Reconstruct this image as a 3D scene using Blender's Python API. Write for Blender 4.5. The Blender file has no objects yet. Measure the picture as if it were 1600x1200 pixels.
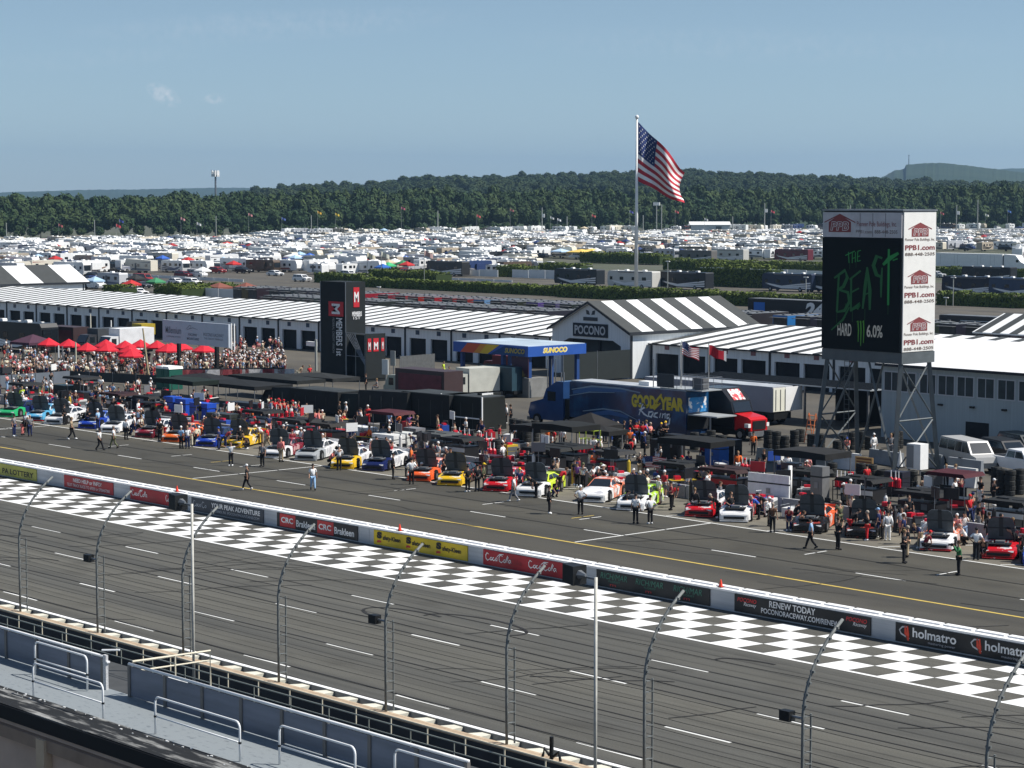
import bpy, math, random
from mathutils import Vector, Matrix
R = math.radians
random.seed(7)
scene = bpy.context.scene
COL = scene.collection

# ------------------------------------------------------------------ camera
CH = 19.5
HAZE = 0.7e-4
FPX, CX, CY, HOR, VPX = 3500.0, 800.0, 600.0, 310.0, -2330.0
PITCH = math.atan((CY - HOR) / FPX)
TH = math.atan((CX - VPX) / math.hypot(FPX, CY - HOR))
AZ = math.pi - TH
FW = Vector((math.cos(AZ) * math.cos(PITCH), math.sin(AZ) * math.cos(PITCH), -math.sin(PITCH)))
RT = Vector((math.sin(AZ), -math.cos(AZ), 0))
UP = RT.cross(FW)
cam_d = bpy.data.cameras.new('camera')
cam = bpy.data.objects.new('camera', cam_d); COL.objects.link(cam)
cam_d.sensor_fit = 'HORIZONTAL'; cam_d.sensor_width = 36.0
cam_d.lens = 36.0 * FPX / 1600.0
cam_d.clip_start = 1.0; cam_d.clip_end = 40000
cam.matrix_world = Matrix(((RT.x, UP.x, -FW.x, 0), (RT.y, UP.y, -FW.y, 0), (RT.z, UP.z, -FW.z, CH), (0, 0, 0, 1)))
scene.camera = cam
scene.render.resolution_x = 1024; scene.render.resolution_y = 768

# ------------------------------------------------------------------ sky, sun, exposure
SUN_EL, SUN_AZV = R(52), math.atan2(.67, .74)          # sun stands behind the garages, to the right
w = bpy.data.worlds.new('World'); scene.world = w; w.use_nodes = True
nt = w.node_tree; N = nt.nodes; L = nt.links
bg = N['Background']; bg.inputs[1].default_value = 0.1
sky = N.new('ShaderNodeTexSky'); sky.sky_type = 'NISHITA'; sky.sun_disc = False
sky.sun_elevation = SUN_EL; sky.sun_rotation = math.pi / 2 - SUN_AZV
sky.altitude = 500; sky.air_density = 1.0; sky.dust_density = 0.3; sky.ozone_density = 3.0
hs = N.new('ShaderNodeHueSaturation'); hs.inputs['Saturation'].default_value = .72; hs.inputs['Value'].default_value = .8
L.new(sky.outputs[0], hs.inputs['Color'])
tc = N.new('ShaderNodeTexCoord')
sx = N.new('ShaderNodeSeparateXYZ'); L.new(tc.outputs['Generated'], sx.inputs[0])
ramp = N.new('ShaderNodeMapRange'); ramp.inputs[1].default_value = 0; ramp.inputs[2].default_value = .09; L.new(sx.outputs['Z'], ramp.inputs[0])
tint = N.new('ShaderNodeMixRGB'); tint.inputs[1].default_value = (.76, .93, 1.12, 1); tint.inputs[2].default_value = (.63, .75, .86, 1)
L.new(ramp.outputs[0], tint.inputs[0])
mul = N.new('ShaderNodeMixRGB'); mul.blend_type = 'MULTIPLY'; mul.inputs[0].default_value = 1; L.new(hs.outputs[0], mul.inputs[1]); L.new(tint.outputs[0], mul.inputs[2])
# a few wisps of cloud, by direction
def dirpx(px, py):
    return (FW + RT * ((px - CX) / FPX) + UP * ((CY - py) / FPX)).normalized()
last = mul.outputs[0]
nz = N.new('ShaderNodeTexNoise'); nz.inputs['Scale'].default_value = 260; nz.inputs['Detail'].default_value = 5; nz.inputs['Roughness'].default_value = .62
L.new(tc.outputs['Generated'], nz.inputs['Vector'])
def wisp(px, py, rx, ry, rot, strength):
    global last
    d = dirpx(px, py)
    mp = N.new('ShaderNodeVectorMath'); mp.operation = 'SUBTRACT'; mp.inputs[1].default_value = d
    L.new(tc.outputs['Generated'], mp.inputs[0])
    a = RT * math.cos(rot) + UP * math.sin(rot); b = UP * math.cos(rot) - RT * math.sin(rot)
    out = []
    for vec, s in ((a, rx), (b, ry)):
        dp = N.new('ShaderNodeVectorMath'); dp.operation = 'DOT_PRODUCT'; dp.inputs[1].default_value = vec * (FPX / s)
        L.new(mp.outputs[0], dp.inputs[0])
        sq = N.new('ShaderNodeMath'); sq.operation = 'POWER'; sq.inputs[1].default_value = 2
        ab = N.new('ShaderNodeMath'); ab.operation = 'ABSOLUTE'; L.new(dp.outputs['Value'], ab.inputs[0]); L.new(ab.outputs[0], sq.inputs[0]); out.append(sq)
    ad = N.new('ShaderNodeMath'); ad.operation = 'ADD'; L.new(out[0].outputs[0], ad.inputs[0]); L.new(out[1].outputs[0], ad.inputs[1])
    mr = N.new('ShaderNodeMapRange'); mr.inputs[1].default_value = 0; mr.inputs[2].default_value = 1; mr.inputs[3].default_value = 1; mr.inputs[4].default_value = 0
    L.new(ad.outputs[0], mr.inputs[0])
    r2 = N.new('ShaderNodeMapRange'); r2.inputs[1].default_value = .38; r2.inputs[2].default_value = .75; r2.inputs[3].default_value = 0; r2.inputs[4].default_value = strength
    L.new(nz.outputs['Fac'], r2.inputs[0])
    mu = N.new('ShaderNodeMath'); mu.operation = 'MULTIPLY'; L.new(mr.outputs[0], mu.inputs[0]); L.new(r2.outputs[0], mu.inputs[1])
    mx = N.new('ShaderNodeMixRGB'); mx.inputs['Color2'].default_value = (6.2, 6.3, 6.5, 1)
    L.new(mu.outputs[0], mx.inputs['Fac']); L.new(last, mx.inputs['Color1']); last = mx.outputs[0]
wisp(256, 148, 30, 15, -.5, 1.1)
wisp(335, 154, 18, 9, 0, .8)
wisp(430, 40, 330, 26, .06, .16)
wisp(1180, 70, 420, 30, -.03, .10)
wisp(160, 90, 200, 18, .1, .08)
L.new(last, bg.inputs[0])

sun_d = bpy.data.lights.new('sun', 'SUN'); sun_d.energy = 4.6; sun_d.angle = R(.53); sun_d.color = (1, .955, .89)
sun = bpy.data.objects.new('sun', sun_d); COL.objects.link(sun)
sdir = Vector((math.cos(SUN_AZV) * math.cos(SUN_EL), math.sin(SUN_AZV) * math.cos(SUN_EL), math.sin(SUN_EL)))
sun.rotation_euler = sdir.to_track_quat('Z', 'Y').to_euler(); sun.location = (0, 0, 80)
scene.view_settings.view_transform = 'Standard'; scene.view_settings.look = 'None'
scene.view_settings.gamma = 1; scene.view_settings.exposure = 0.5
scene.render.engine = 'CYCLES'
scene.cycles.volume_bounces = 0; scene.cycles.max_bounces = 5; scene.cycles.transparent_max_bounces = 4

# ------------------------------------------------------------------ helpers
def ray(px, py):
    return FW + RT * ((px - CX) / FPX) + UP * ((CY - py) / FPX)
def at(px, py, z=0.0):
    d = ray(px, py); t = (z - CH) / d.z
    return Vector((d.x * t, d.y * t, z))
def atY(px, py, Y):
    d = ray(px, py); t = Y / d.y
    return Vector((d.x * t, Y, CH + d.z * t))
def atX(px, py, X):
    d = ray(px, py); t = X / d.x
    return Vector((X, d.y * t, CH + d.z * t))
def atD(px, py, D):
    d = ray(px, py); t = D / math.hypot(d.x, d.y)
    return Vector((d.x * t, d.y * t, CH + d.z * t))
def pix(p):
    v = Vector(p) - Vector((0, 0, CH)); dd = v.dot(FW)
    return CX + FPX * v.dot(RT) / dd, CY - FPX * v.dot(UP) / dd
MATS = {}
def mat(name, c, rough=.7, metal=0, var=0, vscale=3, stretch=None, objcol=False, bump=0, emit=0, spec=.32, c2=None, coords='Object', thr=None):
    if name in MATS: return MATS[name]
    m = bpy.data.materials.new(name); m.use_nodes = True
    n = m.node_tree.nodes; l = m.node_tree.links; b = n['Principled BSDF']
    b.inputs['Roughness'].default_value = rough; b.inputs['Metallic'].default_value = metal
    b.inputs['Specular IOR Level'].default_value = spec
    src = None
    if objcol:
        oi = n.new('ShaderNodeObjectInfo'); src = oi.outputs['Color']
    if var or c2 or bump:
        t = n.new('ShaderNodeTexCoord'); mp = n.new('ShaderNodeMapping'); mp.inputs['Scale'].default_value = stretch or (1, 1, 1)
        nz = n.new('ShaderNodeTexNoise'); nz.inputs['Scale'].default_value = vscale; nz.inputs['Detail'].default_value = 6; nz.inputs['Roughness'].default_value = .6
        l.new(t.outputs[coords], mp.inputs[0]); l.new(mp.outputs[0], nz.inputs['Vector'])
        mx = n.new('ShaderNodeMixRGB')
        rr = n.new('ShaderNodeMapRange'); a0, a1 = thr or (.3, .7); rr.inputs[1].default_value = a0; rr.inputs[2].default_value = a1
        l.new(nz.outputs['Fac'], rr.inputs[0]); l.new(rr.outputs[0], mx.inputs['Fac'])
        if c2: k1, k2 = c, c2
        else: k1 = tuple(x * (1 - var) for x in c); k2 = tuple(min(1, x * (1 + var)) for x in c)
        if src:
            for i, f in ((1, 1 - var), (2, 1 + var)):
                mm = n.new('ShaderNodeMixRGB'); mm.blend_type = 'MULTIPLY'; mm.inputs[0].default_value = 1
                mm.inputs[2].default_value = (f, f, f, 1); l.new(src, mm.inputs[1]); l.new(mm.outputs[0], mx.inputs[i])
        else:
            mx.inputs[1].default_value = (*k1, 1); mx.inputs[2].default_value = (*k2, 1)
        l.new(mx.outputs[0], b.inputs['Base Color'])
        if bump:
            bp = n.new('ShaderNodeBump'); bp.inputs['Strength'].default_value = bump; bp.inputs['Distance'].default_value = .05
            l.new(nz.outputs['Fac'], bp.inputs['Height']); l.new(bp.outputs[0], b.inputs['Normal'])
    elif src: l.new(src, b.inputs['Base Color'])
    else: b.inputs['Base Color'].default_value = (*c, 1)
    if emit:
        b.inputs['Emission Color'].default_value = (*c, 1); b.inputs['Emission Strength'].default_value = emit
    m.diffuse_color = (*c, 1)
    MATS[name] = m; return m
def flat(name, c, rough=.6): return mat(name, c, rough)
class MB:
    def __init__(s): s.v = []; s.f = []; s.m = []
    def add(s, vs, fs, m=0):
        o = len(s.v); s.v += [tuple(p) for p in vs]; s.f += [tuple(i + o for i in f) for f in fs]; s.m += [m] * len(fs); return s
    def box(s, x0, x1, y0, y1, z0, z1, m=0, rot=None, piv=None):
        vs = [(x, y, z) for z in (z0, z1) for y in (y0, y1) for x in (x0, x1)]
        if rot: vs = [(rot @ (Vector(p) - Vector(piv))) + Vector(piv) for p in vs]
        return s.add(vs, [(0, 2, 3, 1), (4, 5, 7, 6), (0, 1, 5, 4), (2, 6, 7, 3), (0, 4, 6, 2), (1, 3, 7, 5)], m)
    def poly(s, pts, m=0): return s.add(pts, [tuple(range(len(pts)))], m)
    def prism(s, pts, ext, m=0):
        n = len(pts); e = Vector(ext); a = [Vector(p) for p in pts]; b = [p + e for p in a]
        return s.add(a + b, [tuple(range(n - 1, -1, -1)), tuple(range(n, 2 * n))] + [(i, (i + 1) % n, n + (i + 1) % n, n + i) for i in range(n)], m)
    def tube(s, path, r, n=6, m=0, cap=True):
        path = [Vector(p) for p in path]; rs = r if isinstance(r, (list, tuple)) else [r] * len(path)
        rings = []
        for i, p in enumerate(path):
            d = (path[min(i + 1, len(path) - 1)] - path[max(i - 1, 0)]).normalized()
            a = d.cross(Vector((0, 0, 1)) if abs(d.z) < .9 else Vector((1, 0, 0))).normalized(); b = d.cross(a)
            rings.append([p + (a * math.cos(2 * math.pi * k / n) + b * math.sin(2 * math.pi * k / n)) * rs[i] for k in range(n)])
        vs = [q for rg in rings for q in rg]; fs = []
        for i in range(len(path) - 1):
            for k in range(n): fs.append((i * n + k, i * n + (k + 1) % n, (i + 1) * n + (k + 1) % n, (i + 1) * n + k))
        if cap: fs += [tuple(range(n - 1, -1, -1)), tuple(range((len(path) - 1) * n, len(path) * n))]
        return s.add(vs, fs, m)
    def ell(s, c, r, nu=8, nv=6, m=0):
        vs = []; fs = []
        for j in range(nv + 1):
            t = math.pi * j / nv
            for i in range(nu):
                a = 2 * math.pi * i / nu
                vs.append((c[0] + r[0] * math.sin(t) * math.cos(a), c[1] + r[1] * math.sin(t) * math.sin(a), c[2] + r[2] * math.cos(t)))
        for j in range(nv):
            for i in range(nu): fs.append((j * nu + i, (j + 1) * nu + i, (j + 1) * nu + (i + 1) % nu, j * nu + (i + 1) % nu))
        return s.add(vs, fs, m)
    def mesh(s, name, mats, smooth=False):
        me = bpy.data.meshes.new(name); me.from_pydata(s.v, [], s.f)
        for x in (mats if isinstance(mats, (list, tuple)) else [mats]): me.materials.append(x)
        me.polygons.foreach_set('material_index', s.m)
        if smooth: me.polygons.foreach_set('use_smooth', [True] * len(s.f))
        me.update(); return me
    def build(s, name, mats, parent=None, smooth=False, color=None, loc=None, rz=0):
        return mk(name, s.mesh(name, mats, smooth), parent, color, loc, rz)
def mk(name, me, parent=None, color=None, loc=None, rz=0):
    o = bpy.data.objects.new(name, me); COL.objects.link(o)
    if parent: o.parent = parent
    if color: o.color = (*color, 1)
    if loc is not None: o.location = loc
    if rz: o.rotation_euler = (0, 0, rz)
    return o
def tag(o, label=None, cat=None, group=None, kind=None):
    if label: o['label'] = label
    if cat: o['category'] = cat
    if group: o['group'] = group
    if kind: o['kind'] = kind
    return o
def thing(name, label, cat, loc=(0, 0, 0), rz=0, group=None):
    o = bpy.data.objects.new(name, None); COL.objects.link(o); o.location = loc; o.rotation_euler = (0, 0, rz); o.empty_display_size = .3
    return tag(o, label, cat, group)
def struct(o): o['kind'] = 'structure'; return o
CH_ = {}
def kids(o):
    return [c for c in o.children]
def dup(root, loc=None, rz=None, label=None, group=None, color=None):
    r = root.copy(); COL.objects.link(r)
    if loc is not None: r.location = loc
    if rz is not None: r.rotation_euler = (r.rotation_euler[0], r.rotation_euler[1], rz)
    if label: r['label'] = label
    if group: r['group'] = group
    if color and r.data: r.color = (*color, 1)
    for ch in list(KID.get(root.name, ())):
        c = ch.copy(); COL.objects.link(c); c.parent = r; KID.setdefault(r.name, []).append(c)
        if color and c.get('tint'): c.color = (*color, 1)
        for g in list(KID.get(ch.name, ())):
            d = g.copy(); COL.objects.link(d); d.parent = c; KID.setdefault(c.name, []).append(d)
    return r
KID = {}
def kid_index(root):
    """remember a prototype's children once, so that copying does not scan the whole scene"""
    KID[root.name] = list(root.children)
    for c in root.children: KID[c.name] = list(c.children)
    return root
TXT = {}
def txt(s, o, right, up, wd, ht, m, parent=None, shear=0, bold=0, name='lettering', off=.015):
    key = (s, shear, bold)
    if key not in TXT:
        cu = bpy.data.curves.new('t', 'FONT'); cu.body = s; cu.shear = shear; cu.offset = bold; cu.resolution_u = 3
        ob = bpy.data.objects.new('t', cu); COL.objects.link(ob)
        dg = bpy.context.evaluated_depsgraph_get(); dg.update()
        me = ob.evaluated_get(dg).to_mesh()
        vs = [v.co.copy() for v in me.vertices]; fs = [tuple(p.vertices) for p in me.polygons]
        ob.evaluated_get(dg).to_mesh_clear(); bpy.data.objects.remove(ob); bpy.data.curves.remove(cu)
        TXT[key] = (vs, fs)
    vs, fs = TXT[key]
    x0 = min(v.x for v in vs); x1 = max(v.x for v in vs); y0 = min(v.y for v in vs); y1 = max(v.y for v in vs)
    r = Vector(right).normalized(); u = Vector(up).normalized(); n = r.cross(u); o = Vector(o)
    b = MB(); b.add([o + r * ((v.x - x0) / (x1 - x0) * wd) + u * ((v.y - y0) / (y1 - y0) * ht) + n * off for v in vs], fs)
    return b.build(name, m, parent)
def strokes(lines, o, right, up, wd, ht, th, m, parent=None, name='lettering', off=.015):
    """brush strokes: polylines in a 0..1 box, drawn as flat ribbons"""
    r = Vector(right).normalized(); u = Vector(up).normalized(); n = r.cross(u); o = Vector(o); b = MB()
    for li, ln in enumerate(lines):
        t = th
        if ln and not isinstance(ln[0], (tuple, list)): t = ln[0]; ln = ln[1:]
        ps = [Vector((x * wd, y * ht)) for x, y in ln]; k = len(ps); L_ = []; R_ = []
        for i, p in enumerate(ps):
            d = (ps[min(i + 1, k - 1)] - ps[max(i - 1, 0)]).normalized(); q = Vector((-d.y, d.x))
            hw = t / 2 * (1 if 0 < i < k - 1 else .55); L_.append(p + q * hw); R_.append(p - q * hw)
        pts = [o + r * p.x + u * p.y + n * (off + li * .0012) for p in L_ + R_]
        b.add(pts, [(i, k + i, k + i + 1, i + 1) for i in range(k - 1)])
    return b.build(name, m, parent)
X_, Y_, Z_ = (1, 0, 0), (0, 1, 0), (0, 0, 1)

# palettes
C = dict(white=(.8, .8, .78), black=(.012, .013, .015), grey=(.2, .2, .21), red=(.55, .02, .025), blue=(.03, .09, .4), navy=(.015, .025, .09),
         yellow=(.75, .5, .03), orange=(.8, .16, .03), tan=(.42, .32, .2), green=(.05, .3, .1), pink=(.75, .3, .3), purple=(.2, .08, .25),
         lime=(.55, .75, .05), cream=(.72, .68, .55), brown=(.16, .09, .05), maroon=(.2, .02, .03), teal=(.05, .35, .4), silver=(.45, .46, .47), skyblue=(.15, .45, .7))
paint = mat('painted_metal', (.8, .8, .8), .35, 0, .04, 1.5, objcol=True)
cloth = mat('cloth', (.8, .8, .8), .9, 0, .12, 9, objcol=True)
black = mat('black_rubber', (.008, .008, .009), .85, 0, .3, 6)
dark = mat('dark_metal', (.011, .012, .013), .5, 0, .25, 3)
glass = mat('dark_glass', (.012, .016, .02), .08, 0, 0, spec=.8)
steel = mat('galvanised_steel', (.22, .235, .25), .45, .6, .15, 2)
whitem = mat('white_paint', (.8, .8, .78), .5, 0, .05, 1)
greym = mat('grey_plastic', (.12, .125, .13), .6, 0, .1, 3)
bfab = mat('black_fabric', (.009, .010, .0105), .85, 0, .35, 1.2, bump=.3)
redp = mat('red_plastic', (.55, .012, .03), .4)
letw = flat('white_lettering', (.75, .75, .74)); letk = flat('black_lettering', (.015, .015, .015)); lety = flat('yellow_lettering', (.75, .55, .06))
letr = flat('red_lettering', (.5, .04, .04))
# ------------------------------------------------------------------ ground, track, pit road
def asphalt(name, c, sc, st):
    m = mat(name, c, .85, 0, .2, sc, stretch=st, bump=.1); n = m.node_tree.nodes; l = m.node_tree.links; b = n['Principled BSDF']; s0 = b.inputs['Base Color'].links[0].from_socket
    t = n.new('ShaderNodeTexCoord')
    for k, (sc2, st2, lo, hi, a, c2) in enumerate(((1.0, (.012, .22, 1), .35, .65, .8, (1.12, 1.09, 1.02)), (14, (1, 1, 1), .3, .7, .82, (1.18, 1.18, 1.18)), (.35, (.6, 1, 1), .55, .75, 1, (.72, .71, .7)))):
        mp = n.new('ShaderNodeMapping'); mp.inputs['Scale'].default_value = st2; z = n.new('ShaderNodeTexNoise'); z.inputs['Scale'].default_value = sc2; z.inputs['Detail'].default_value = 5
        r = n.new('ShaderNodeMapRange'); r.inputs[1].default_value = lo; r.inputs[2].default_value = hi; cm = n.new('ShaderNodeMixRGB'); cm.inputs[1].default_value = (a, a, a, 1); cm.inputs[2].default_value = (*c2, 1)
        mu = n.new('ShaderNodeMixRGB'); mu.blend_type = 'MULTIPLY'; mu.inputs[0].default_value = 1
        l.new(t.outputs['Object'], mp.inputs[0]); l.new(mp.outputs[0], z.inputs['Vector']); l.new(z.outputs['Fac'], r.inputs[0]); l.new(r.outputs[0], cm.inputs[0]); l.new(s0, mu.inputs[1]); l.new(cm.outputs[0], mu.inputs[2]); s0 = mu.outputs[0]
    l.new(s0, b.inputs['Base Color']); return m
asph = asphalt('track_asphalt', (.084, .083, .074), 1.0, (.03, 1.6, 1))
asph2 = asphalt('apron_asphalt', (.056, .053, .045), .5, (.08, .9, 1))
asph3 = asphalt('pit_road_asphalt', (.058, .055, .045), .45, (.12, .8, 1))
conc = asphalt('pit_box_concrete', (.15, .14, .115), .6, (1, 1, 1))
yard = asphalt('yard_pavement', (.09, .083, .07), .12, (1, 1, 1))
field = mat('field_ground', (.11, .105, .085), .95, c2=(.05, .065, .03), vscale=.02)
def sheet(name, x0, x1, y0, y1, z, m): return struct(MB().poly([(x0, y0, z), (x1, y0, z), (x1, y1, z), (x0, y1, z)]).build(name, m))
g = MB(); n_ = 48; g.poly([(12000 * math.cos(2 * math.pi * i / n_), 12000 * math.sin(2 * math.pi * i / n_), -.3) for i in range(n_)])
struct(g.build('ground', field))
sheet('yard', -1200, 400, 110, 420, -.02, yard)
sheet('track', -700, 300, 48, 71.2, 0, asph)
sheet('track_inside_lane', -700, 300, 71.2, 77.9, 0.002, asph)
sheet('apron', -700, 300, 77.9, 86.5, 0, asph2)
sheet('pit_road', -700, 300, 86.5, 98, 0, asph3)
sheet('pit_boxes', -700, 300, 98, 110, 0.001, conc)
sheet('stand_apron', -400, 200, -60, 48, -.01, mat('stand_apron', (.03, .032, .035), .9, 0, .2, 1))
wp = mat('white_road_paint', (.68, .68, .65), .7, c2=(.4, .4, .38), vscale=2.5, thr=(.62, .75)); yp = mat('yellow_road_paint', (.55, .4, .09), .7, 0, .15, 1.5)
wq = mat('checker_white_paint', (.76, .76, .74), .65, c2=(.45, .45, .43), vscale=1.0, stretch=(.06, 3.5, 1), thr=(.58, .74))
mk_ = MB()
def stripe(b, x0, y0, x1, y1, wd, z=.008):
    d = Vector((x1 - x0, y1 - y0)).normalized(); q = Vector((-d.y, d.x)) * wd / 2
    b.poly([(x0 + q.x, y0 + q.y, z), (x0 - q.x, y0 - q.y, z), (x1 - q.x, y1 - q.y, z), (x1 + q.x, y1 + q.y, z)])
for Y, X0, yy in ((66.75, -117.9, 0), (62.65, -108.2, 0), (58.55, -98.7, 0), (54.45, -99.1, 0), (50.9, -95, 0)):
    if Y < 51: continue
    x = X0 - 10.38 * 25
    while x < 60: stripe(mk_, x, Y, x + 3.3, Y, .13, .006); x += 10.38
x = -126 - 10.3 * 25
while x < 40: stripe(mk_, x, 90.45, x + 3.3, 90.45, .14, .006); x += 10.3
stripe(mk_, -600, 98, 200, 98, .16, .01)
for X in (-53, -91.9, -130.8, -169.7): stripe(mk_, X, 86.7, X, 98, .16, .012)
for i in range(-12, 12):
    if i % 4: stripe(mk_, -89.3 + 9 * i, 93.1, -89.3 + 9 * i, 94.95, .12, .006)
for i in range(-14, 14): stripe(mk_, -87.6 + 8.3 * i, 98.2, -84.2 + 8.3 * i, 103, .12, .014)
struct(mk_.build('road_markings', wp))
b = MB(); stripe(b, -600, 86.5, 200, 86.5, .2, .011)
for i in range(-5, 5): stripe(b, -60 + 39 * i, 93.1, -60 + 39 * i, 95, .12, .007)
struct(b.build('yellow_line', yp))
# chequered strip
b = MB(); stripe(b, -600, 71.2, 200, 71.2, .22, .014)
cw = 1.555; sh = .14
for r in range(4):
    y0 = 71.32 + r * cw * .98; y1 = y0 + cw * .98 if r < 3 else 77.05
    for i in range(-110, 90):
        if (i + r) % 2: continue
        x0 = -60.7 + i * cw + r * cw * -0.0 + (y0 - 71.2) * sh; x1 = x0 + cw; k = (y1 - y0) * sh
        b.poly([(x0, y0, .01), (x1, y0, .01), (x1 + k, y1, .01), (x0 + k, y1, .01)])
struct(b.build('chequered_strip', wq))
# tar seams and skid marks
rnd = random.Random(3); b = MB()
def crack(pts, wd, z=.018):
    for i in range(len(pts) - 1):
        stripe(b, pts[i][0], pts[i][1], pts[i + 1][0], pts[i + 1][1], wd, z)
for Y in (54.6, 58.65, 62.75, 66.85, 90.6, 94.0, 82.5):
    x = -260
    pts = []
    while x < 20: pts.append((x, Y + rnd.uniform(-.05, .05))); x += 4
    crack(pts, .07 if Y < 70 else .1)
for Y in [51.8, 52.9, 56.2, 57.3, 60.1, 61.3, 63.7, 64.6, 65.6, 67.7, 68.6, 69.4, 70.2]:
    x0 = rnd.uniform(-260, -200); pts = []
    while x0 < 10: pts.append((x0, Y + rnd.uniform(-.03, .03))); x0 += 5
    crack(pts, rnd.choice((.02, .03, .035)))
for k in range(34):
    x = rnd.uniform(-140, -45); y = rnd.uniform(52, 69); a = rnd.choice((1.0, 1.25, .8)) ; pts = []
    for i in range(rnd.randint(5, 12)):
        pts.append((x, y)); x += math.cos(a) * 1.0; y += math.sin(a) * 1.0; a += rnd.uniform(-.35, .33)
        if y > 71 or y < 51: break
    crack(pts, rnd.uniform(.05, .11))
for k in range(34):
    x = rnd.uniform(-170, -50); y = rnd.uniform(79, 94); a = rnd.choice((.9, 1.2, .2, .1)); pts = []
    for i in range(rnd.randint(4, 9)):
        pts.append((x, y)); x += math.cos(a) * 1.2; y += math.sin(a) * 1.2; a += rnd.uniform(-.3, .3)
        if y > 97.5: break
    crack(pts, rnd.uniform(.04, .09))
for cx, cy, rr, a0, a1 in ((-77, 66.3, 2.2, -.5, 3.4), (-80.5, 65.2, 2.0, 1.2, 4.2), (-62, 69, 1.5, 1.5, 3.4)):
    crack([(cx + rr * 1.5 * math.cos(a0 + (a1 - a0) * i / 14), cy + rr * .6 * math.sin(a0 + (a1 - a0) * i / 14)) for i in range(15)], .16)
struct(b.build('tar_seams', mat('tar', (.022, .021, .02), .8)))
# grass patches by the far fence
# ------------------------------------------------------------------ inside pit wall with banners
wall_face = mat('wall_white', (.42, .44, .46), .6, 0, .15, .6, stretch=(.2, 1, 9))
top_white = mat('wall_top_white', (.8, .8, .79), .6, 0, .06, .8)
WX0, WX1 = -330, 60
W0 = thing('pit_wall', 'long low white-topped wall with sponsor banners between track and pit road', 'wall', (WX0, 77.5, 0))
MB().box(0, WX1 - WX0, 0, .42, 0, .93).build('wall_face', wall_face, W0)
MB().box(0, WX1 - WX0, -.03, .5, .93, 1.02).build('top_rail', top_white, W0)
for i in range(75):
    x = -160 + i * 1.68 - WX0
    MB().box(x, x + 1.5, .32, .66, 1.022, 1.085).build('foam_block', top_white, W0)
for i in range(60):
    x = -158 + i * 2.1 - WX0
    if i % 2 == 0: MB().box(x, x + .1, -.02, 0, .05, .9).build('support_tube', wall_face, W0)
BAN = [(-160, -136.1, 'yellow green lottery banner on the pit wall', (.40, .39, .07)),
       (-132.4, -126.2, 'red banner asking about need of help, on the pit wall', (.36, .025, .03)),
       (-124.1, -118.3, 'short red soft drink banner on the pit wall near the tall white pole', (.34, .012, .02)),
       (-117.0, -109.3, 'dark slate peak adventure banner on the pit wall', (.035, .045, .06)),
       (-107.9, -100.1, 'black banner with two red cleaner logos on the pit wall', (.015, .015, .017)),
       (-98.6, -90.5, 'yellow banner with three repeated logos on the pit wall', (.58, .42, .01)),
       (-89.2, -81.5, 'long red soft drink banner on the pit wall beside the yellow banner', (.34, .012, .02)),
       (-80.5, -72.7, 'black banner with three green script logos on the pit wall', (.015, .017, .018)),
       (-71.1, -62.9, 'black banner telling fans to renew today on the pit wall', (.013, .014, .016)),
       (-61.5, -45, 'black rescue tool banner at the right end of the pit wall', (.013, .014, .016))]
LOT, HELP, COKE, PEAK, CRC, SK, COKE2, RICH, RENEW, HOLM = range(10)
ban = []
for i, (x0, x1, lab, c) in enumerate(BAN):
    m = mat('banner_vinyl_%d' % i, c, .5, 0, .08, 1.5)
    o = MB().box(x0, x1, 77.44, 77.485, .08, .9).build('banner', m); tag(o, lab, 'banner', 'banners along the pit wall'); ban.append(o)
YB = 77.44
def bt(i, s, x0, x1, z0, z1, m=None, shear=0, bold=0): txt(s, (x0, YB, z0), X_, Z_, x1 - x0, z1 - z0, m or letw, ban[i], shear, bold)
def bl(i, lines, x0, x1, z0, z1, th, m=None): strokes(lines, (x0, YB, z0), X_, Z_, x1 - x0, z1 - z0, th, m or letw, ban[i])
bt(LOT, 'PLAY', -144.4, -141.2, .3, .85, letk, bold=.03); bt(LOT, 'PA LOTTERY', -140.8, -136.5, .25, .62, letk, bold=.02)
bt(HELP, 'NEED HELP or INFO?', -131.2, -127.6, .52, .78, bold=.02); bt(HELP, 'TEXT TRACK RACE TO 69050 or 5706467300', -132.0, -126.6, .2, .4)
CC = [[(0.13, .75), (.06, .85), (.01, .6), (.02, .3), (.09, .12), (.17, .3)], [(.24, .5), (.19, .42), (.18, .25), (.22, .18), (.26, .3), (.25, .5)], [(.33, .5), (.29, .45), (.28, .25), (.32, .18), (.37, .3)], [(.46, .5), (.41, .5), (.38, .3), (.41, .18), (.46, .4), (.46, .2)],
      [(.44, .62), (.55, .9), (.7, .95)], [(.66, .75), (.58, .85), (.52, .6), (.54, .25), (.61, .12), (.68, .3)], [(.76, .5), (.71, .42), (.70, .25), (.74, .18), (.78, .3), (.77, .5)], [(.82, .3), (.87, .75), (.85, .9), (.81, .55), (.83, .2)], [(.97, .5), (.91, .5), (.88, .3), (.91, .18), (.97, .42), (.98, .18)]]
for i, xs in ((COKE, ((-123.9, -122), (-119.9, -118.2 - .2))), (COKE2, ((-89.0, -86.9), (-85.6, -83.4)))):
    for a, c_ in xs: bl(i, CC, a, c_, .28, .82, .055)
faded = flat('faded_red_lettering', (.24, .03, .035)); bt(COKE2, 'Coke', -87.0, -86.1, .35, .65, faded)
MB().box(-82.6, -81.5, YB - .006, YB - .001, .09, .89).build('dark_panel', dark, ban[COKE2])
bl(PEAK, CC[:4] + CC[5:7], -116.8, -114.9, .3, .82, .045, flat('slate_lettering', (.4, .43, .47)))
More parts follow.
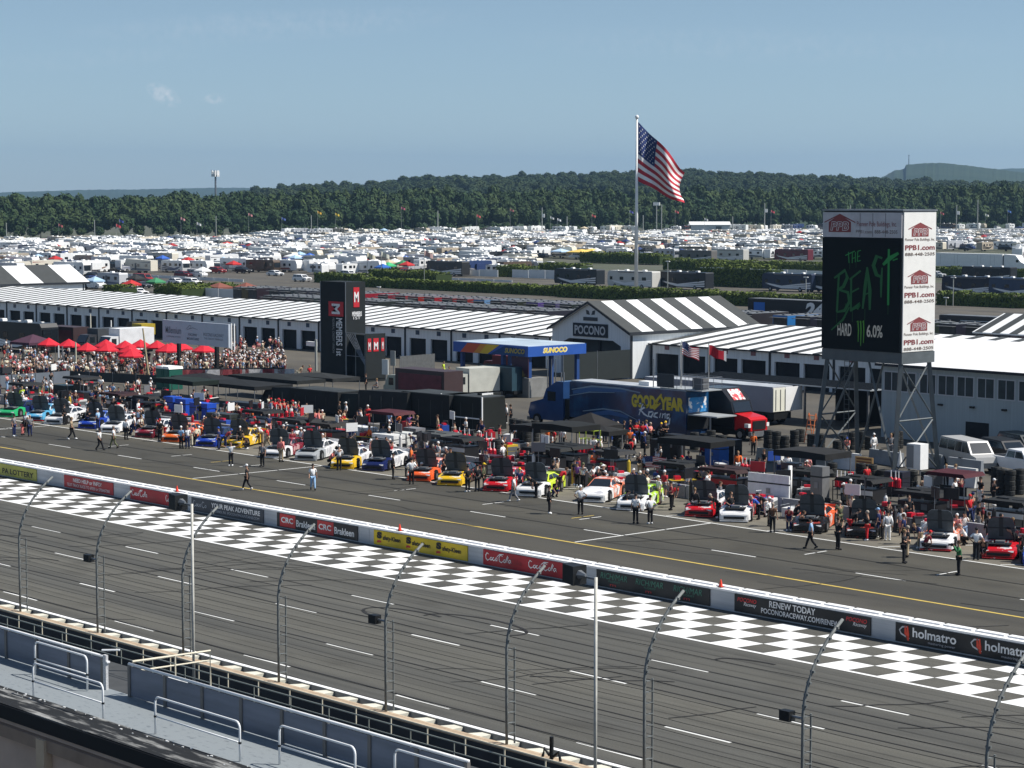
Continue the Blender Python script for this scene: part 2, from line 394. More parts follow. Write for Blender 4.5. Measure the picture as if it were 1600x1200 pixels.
bt(PEAK, 'YOUR PEAK ADVENTURE', -114.8, -109.6, .48, .78, bold=.02); bt(PEAK, 'POCONO, PA  POCONOMOUNTAINS.COM', -114.8, -109.7, .2, .38, flat('slate_lettering', (.4, .43, .47)))
for k, a in enumerate((-107.6, -103.9)):
    MB().box(a, a + 1.55, YB - .004, YB - .001, .12, .88).build('logo_panel', letr, ban[CRC])
    txt('CRC', (a + .15, YB - .006, .36), X_, Z_, 1.2, .34, letw, ban[CRC], bold=.03); bt(CRC, 'Brakleen', a + 1.65, a + 3.5, .26, .66, bold=.02)
for a in (-98.3, -95.7, -93.1):
    bt(SK, 'S', a, a + .45, .45, .84, letk, bold=.08); bt(SK, 's', a, a + .4, .18, .36, letr, bold=.06); bt(SK, 'afety-Kleen', a + .52, a + 2.1, .34, .68, letk, bold=.03)
gl = flat('green_lettering', (.06, .2, .14))
for a in (-80.2, -77.7, -75.1):
    bt(RICH, 'RICH/MAR', a, a + 1.9, .5, .8, gl, shear=.2); bt(RICH, 'FLORIST', a + .6, a + 1.4, .36, .45, gl); bt(RICH, 'm', a + .7, a + 1.1, .17, .27, letr)
for a in (-70.9, -64.3):
    bt(RENEW, 'POCONO', a, a + 1.2, .58, .78, letr, shear=.2, bold=.02); bt(RENEW, 'Raceway', a + .4, a + 1.2, .36, .58, shear=.4)
bt(RENEW, 'RENEW TODAY', -68.9, -66.1, .55, .86, bold=.02); bt(RENEW, 'POCONORACEWAY.COM/RENEW', -69.4, -64.7, .22, .47, bold=.02)
sv = flat('silver_lettering', (.45, .45, .47))
for a in (-61.3, -57.45, -53.6):
    bl(HOLM, [[(.75, .95), (.3, .9), (.05, .65), (.2, .4), (.6, .25), (.95, .15)]], a, a + .62, .2, .82, .07, sv)
    bl(HOLM, [[(.55, .98), (.6, .5), (.85, .1)], [(.75, .98), (.8, .5), (.85, .1)]], a, a + .62, .12, .84, .13, flat('orange_red_lettering', (.6, .06, .03)))
    bt(HOLM, 'holmatro', a + .75, a + 3.1, .38, .8, bold=.02); bt(HOLM, 'mastering power', a + 1.6, a + 3.05, .16, .3, sv)
# small red cones on the wall's far side
for px, py in ((277, 768), (634, 828), (1128, 917)):
    p = at(px, py, 1.03); c = thing('traffic_cone', 'small red cone standing on the pit wall', 'cone', (p.x, 77.72, 1.022), 0, 'red cones on the pit wall')
    MB().tube([(0, 0, .02), (0, 0, .38)], [.11, .025], 8).build('cone_body', mat('cone_orange', (.75, .06, .03), .5), c); MB().box(-.14, .14, -.14, .14, 0, .02).build('base', black, c)
    c['label'] = {277: 'red cone on the pit wall above the left short red banner', 634: 'red cone on the pit wall above the yellow banner', 1128: 'red cone on the pit wall above the green script banner'}[px]

# ------------------------------------------------------------------ near side: safety wall, catch fence, walkway, grandstand front
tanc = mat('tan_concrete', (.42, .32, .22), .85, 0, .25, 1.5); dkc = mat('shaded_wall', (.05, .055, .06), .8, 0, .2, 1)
cream = mat('cream_foam', (.62, .6, .5), .8, 0, .12, 2, bump=.3); creamp = mat('cream_railing', (.6, .55, .42), .55, 0, .1, 2)
NX0, NX1 = -135, -35
W1 = thing('outer_wall', 'outer track wall with tan top and cream impact foam blocks', 'wall', (NX0, 49.2, 0))
MB().box(0, NX1 - NX0, 0, .45, 0, .98).build('wall_face', dkc, W1)  # shade on the near face is put into its dark colour
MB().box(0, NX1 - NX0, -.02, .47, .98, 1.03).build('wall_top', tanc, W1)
MB().box(0, NX1 - NX0, 1.15, 1.3, .2, 1.0).build('steel_barrier', mat('barrier_grey', (.4, .4, .38), .5, 0, .15, 2), W1)
MB().box(0, NX1 - NX0, 1.12, 1.33, 1.0, 1.03).build('barrier_top', top_white, W1)
rn = random.Random(5)
for i in range(65):
    x = i * 1.5 + .2
    if i > 97: break
    MB().add([(x, .48, .35), (x + .75, .48, .35), (x + .75, 1.1, .35), (x + .25, 1.1, .35), (x, .48, .97), (x + .78, .48, .97), (x + .78, 1.1, .97), (x + .3, 1.1, .97)],
             [(3, 2, 1, 0), (4, 5, 6, 7), (0, 1, 5, 4), (1, 2, 6, 5), (2, 3, 7, 6), (3, 0, 4, 7)]).build('foam_block', cream, W1)
# catch fence
pole_m = mat('fence_steel', (.15, .16, .155), .5, 0, .15, 3)
F = thing('catch_fence', 'tall curved catch fence with horizontal cables above the outer wall', 'fence', (0, 49.6, 1.03))
PX = [-88.8 + 6.575 * (i - 2) for i in range(12)]
def arc(t):  # fence profile: y, z
    if t <= 3.3: return (0, t)
    a = min(1, (t - 3.3) / 3.6); return (1.75 * (.9 * a * a + .1 * a), 3.3 + 3.0 * a - .36 * a * a)
for x in PX:
    pth = [(x, *arc(t)) for t in [0, 1.6, 3.3, 3.9, 4.5, 5.1, 5.7, 6.3, 6.9]]
    p = MB().tube(pth, .05, 8).build('post', pole_m, F, smooth=True)
    MB().tube([(x + .02, .34, 0), (x + .02, .34, 3.3)], .035, 6).build('strut', pole_m, p)
    c = MB()
    for k in range(9): c.box(x - .03, x + .05, 0, .36, .35 + k * .36, .38 + k * .36)
    for k in range(8):
        y, z = arc(3.6 + k * .42); c.box(x - .07, x + .09, y, y + .07, z - .02, z + .05)
    c.build('brackets', pole_m, p)
for k in range(11):
    if k < 9: y, z = .08, .35 + k * .37
    else: y, z = arc(3.8 + (k - 9) * .8); y += .06
    pts = []
    for i in range(len(PX) - 1):
        for j in range(4):
            t = j / 4; pts.append((PX[i] + (PX[i + 1] - PX[i]) * t, y, z - .03 * 4 * t * (1 - t)))
    MB().tube(pts, .009 if k != 8 else .014, 4).build('cable', dark, F)
# loudspeakers hung on the fence
for i, s, lab in ((3, 3.45, 'black loudspeaker on the second fence post from the left'), (6, 3.6, 'black loudspeaker on the fence post in front of the checkered strip middle'), (9, 3.5, 'black loudspeaker on the right fence post below the renew banner')):
    x = PX[i]; t = thing('loudspeaker', lab, 'speaker', (x, 49.6, 1.03 + s - .3), 0, 'loudspeakers on fence posts')
    MB().add([(-.78, -.18, -.15), (-.42, -.14, -.16), (-.42, .14, -.16), (-.78, .08, -.15), (-.78, -.18, .16), (-.42, -.14, .15), (-.42, .14, .15), (-.78, .08, .16)], [(3, 2, 1, 0), (4, 5, 6, 7), (0, 1, 5, 4), (1, 2, 6, 5), (2, 3, 7, 6), (3, 0, 4, 7)]).build('cabinet', dark, t)
    MB().tube([(-.42, 0, 0), (0, 0, 0)], .045, 6).build('bracket', steel, t)
# tall white poles
for px, pyb, pyt, Y, lab, box in ((303, 1068, 788, 47.5, 'tall white pole with a dark loudspeaker box at the left', (271, 788)), (930, 1215, 902, 47.5, 'tall white pole with a dark box right of the centre', (897, 897))):
    a = atY(px, pyb, Y); b_ = atY(px, pyt, Y); t = thing('white_pole', lab, 'pole', (a.x, Y, 0), 0)
    MB().tube([(0, 0, 0), (0, 0, b_.z)], .055, 8).build('shaft', mat('pole_white', (.5, .49, .44), .5, 0, .2, 2), t, smooth=True)
    MB().tube([(-.75, .1, b_.z - .06), (0, 0, b_.z - .06)], .04, 6).build('arm', steel, t)
    s = thing('loudspeaker', ('large' if px < 500 else 'small') + ' dark speaker box on top of the tall white pole ' + ('at the left' if px < 500 else 'right of centre'), 'speaker', (a.x - .95, Y, b_.z), 0, 'loudspeakers on poles')
    MB().add([(-.35, -.2, -.28), (.22, -.28, -.33), (.22, .3, -.33), (-.35, .2, -.28), (-.35, -.2, .3), (.22, -.28, .27), (.22, .3, .27), (-.35, .2, .3)], [(3, 2, 1, 0), (4, 5, 6, 7), (0, 1, 5, 4), (1, 2, 6, 5), (2, 3, 7, 6), (3, 0, 4, 7)]).build('cabinet', dark, s)
    MB().tube([(.2, 0, 0), (.5, 0, 0)], [.16, .05], 6).build('mount', steel, s)
# walkway railings between stand and wall
def railing(name, lab, Y, z0, z1, x0, x1, step, m, zm=None, r=.03):
    t = thing(name, lab, 'railing', (x0, Y, z0))
    MB().tube([(0, 0, z1 - z0), (x1 - x0, 0, z1 - z0)], r, 6).build('top_rail', m, t)
    if zm: MB().tube([(0, 0, zm), (x1 - x0, 0, zm)], r * .8, 6).build('mid_rail', m, t)
    n = int((x1 - x0) / step)
    for i in range(n + 1): MB().tube([(i * step, 0, 0), (i * step, 0, z1 - z0)], r * .9, 6).build('post', m, t)
    return t
railing('walkway_railing', 'cream railing along the back of the outer wall', 47.0, 1.28, 1.87, NX0, NX1, 1.95, creamp, None, .035)
p1 = atY(100, 989, 45.3); p2 = atY(100, 1002, 45.3); p3 = atY(100, 1012, 45.3)
railing('walkway_railing', 'thin grey green railing nearer the grandstand than the cream one', 45.3, p3.z, p1.z, NX0, NX1, 2.2, mat('green_grey_steel', (.3, .32, .28), .5, .3, .1, 2), p2.z - p3.z, .026)
struct(MB().box(NX0, NX1, 40, 46.2, -.01, 1.28).build('lower_walkway', mat('walkway_dark', (.055, .058, .06), .85, 0, .2, 1)))
# ------------------------------------------------------------------ grandstand front row
alu = mat('aluminium_deck', (.225, .25, .262), .6, 0, c2=(.1, .115, .13), vscale=4.2, stretch=(.8, 1.8, 1), thr=(.56, .74)); panel_m = mat('blue_grey_panel', (.2, .22, .27), .55, 0, c2=(.12, .135, .165), vscale=.8, stretch=(.3, 1, 3))
railw = mat('bright_rail', (.75, .76, .76), .4, 0, .06, 3); ppost = mat('panel_post', (.17, .16, .15), .6, .2, .1, 2)
ZD = 5.5
yp0 = at(209, 1090, ZD).y; ztop = atY(209, 1041, yp0).z
yc = at(237, 1147, ZD + .15).y      # far edge of the tar-covered wall cap
st = thing('grandstand', 'front of the grandstand with grey deck and tar-topped brown wall at the lower left', 'grandstand', (0, 0, 0))
MB().box(-75, -30, yc - .05, yp0 + .1, ZD - .3, ZD).build('deck', alu, st)
tarcap = mat('tar_cap', (.011, .012, .013), .85, 0, c2=(.45, .45, .43), vscale=1.6, stretch=(.3, 2.2, 1), thr=(.5, .74), bump=.5)
ylow = at(150, 1149, ZD + .12).y
ylow = min(ylow, yc - .5)
MB().box(-75, -30, ylow, yc, ZD - .3, ZD + .13).build('wall_cap', tarcap, st)
MB().box(-75, -30, ylow - .04, ylow, ZD - .28, ZD + .1).build('cap_flashing', mat('flashing', (.006, .006, .007), .6), st)
bw = mat('brown_wall', (.6, .42, .31), .85, 0, .12, .8)
MB().box(-75, -30, ylow + .05, ylow + .3, 0, ZD - .28).build('wall', bw, st)
MB().box(-75, -30, ylow - .12, ylow + .06, ZD - .75, ZD - .42).build('ledge', mat('brown_ledge', (.34, .23, .16), .85, 0, .2, 1), st)
for x in (-44.2, -40, -36, -48.4, -52.6): MB().box(x, x + .42, ylow - .2, ylow + .04, 0, ZD - .43).build('pilaster', mat('tan_pilaster', (.6, .43, .28), .8, 0, .1, 1), st)
# small debris flakes on the cap
fl = MB(); rr = random.Random(11)
for i in range(90):
    x = rr.uniform(-62, -34); y = yc - abs(rr.gauss(0, .13)) - .03; a = rr.uniform(0, 3); s = rr.uniform(.015, .06)
    fl.prism([(x + s * math.cos(a + k * 1.7) * rr.uniform(.5, 1.3), y + s * math.sin(a + k * 1.7) * .7, ZD + .131) for k in range(4)][::1], (0, 0, .02))
tag(fl.build('paint_flakes', flat('flake_white', (.65, .65, .63))), 'white paint flakes scattered on the black wall cap', 'debris', kind='stuff')
def panel_fence(x0, x1, lab):
    t = thing('panel_fence', lab, 'fence', (x0, yp0, ZD), 0, 'panelled guard fences in front of the stand')
    h = ztop - ZD; n = max(1, round((x1 - x0) / 1.75)); w_ = (x1 - x0) / n
    for i in range(n):
        MB().box(i * w_ + .06, (i + 1) * w_ - .06, -.015, .015, .03, h - .04).build('panel', panel_m, t)
    for i in range(n + 1): MB().box(i * w_ - .06, i * w_ + .06, -.05, .05, -.02, h).build('post', ppost, t)
    MB().tube([(-.05, 0, h + .03), (x1 - x0 + .05, 0, h + .03)], .045, 8).build('top_rail', railw, t, smooth=True)
xa = at(152, 1077, ZD).x; xb = at(200, 1089, ZD).x; xc = atY(730, 1192, yp0).x
panel_fence(-68, xa, 'blue grey panelled fence with white top rail at the far left'); panel_fence(xb, xc, 'blue grey panelled fence with white top rail in the lower middle'); panel_fence(xc + 1.2, xc + 9, 'blue grey panelled fence at the bottom edge right of the middle')
# stair gate and stair rails
for nm, x, lab in (('a', xa + .05, 'white perforated gate post at the gap in the panelled fence'),):
    t = thing('gate', lab, 'gate', (x, yp0, ZD))
    MB().box(.04, .2, -.06, .02, 0, 1.0).build('perforated_leaf', mat('perforated_white', (.7, .7, .7), .5, 0, c2=(.3, .3, .3), vscale=30), t)
    MB().tube([(-.1, 0, 1.1), (.3, .35, 1.12)], .03, 6).build('latch_bar', railw, t)
    MB().box(.0, .25, -.05, .05, .78, .83).build('hinge', railw, t)
t = thing('stair_railing', 'white stair handrail frame behind the panelled fence gap', 'railing', (xb, yp0, ZD))
L3 = 2.6
MB().tube([(.05, .05, 1.0), (.15, L3, .98), (.15, L3, -.1)], .035, 6).build('handrail', creamp, t); MB().tube([(.05, .05, .72), (.15, L3, .7)], .025, 6).build('mid_rail', creamp, t)
MB().tube([(.12, L3 * .55, .98), (.12, L3 * .55, -.1)], .025, 6).build('post', creamp, t)
MB().box(.2, 1.1, .25, 1.2, -.6, .5).build('stair_stringer', railw, t)
t2 = thing('staircase', 'dark steps going down through the gap in the panelled fence', 'stairs', (xa + .3, yp0 + .1, ZD))
for i in range(10): MB().box(0, xb - xa - .4, i * .28, i * .28 + .3, -.5 - i * .4, -.2 - i * .4).build('step', mat('step', (.09, .095, .1), .7, .2, .1, 2), t2)
# guard hoops
def hoop(px0, pyb0, px1, pyb1, lab, h=1.0):
    a = at(px0, pyb0, ZD); b_ = at(px1, pyb1, ZD); t = thing('guard_hoop', lab, 'railing', (a.x, (a.y + b_.y) / 2, ZD), 0, 'tubular guard hoops on the stand deck')
    Lh = b_.x - a.x; r_ = .17; pts = [(0, 0, 0), (0, 0, h - r_)]
    for k in range(1, 5): q = k / 4 * math.pi / 2; pts.append((r_ - r_ * math.cos(q), 0, h - r_ + r_ * math.sin(q)))
    for k in range(0, 5): q = k / 4 * math.pi / 2; pts.append((Lh - r_ + r_ * math.sin(q), 0, h - r_ + r_ * math.cos(q)))
    pts.append((Lh, 0, 0))
    MB().tube(pts, .03, 8).build('hoop', railw, t, smooth=True)
    MB().tube([(.08, 0, h * .48), (Lh - .1, 0, h * .48)], .024, 8).build('mid_rail', railw, t, smooth=True)
    for x in (0, Lh): MB().tube([(x, 0, h * .45), (x, 0, h * .5)], .042, 8).build('clamp', dark, t)
hoop(45, 1056, 147, 1078, 'upper left tubular guard hoop in front of the panelled fence')
hoop(36, 1093, 178, 1123, 'long tubular guard hoop on the black wall cap at the far left')
hoop(243, 1147, 375, 1190, 'tubular guard hoop on the wall cap below the fence gap')
hoop(435, 1195, 557, 1232, 'tubular guard hoop cut by the bottom edge below the third fence post')
hoop(615, 1235, 740, 1272, 'rightmost tubular guard hoop just showing at the bottom edge')
t = thing('camera_mount', 'black clamped camera arms fixed on the outer wall near the tall pole', 'equipment', (at(888, 1180, 1.03).x, 49.4, 1.03))
p = MB().tube([(0, 0, 0), (0, 0, .75)], .07, 8).build('upright', dark, t)
for s in (-1, 1): MB().tube([(s * .1, 0, .1), (s * .35, 0, .3), (s * .42, 0, .05), (s * .5, 0, -.25)], .05, 6).build('bent_arm', dark, t)

# ------------------------------------------------------------------ garages
wallg = mat('garage_wall', (.72, .74, .74), .7, 0, .12, 1.2, stretch=(6, 6, .15)); trim = mat('dark_trim', (.02, .024, .03), .6)
roofw = mat('roof_white', (.8, .81, .8), .5, 0, .03, 1); roofd = mat('roof_dark', (.055, .058, .055), .6, 0, .1, 1)
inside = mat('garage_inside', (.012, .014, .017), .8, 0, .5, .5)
def garage(name, lab, ox, oy, rot, Ln, ze, zr, dp, bay, sign_m, s_dark, doorw=3.05, doorh=2.45, per=3):
    t = thing(name, lab, 'building', (ox, oy, 0), rot)
    n = int(Ln / bay); wl = MB(); wl.box(0, Ln, 2.0, dp, 0, ze - .02)
    # front wall strips round the door openings
    dx = []
    for i in range(n):
        for k in (.27, .73): dx.append(i * bay + k * bay)
    x = 0
    for c in dx: wl.box(x, c - doorw / 2, 0, .25, 0, ze); x = c + doorw / 2
    wl.box(x, Ln, 0, .25, 0, ze)
    for c in dx: wl.box(c - doorw / 2, c + doorw / 2, .003, .247, doorh, ze - .003)
    wl.build('wall', wallg, t)
    rf = MB(); rf.poly([(-.2, -.35, ze + .04), (Ln + .2, -.35, ze + .04), (Ln + .2, dp, zr), (-.2, dp, zr)]); rf.poly([(-.2, -.35, ze - .02), (-.2, dp, zr - .06), (Ln + .2, dp, zr - .06), (Ln + .2, -.35, ze - .02)])
    r = rf.build('roof', roofw, t)
    sd = MB(); w_ = bay / per
    sl = (zr - ze - .04) / (dp + .35)
    for i in range(int(Ln / w_)):
        xx = i * w_ + .3; sd.box(xx, xx + w_ * s_dark, -.35, dp, 0, .07)
        for q in range(len(sd.v) - 8, len(sd.v)): vx = sd.v[q]; sd.v[q] = (vx[0], vx[1], ze + .045 + sl * (vx[1] + .35) + vx[2])
    sd.build('roof_ribs', roofd, r)
    MB().box(-.2, Ln + .2, -.42, -.34, ze - .1, ze + .06).build('gutter', trim, t)
    for i in range(n + 1): MB().box(i * bay - .12, i * bay + .12, -.1, -.002, 0, ze - .06).build('downspout', trim, t)
    if len(dx) > 70: pass
    for j, c in enumerate(dx):
        MB().box(c - doorw / 2, c + doorw / 2, .35, .5, 0, doorh).build('doorway_shade', inside, t)  # dark panel just behind the opening, its colour stands for the unlit inside
        MB().box(c - .33, c + .33, -.04, -.002, doorh + .45, doorh + .98).build('number_plate', sign_m, t)
    return t
plate = mat('plate_dark', (.03, .05, .09), .5); plater = mat('plate_maroon', (.25, .12, .13), .6, 0, .4, 4)
gx1 = atY(863, 560, 174.3).x
rotg = .03
# left wing
LL = 8.5 * 24
gl_o = Vector((gx1 - LL * math.cos(rotg), 174.0 - LL * math.sin(rotg)))
garage('garage_row', 'long low garage with ribbed white roof left of the gabled entrance', gl_o.x, gl_o.y, rotg, LL, 3.72, 5.1, 14, 8.5, plate, .22)
pr = at(985, 592, 0); PX1, PY0 = pr.x, pr.y
gx2 = atY(1378, 600, 175).x
garage('garage_row', 'low garage with striped black and white roof right of the gabled entrance', PX1 + .3, 173.6, .012, 8.5 * 6, 3.72, 5.3, 16, 8.5, plater, .3, 3.4, 2.7, 3)
# gabled halls
def hall(name, lab, xl, xr, y0, y1, ze, zp, nst, door=True, flip=False, back_off=0):
    t = thing(name, lab, 'building', (xl, y0, 0)); W_ = xr - xl; D_ = y1 - y0; m_ = W_ / 2
    f = MB()
    if door:
        a, b_ = .12 * W_, .88 * W_; h = ze * .80; c_ = .1 * W_
        f.prism([(0, 0, 0), (a, 0, 0), (a, 0, h * .86), (a + c_, 0, h), (b_ - c_, 0, h), (b_, 0, h * .86), (b_, 0, 0), (W_, 0, 0), (W_, 0, ze), (m_, 0, zp), (0, 0, ze)], (0, .3, 0))
    else: f.prism([(0, 0, 0), (W_, 0, 0), (W_, 0, ze), (m_, 0, zp), (0, 0, ze)], (0, .3, 0))
    f.box(W_ - .25, W_, .3, D_, 0, ze); f.box(0, .25, .3, D_, 0, ze); f.prism([(0, D_ - .3, 0), (W_, D_ - .3, 0), (W_, D_ - .3, ze - .01), (m_, D_ - .3, zp - .01), (0, D_ - .3, ze - .01)], (0, .3, 0))
    f.build('wall', wallg if door else wallg, t)
    r = MB(); o_ = .35
    for s, x0 in ((1, W_ + o_), (-1, -o_)):
        zz = ze - (zp - ze) * o_ / m_
        r.prism([(x0, -.5, zz + .06), (m_, -.5, zp + .06), (m_, -.5, zp + .18), (x0, -.5, zz + .18)], (0, D_ + 1, 0))
    rf = r.build('roof', roofw, t)
    d = MB(); sw = (D_ + 1) / nst
    for i in range(0, nst, 2):
        for s, x0 in ((1, W_ + o_), (-1, -o_)):
            zz = ze - (zp - ze) * o_ / m_; ya = -.5 + i * sw
            d.prism([(x0, ya, zz + .19), (m_, ya, zp + .19), (m_, ya, zp + .24), (x0, ya, zz + .24)], (0, sw, 0))
    d.build('roof_stripes', roofd, rf)
    k = MB()
    for s, x0 in ((1, W_ + o_), (-1, -o_)):
        zz = ze - (zp - ze) * o_ / m_; k.prism([(x0, -.56, zz - .08), (m_, -.56, zp - .04), (m_, -.56, zp + .2), (x0, -.56, zz + .2)], (0, .055, 0))
    k.box(W_ + o_ + .002, W_ + o_ + .06, -.5, D_ + .5, ze - (zp - ze) * o_ / m_ - .1, ze - (zp - ze) * o_ / m_ + .25)
    k.box(W_ - .02, W_ + .03, -.04, .3, 0, ze - .2); k.box(W_ + .002, W_ + .035, D_ - .7, D_ - .5, 0, ze - .2)
    k.build('trim', trim, t)
    return t, W_, D_, m_
pl = atY(863, 505, PY0); pe = atY(985, 508, PY0); pp = atY(925, 472, PY0); pb = atX(1183, 500, PX1)
h, W_, D_, m_ = hall('entrance_hall', 'gabled garage entrance hall with wide black and white roof stripes', pl.x, PX1, PY0, min(pb.y, PY0 + 46), 5.0, 8.0, 11)
MB().box(.14 * W_, .86 * W_, 1.5, 1.7, 0, 4.2).build('shade_back', mat('hall_inside', (.05, .06, .065), .8, 0, .2, .5), h)  # backing sheet, its dim colour stands for the shade inside the hall
MB().box(m_ - .12, m_ + .12, 1.3, 1.45, 0, 4.2).build('door_post', trim, h)
sg = MB().box(m_ - 2.75, m_ + 2.75, -.12, -.02, 4.28, 5.75).build('name_board', flat('board_navy', (.012, .018, .03)), h)
txt('POCONO', (m_ - 2.45, -.13, 4.52), X_, Z_, 4.9, 1.0, flat('board_lettering', (.5, .51, .52)), sg, bold=.03)
MB().box(m_ - 1.1, m_ + 1.1, -.1, -.02, 6.05, 6.45).build('crest_board', flat('crest_grey', (.05, .06, .07)), h)
cr = MB()
for s in (-1, 1): cr.poly([(m_ + s * .1, -.03, 6.7), (m_ + s * .65, -.03, 6.75), (m_ + s * .75, -.03, 7.25), (m_ + s * .3, -.03, 7.15)])
cr.build('crossed_flags_emblem', flat('emblem_dark', (.06, .07, .08)), h)
lr = at(135, 441, 5.4); lp = atY(105, 415, lr.y)
hall('garage_hall', 'long hall at the left edge with wide black and white roof stripes', lr.x - 2 * abs(lr.x - lp.x) * 1.0, lr.x, lr.y - 60, lr.y, 5.4, lp.z, 14, door=False)
# two storey building at the right
bp = at(1520, 697, 0); bz = atY(1520, 577, bp.y).z; bx0 = atY(1377, 640, bp.y).x; bx1 = bx0 + 60
t = thing('white_building', 'white two-storey building with a row of windows and big white roof at the right', 'building', (bx0, bp.y, 0))
wallb = mat('ribbed_white_wall', (.36, .41, .42), .65, 0, .1, 1.2, stretch=(6, 6, .1))
MB().box(0, 60, 0, .3, 0, bz).box(0, .3, .3, 16, 0, bz).box(0, 60, 15.7, 16, 0, bz).build('wall', wallb, t)
MB().prism([(-.3, -.5, bz), (-.3, 8, bz + 1.75), (-.3, 16.4, bz), (-.3, 16.4, bz - .15), (-.3, 8, bz + 1.55), (-.3, -.5, bz - .15)], (60.6, 0, 0)).build('roof', mat('roof_bright', (.8, .8, .8), .5, 0, .04, .3), t)
MB().box(-.3, 60.3, -.56, -.48, bz - .2, bz + .02).build('gutter', trim, t)
xs = [atY(p_, 600, bp.y).x - bx0 for p_ in (1394, 1419, 1450, 1479, 1509, 1541, 1573, 1606, 1640)]
zw0 = atY(1509, 619, bp.y).z; zw1 = atY(1509, 590, bp.y).z
for x in xs:
    wv = MB().box(x - .85, x + .85, -.04, .0, zw0 - .1, zw1 + .1).build('window_frame', mat('frame_white', (.5, .52, .55), .5), t)
    MB().box(x - .74, x + .74, -.06, -.045, zw0, zw1).build('pane', mat('window_glass', (.03, .045, .05), .4, 0, .4, .8, spec=.3), wv); MB().box(x - .03, x + .03, -.08, -.062, zw0, zw1).build('mullion', MATS['frame_white'], wv)
dx = atY(1527, 670, bp.y).x - bx0
MB().box(dx - 1.1, dx + 1.1, -.05, 0, 0, atY(1527, 660, bp.y).z).build('door', inside, t)
for p_ in (1470, 1520, 1570): x = atY(p_, 643, bp.y).x - bx0; MB().box(x - .2, x + .2, -.2, -.01, 3.0, 3.15).build('wall_lamp', dark, t)
# ------------------------------------------------------------------ video tower
tf = at(1400, 742, 0); tl = at(1287, 726, 0)
YT = (tf.y + tl.y) / 2 + .3; s0 = atY(1287, 375, YT); s1 = atY(1410, 375, YT); zb = atY(1410, 552, YT).z; zt = atY(1410, 330, YT).z
sd2 = atX(1462, 330, s1.x); DY = sd2.y - YT
t = thing('video_tower', 'tall steel-legged tower carrying a dark video screen and white side banner', 'tower', (s0.x, YT, 0)); W_ = s1.x - s0.x
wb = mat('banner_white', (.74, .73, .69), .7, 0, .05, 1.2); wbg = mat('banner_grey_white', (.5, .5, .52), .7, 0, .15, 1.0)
MB().box(.02, W_ - .02, .02, DY, zb, zt).build('cabinet', dark, t)
zs1 = atY(1410, 373, YT).z
sc = MB().box(0, W_, -.12, 0, zb + .05, zs1).build('screen', mat('led_screen', (.0012, .005, .007), .6, spec=.15), t)
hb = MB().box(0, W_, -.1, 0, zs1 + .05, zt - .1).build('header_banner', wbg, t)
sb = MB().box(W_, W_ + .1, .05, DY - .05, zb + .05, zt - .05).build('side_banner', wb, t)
MB().box(-.05, W_ + .15, -.15, DY + .05, zt, zt + .12).build('top_cap', steel, t)
sf = MB()
for x in (.0, .2): pass
HS = zs1 - zb
def led(name, c, e): return mat(name, c, .5, emit=e)
lg = led('led_green', (.006, .10, .025), .25); lgd = led('led_dark_green', (.003, .05, .014), .2); lw = led('led_white', (.2, .21, .2), .3); lwg = led('led_lime', (.03, .13, .015), .25)
def scr(u, v): return (u * W_, -.13, zb + v * HS)
bs = lambda l, m, th=.28, u0=0, v0=0, us=1, vs=1: strokes(l, scr(u0, v0), X_, Z_, W_ * us, HS * vs, th, m, sc, 'screen_lettering', .01)
# THE
bs([[.16, (.30, .82), (.42, .87)], [.14, (.34, .86), (.35, .74)], [.13, (.39, .85), (.39, .74)], [.13, (.43, .86), (.43, .75)], [.12, (.39, .79), (.43, .8)], [.14, (.46, .87), (.455, .76)], [.12, (.46, .87), (.5, .88)], [.12, (.46, .81), (.49, .82)], [.12, (.455, .76), (.5, .77)]], lg, .16)
# BEAST, sprayed capitals with drips
bs([[.34, (.22, .62), (.2, .2)], [.3, (.16, .57), (.3, .66), (.33, .58), (.28, .48), (.2, .44)], [.28, (.2, .45), (.34, .42), (.36, .32), (.3, .22), (.2, .2)], [.2, (.36, .26), (.28, .12), (.13, .0)]], lgd)
bs([[.32, (.38, .58), (.38, .22)], [.3, (.36, .56), (.5, .66)], [.26, (.38, .42), (.48, .47)], [.36, (.37, .22), (.5, .3), (.46, .24)]], lgd)
bs([[.3, (.53, .25), (.56, .5), (.58, .68)], [.32, (.58, .7), (.62, .45), (.62, .24)], [.22, (.54, .4), (.63, .43)]], lgd)
bs([[.34, (.77, .8), (.7, .82), (.66, .72), (.7, .62), (.76, .6)], [.22, (.77, .7), (.76, .55), (.76, .38)]], lgd)
bs([[.4, (.78, .73), (.86, .8), (.97, .86)], [.34, (.85, .9), (.85, .3)], [.2, (.9, .78), (.96, .8)]], lg)
bs([[.06, (.2, .2), (.2, .08)], [.06, (.4, .22), (.4, .1)], [.06, (.56, .25), (.56, .12)], [.05, (.31, .3), (.31, .14)], [.06, (.85, .3), (.85, .2)], [.05, (.36, .74), (.36, .67)], [.05, (.44, .75), (.44, .69)]], lgd)
o = txt('HARD', scr(.21, .0), X_, Z_, W_ * .18, .9, lw, sc, 0, .02, 'screen_lettering', .01); txt('6.0%', scr(.585, .0), X_, Z_, W_ * .2, .9, lw, sc, 0, .02, 'screen_lettering', .01)
for q in sc.children:
    pass
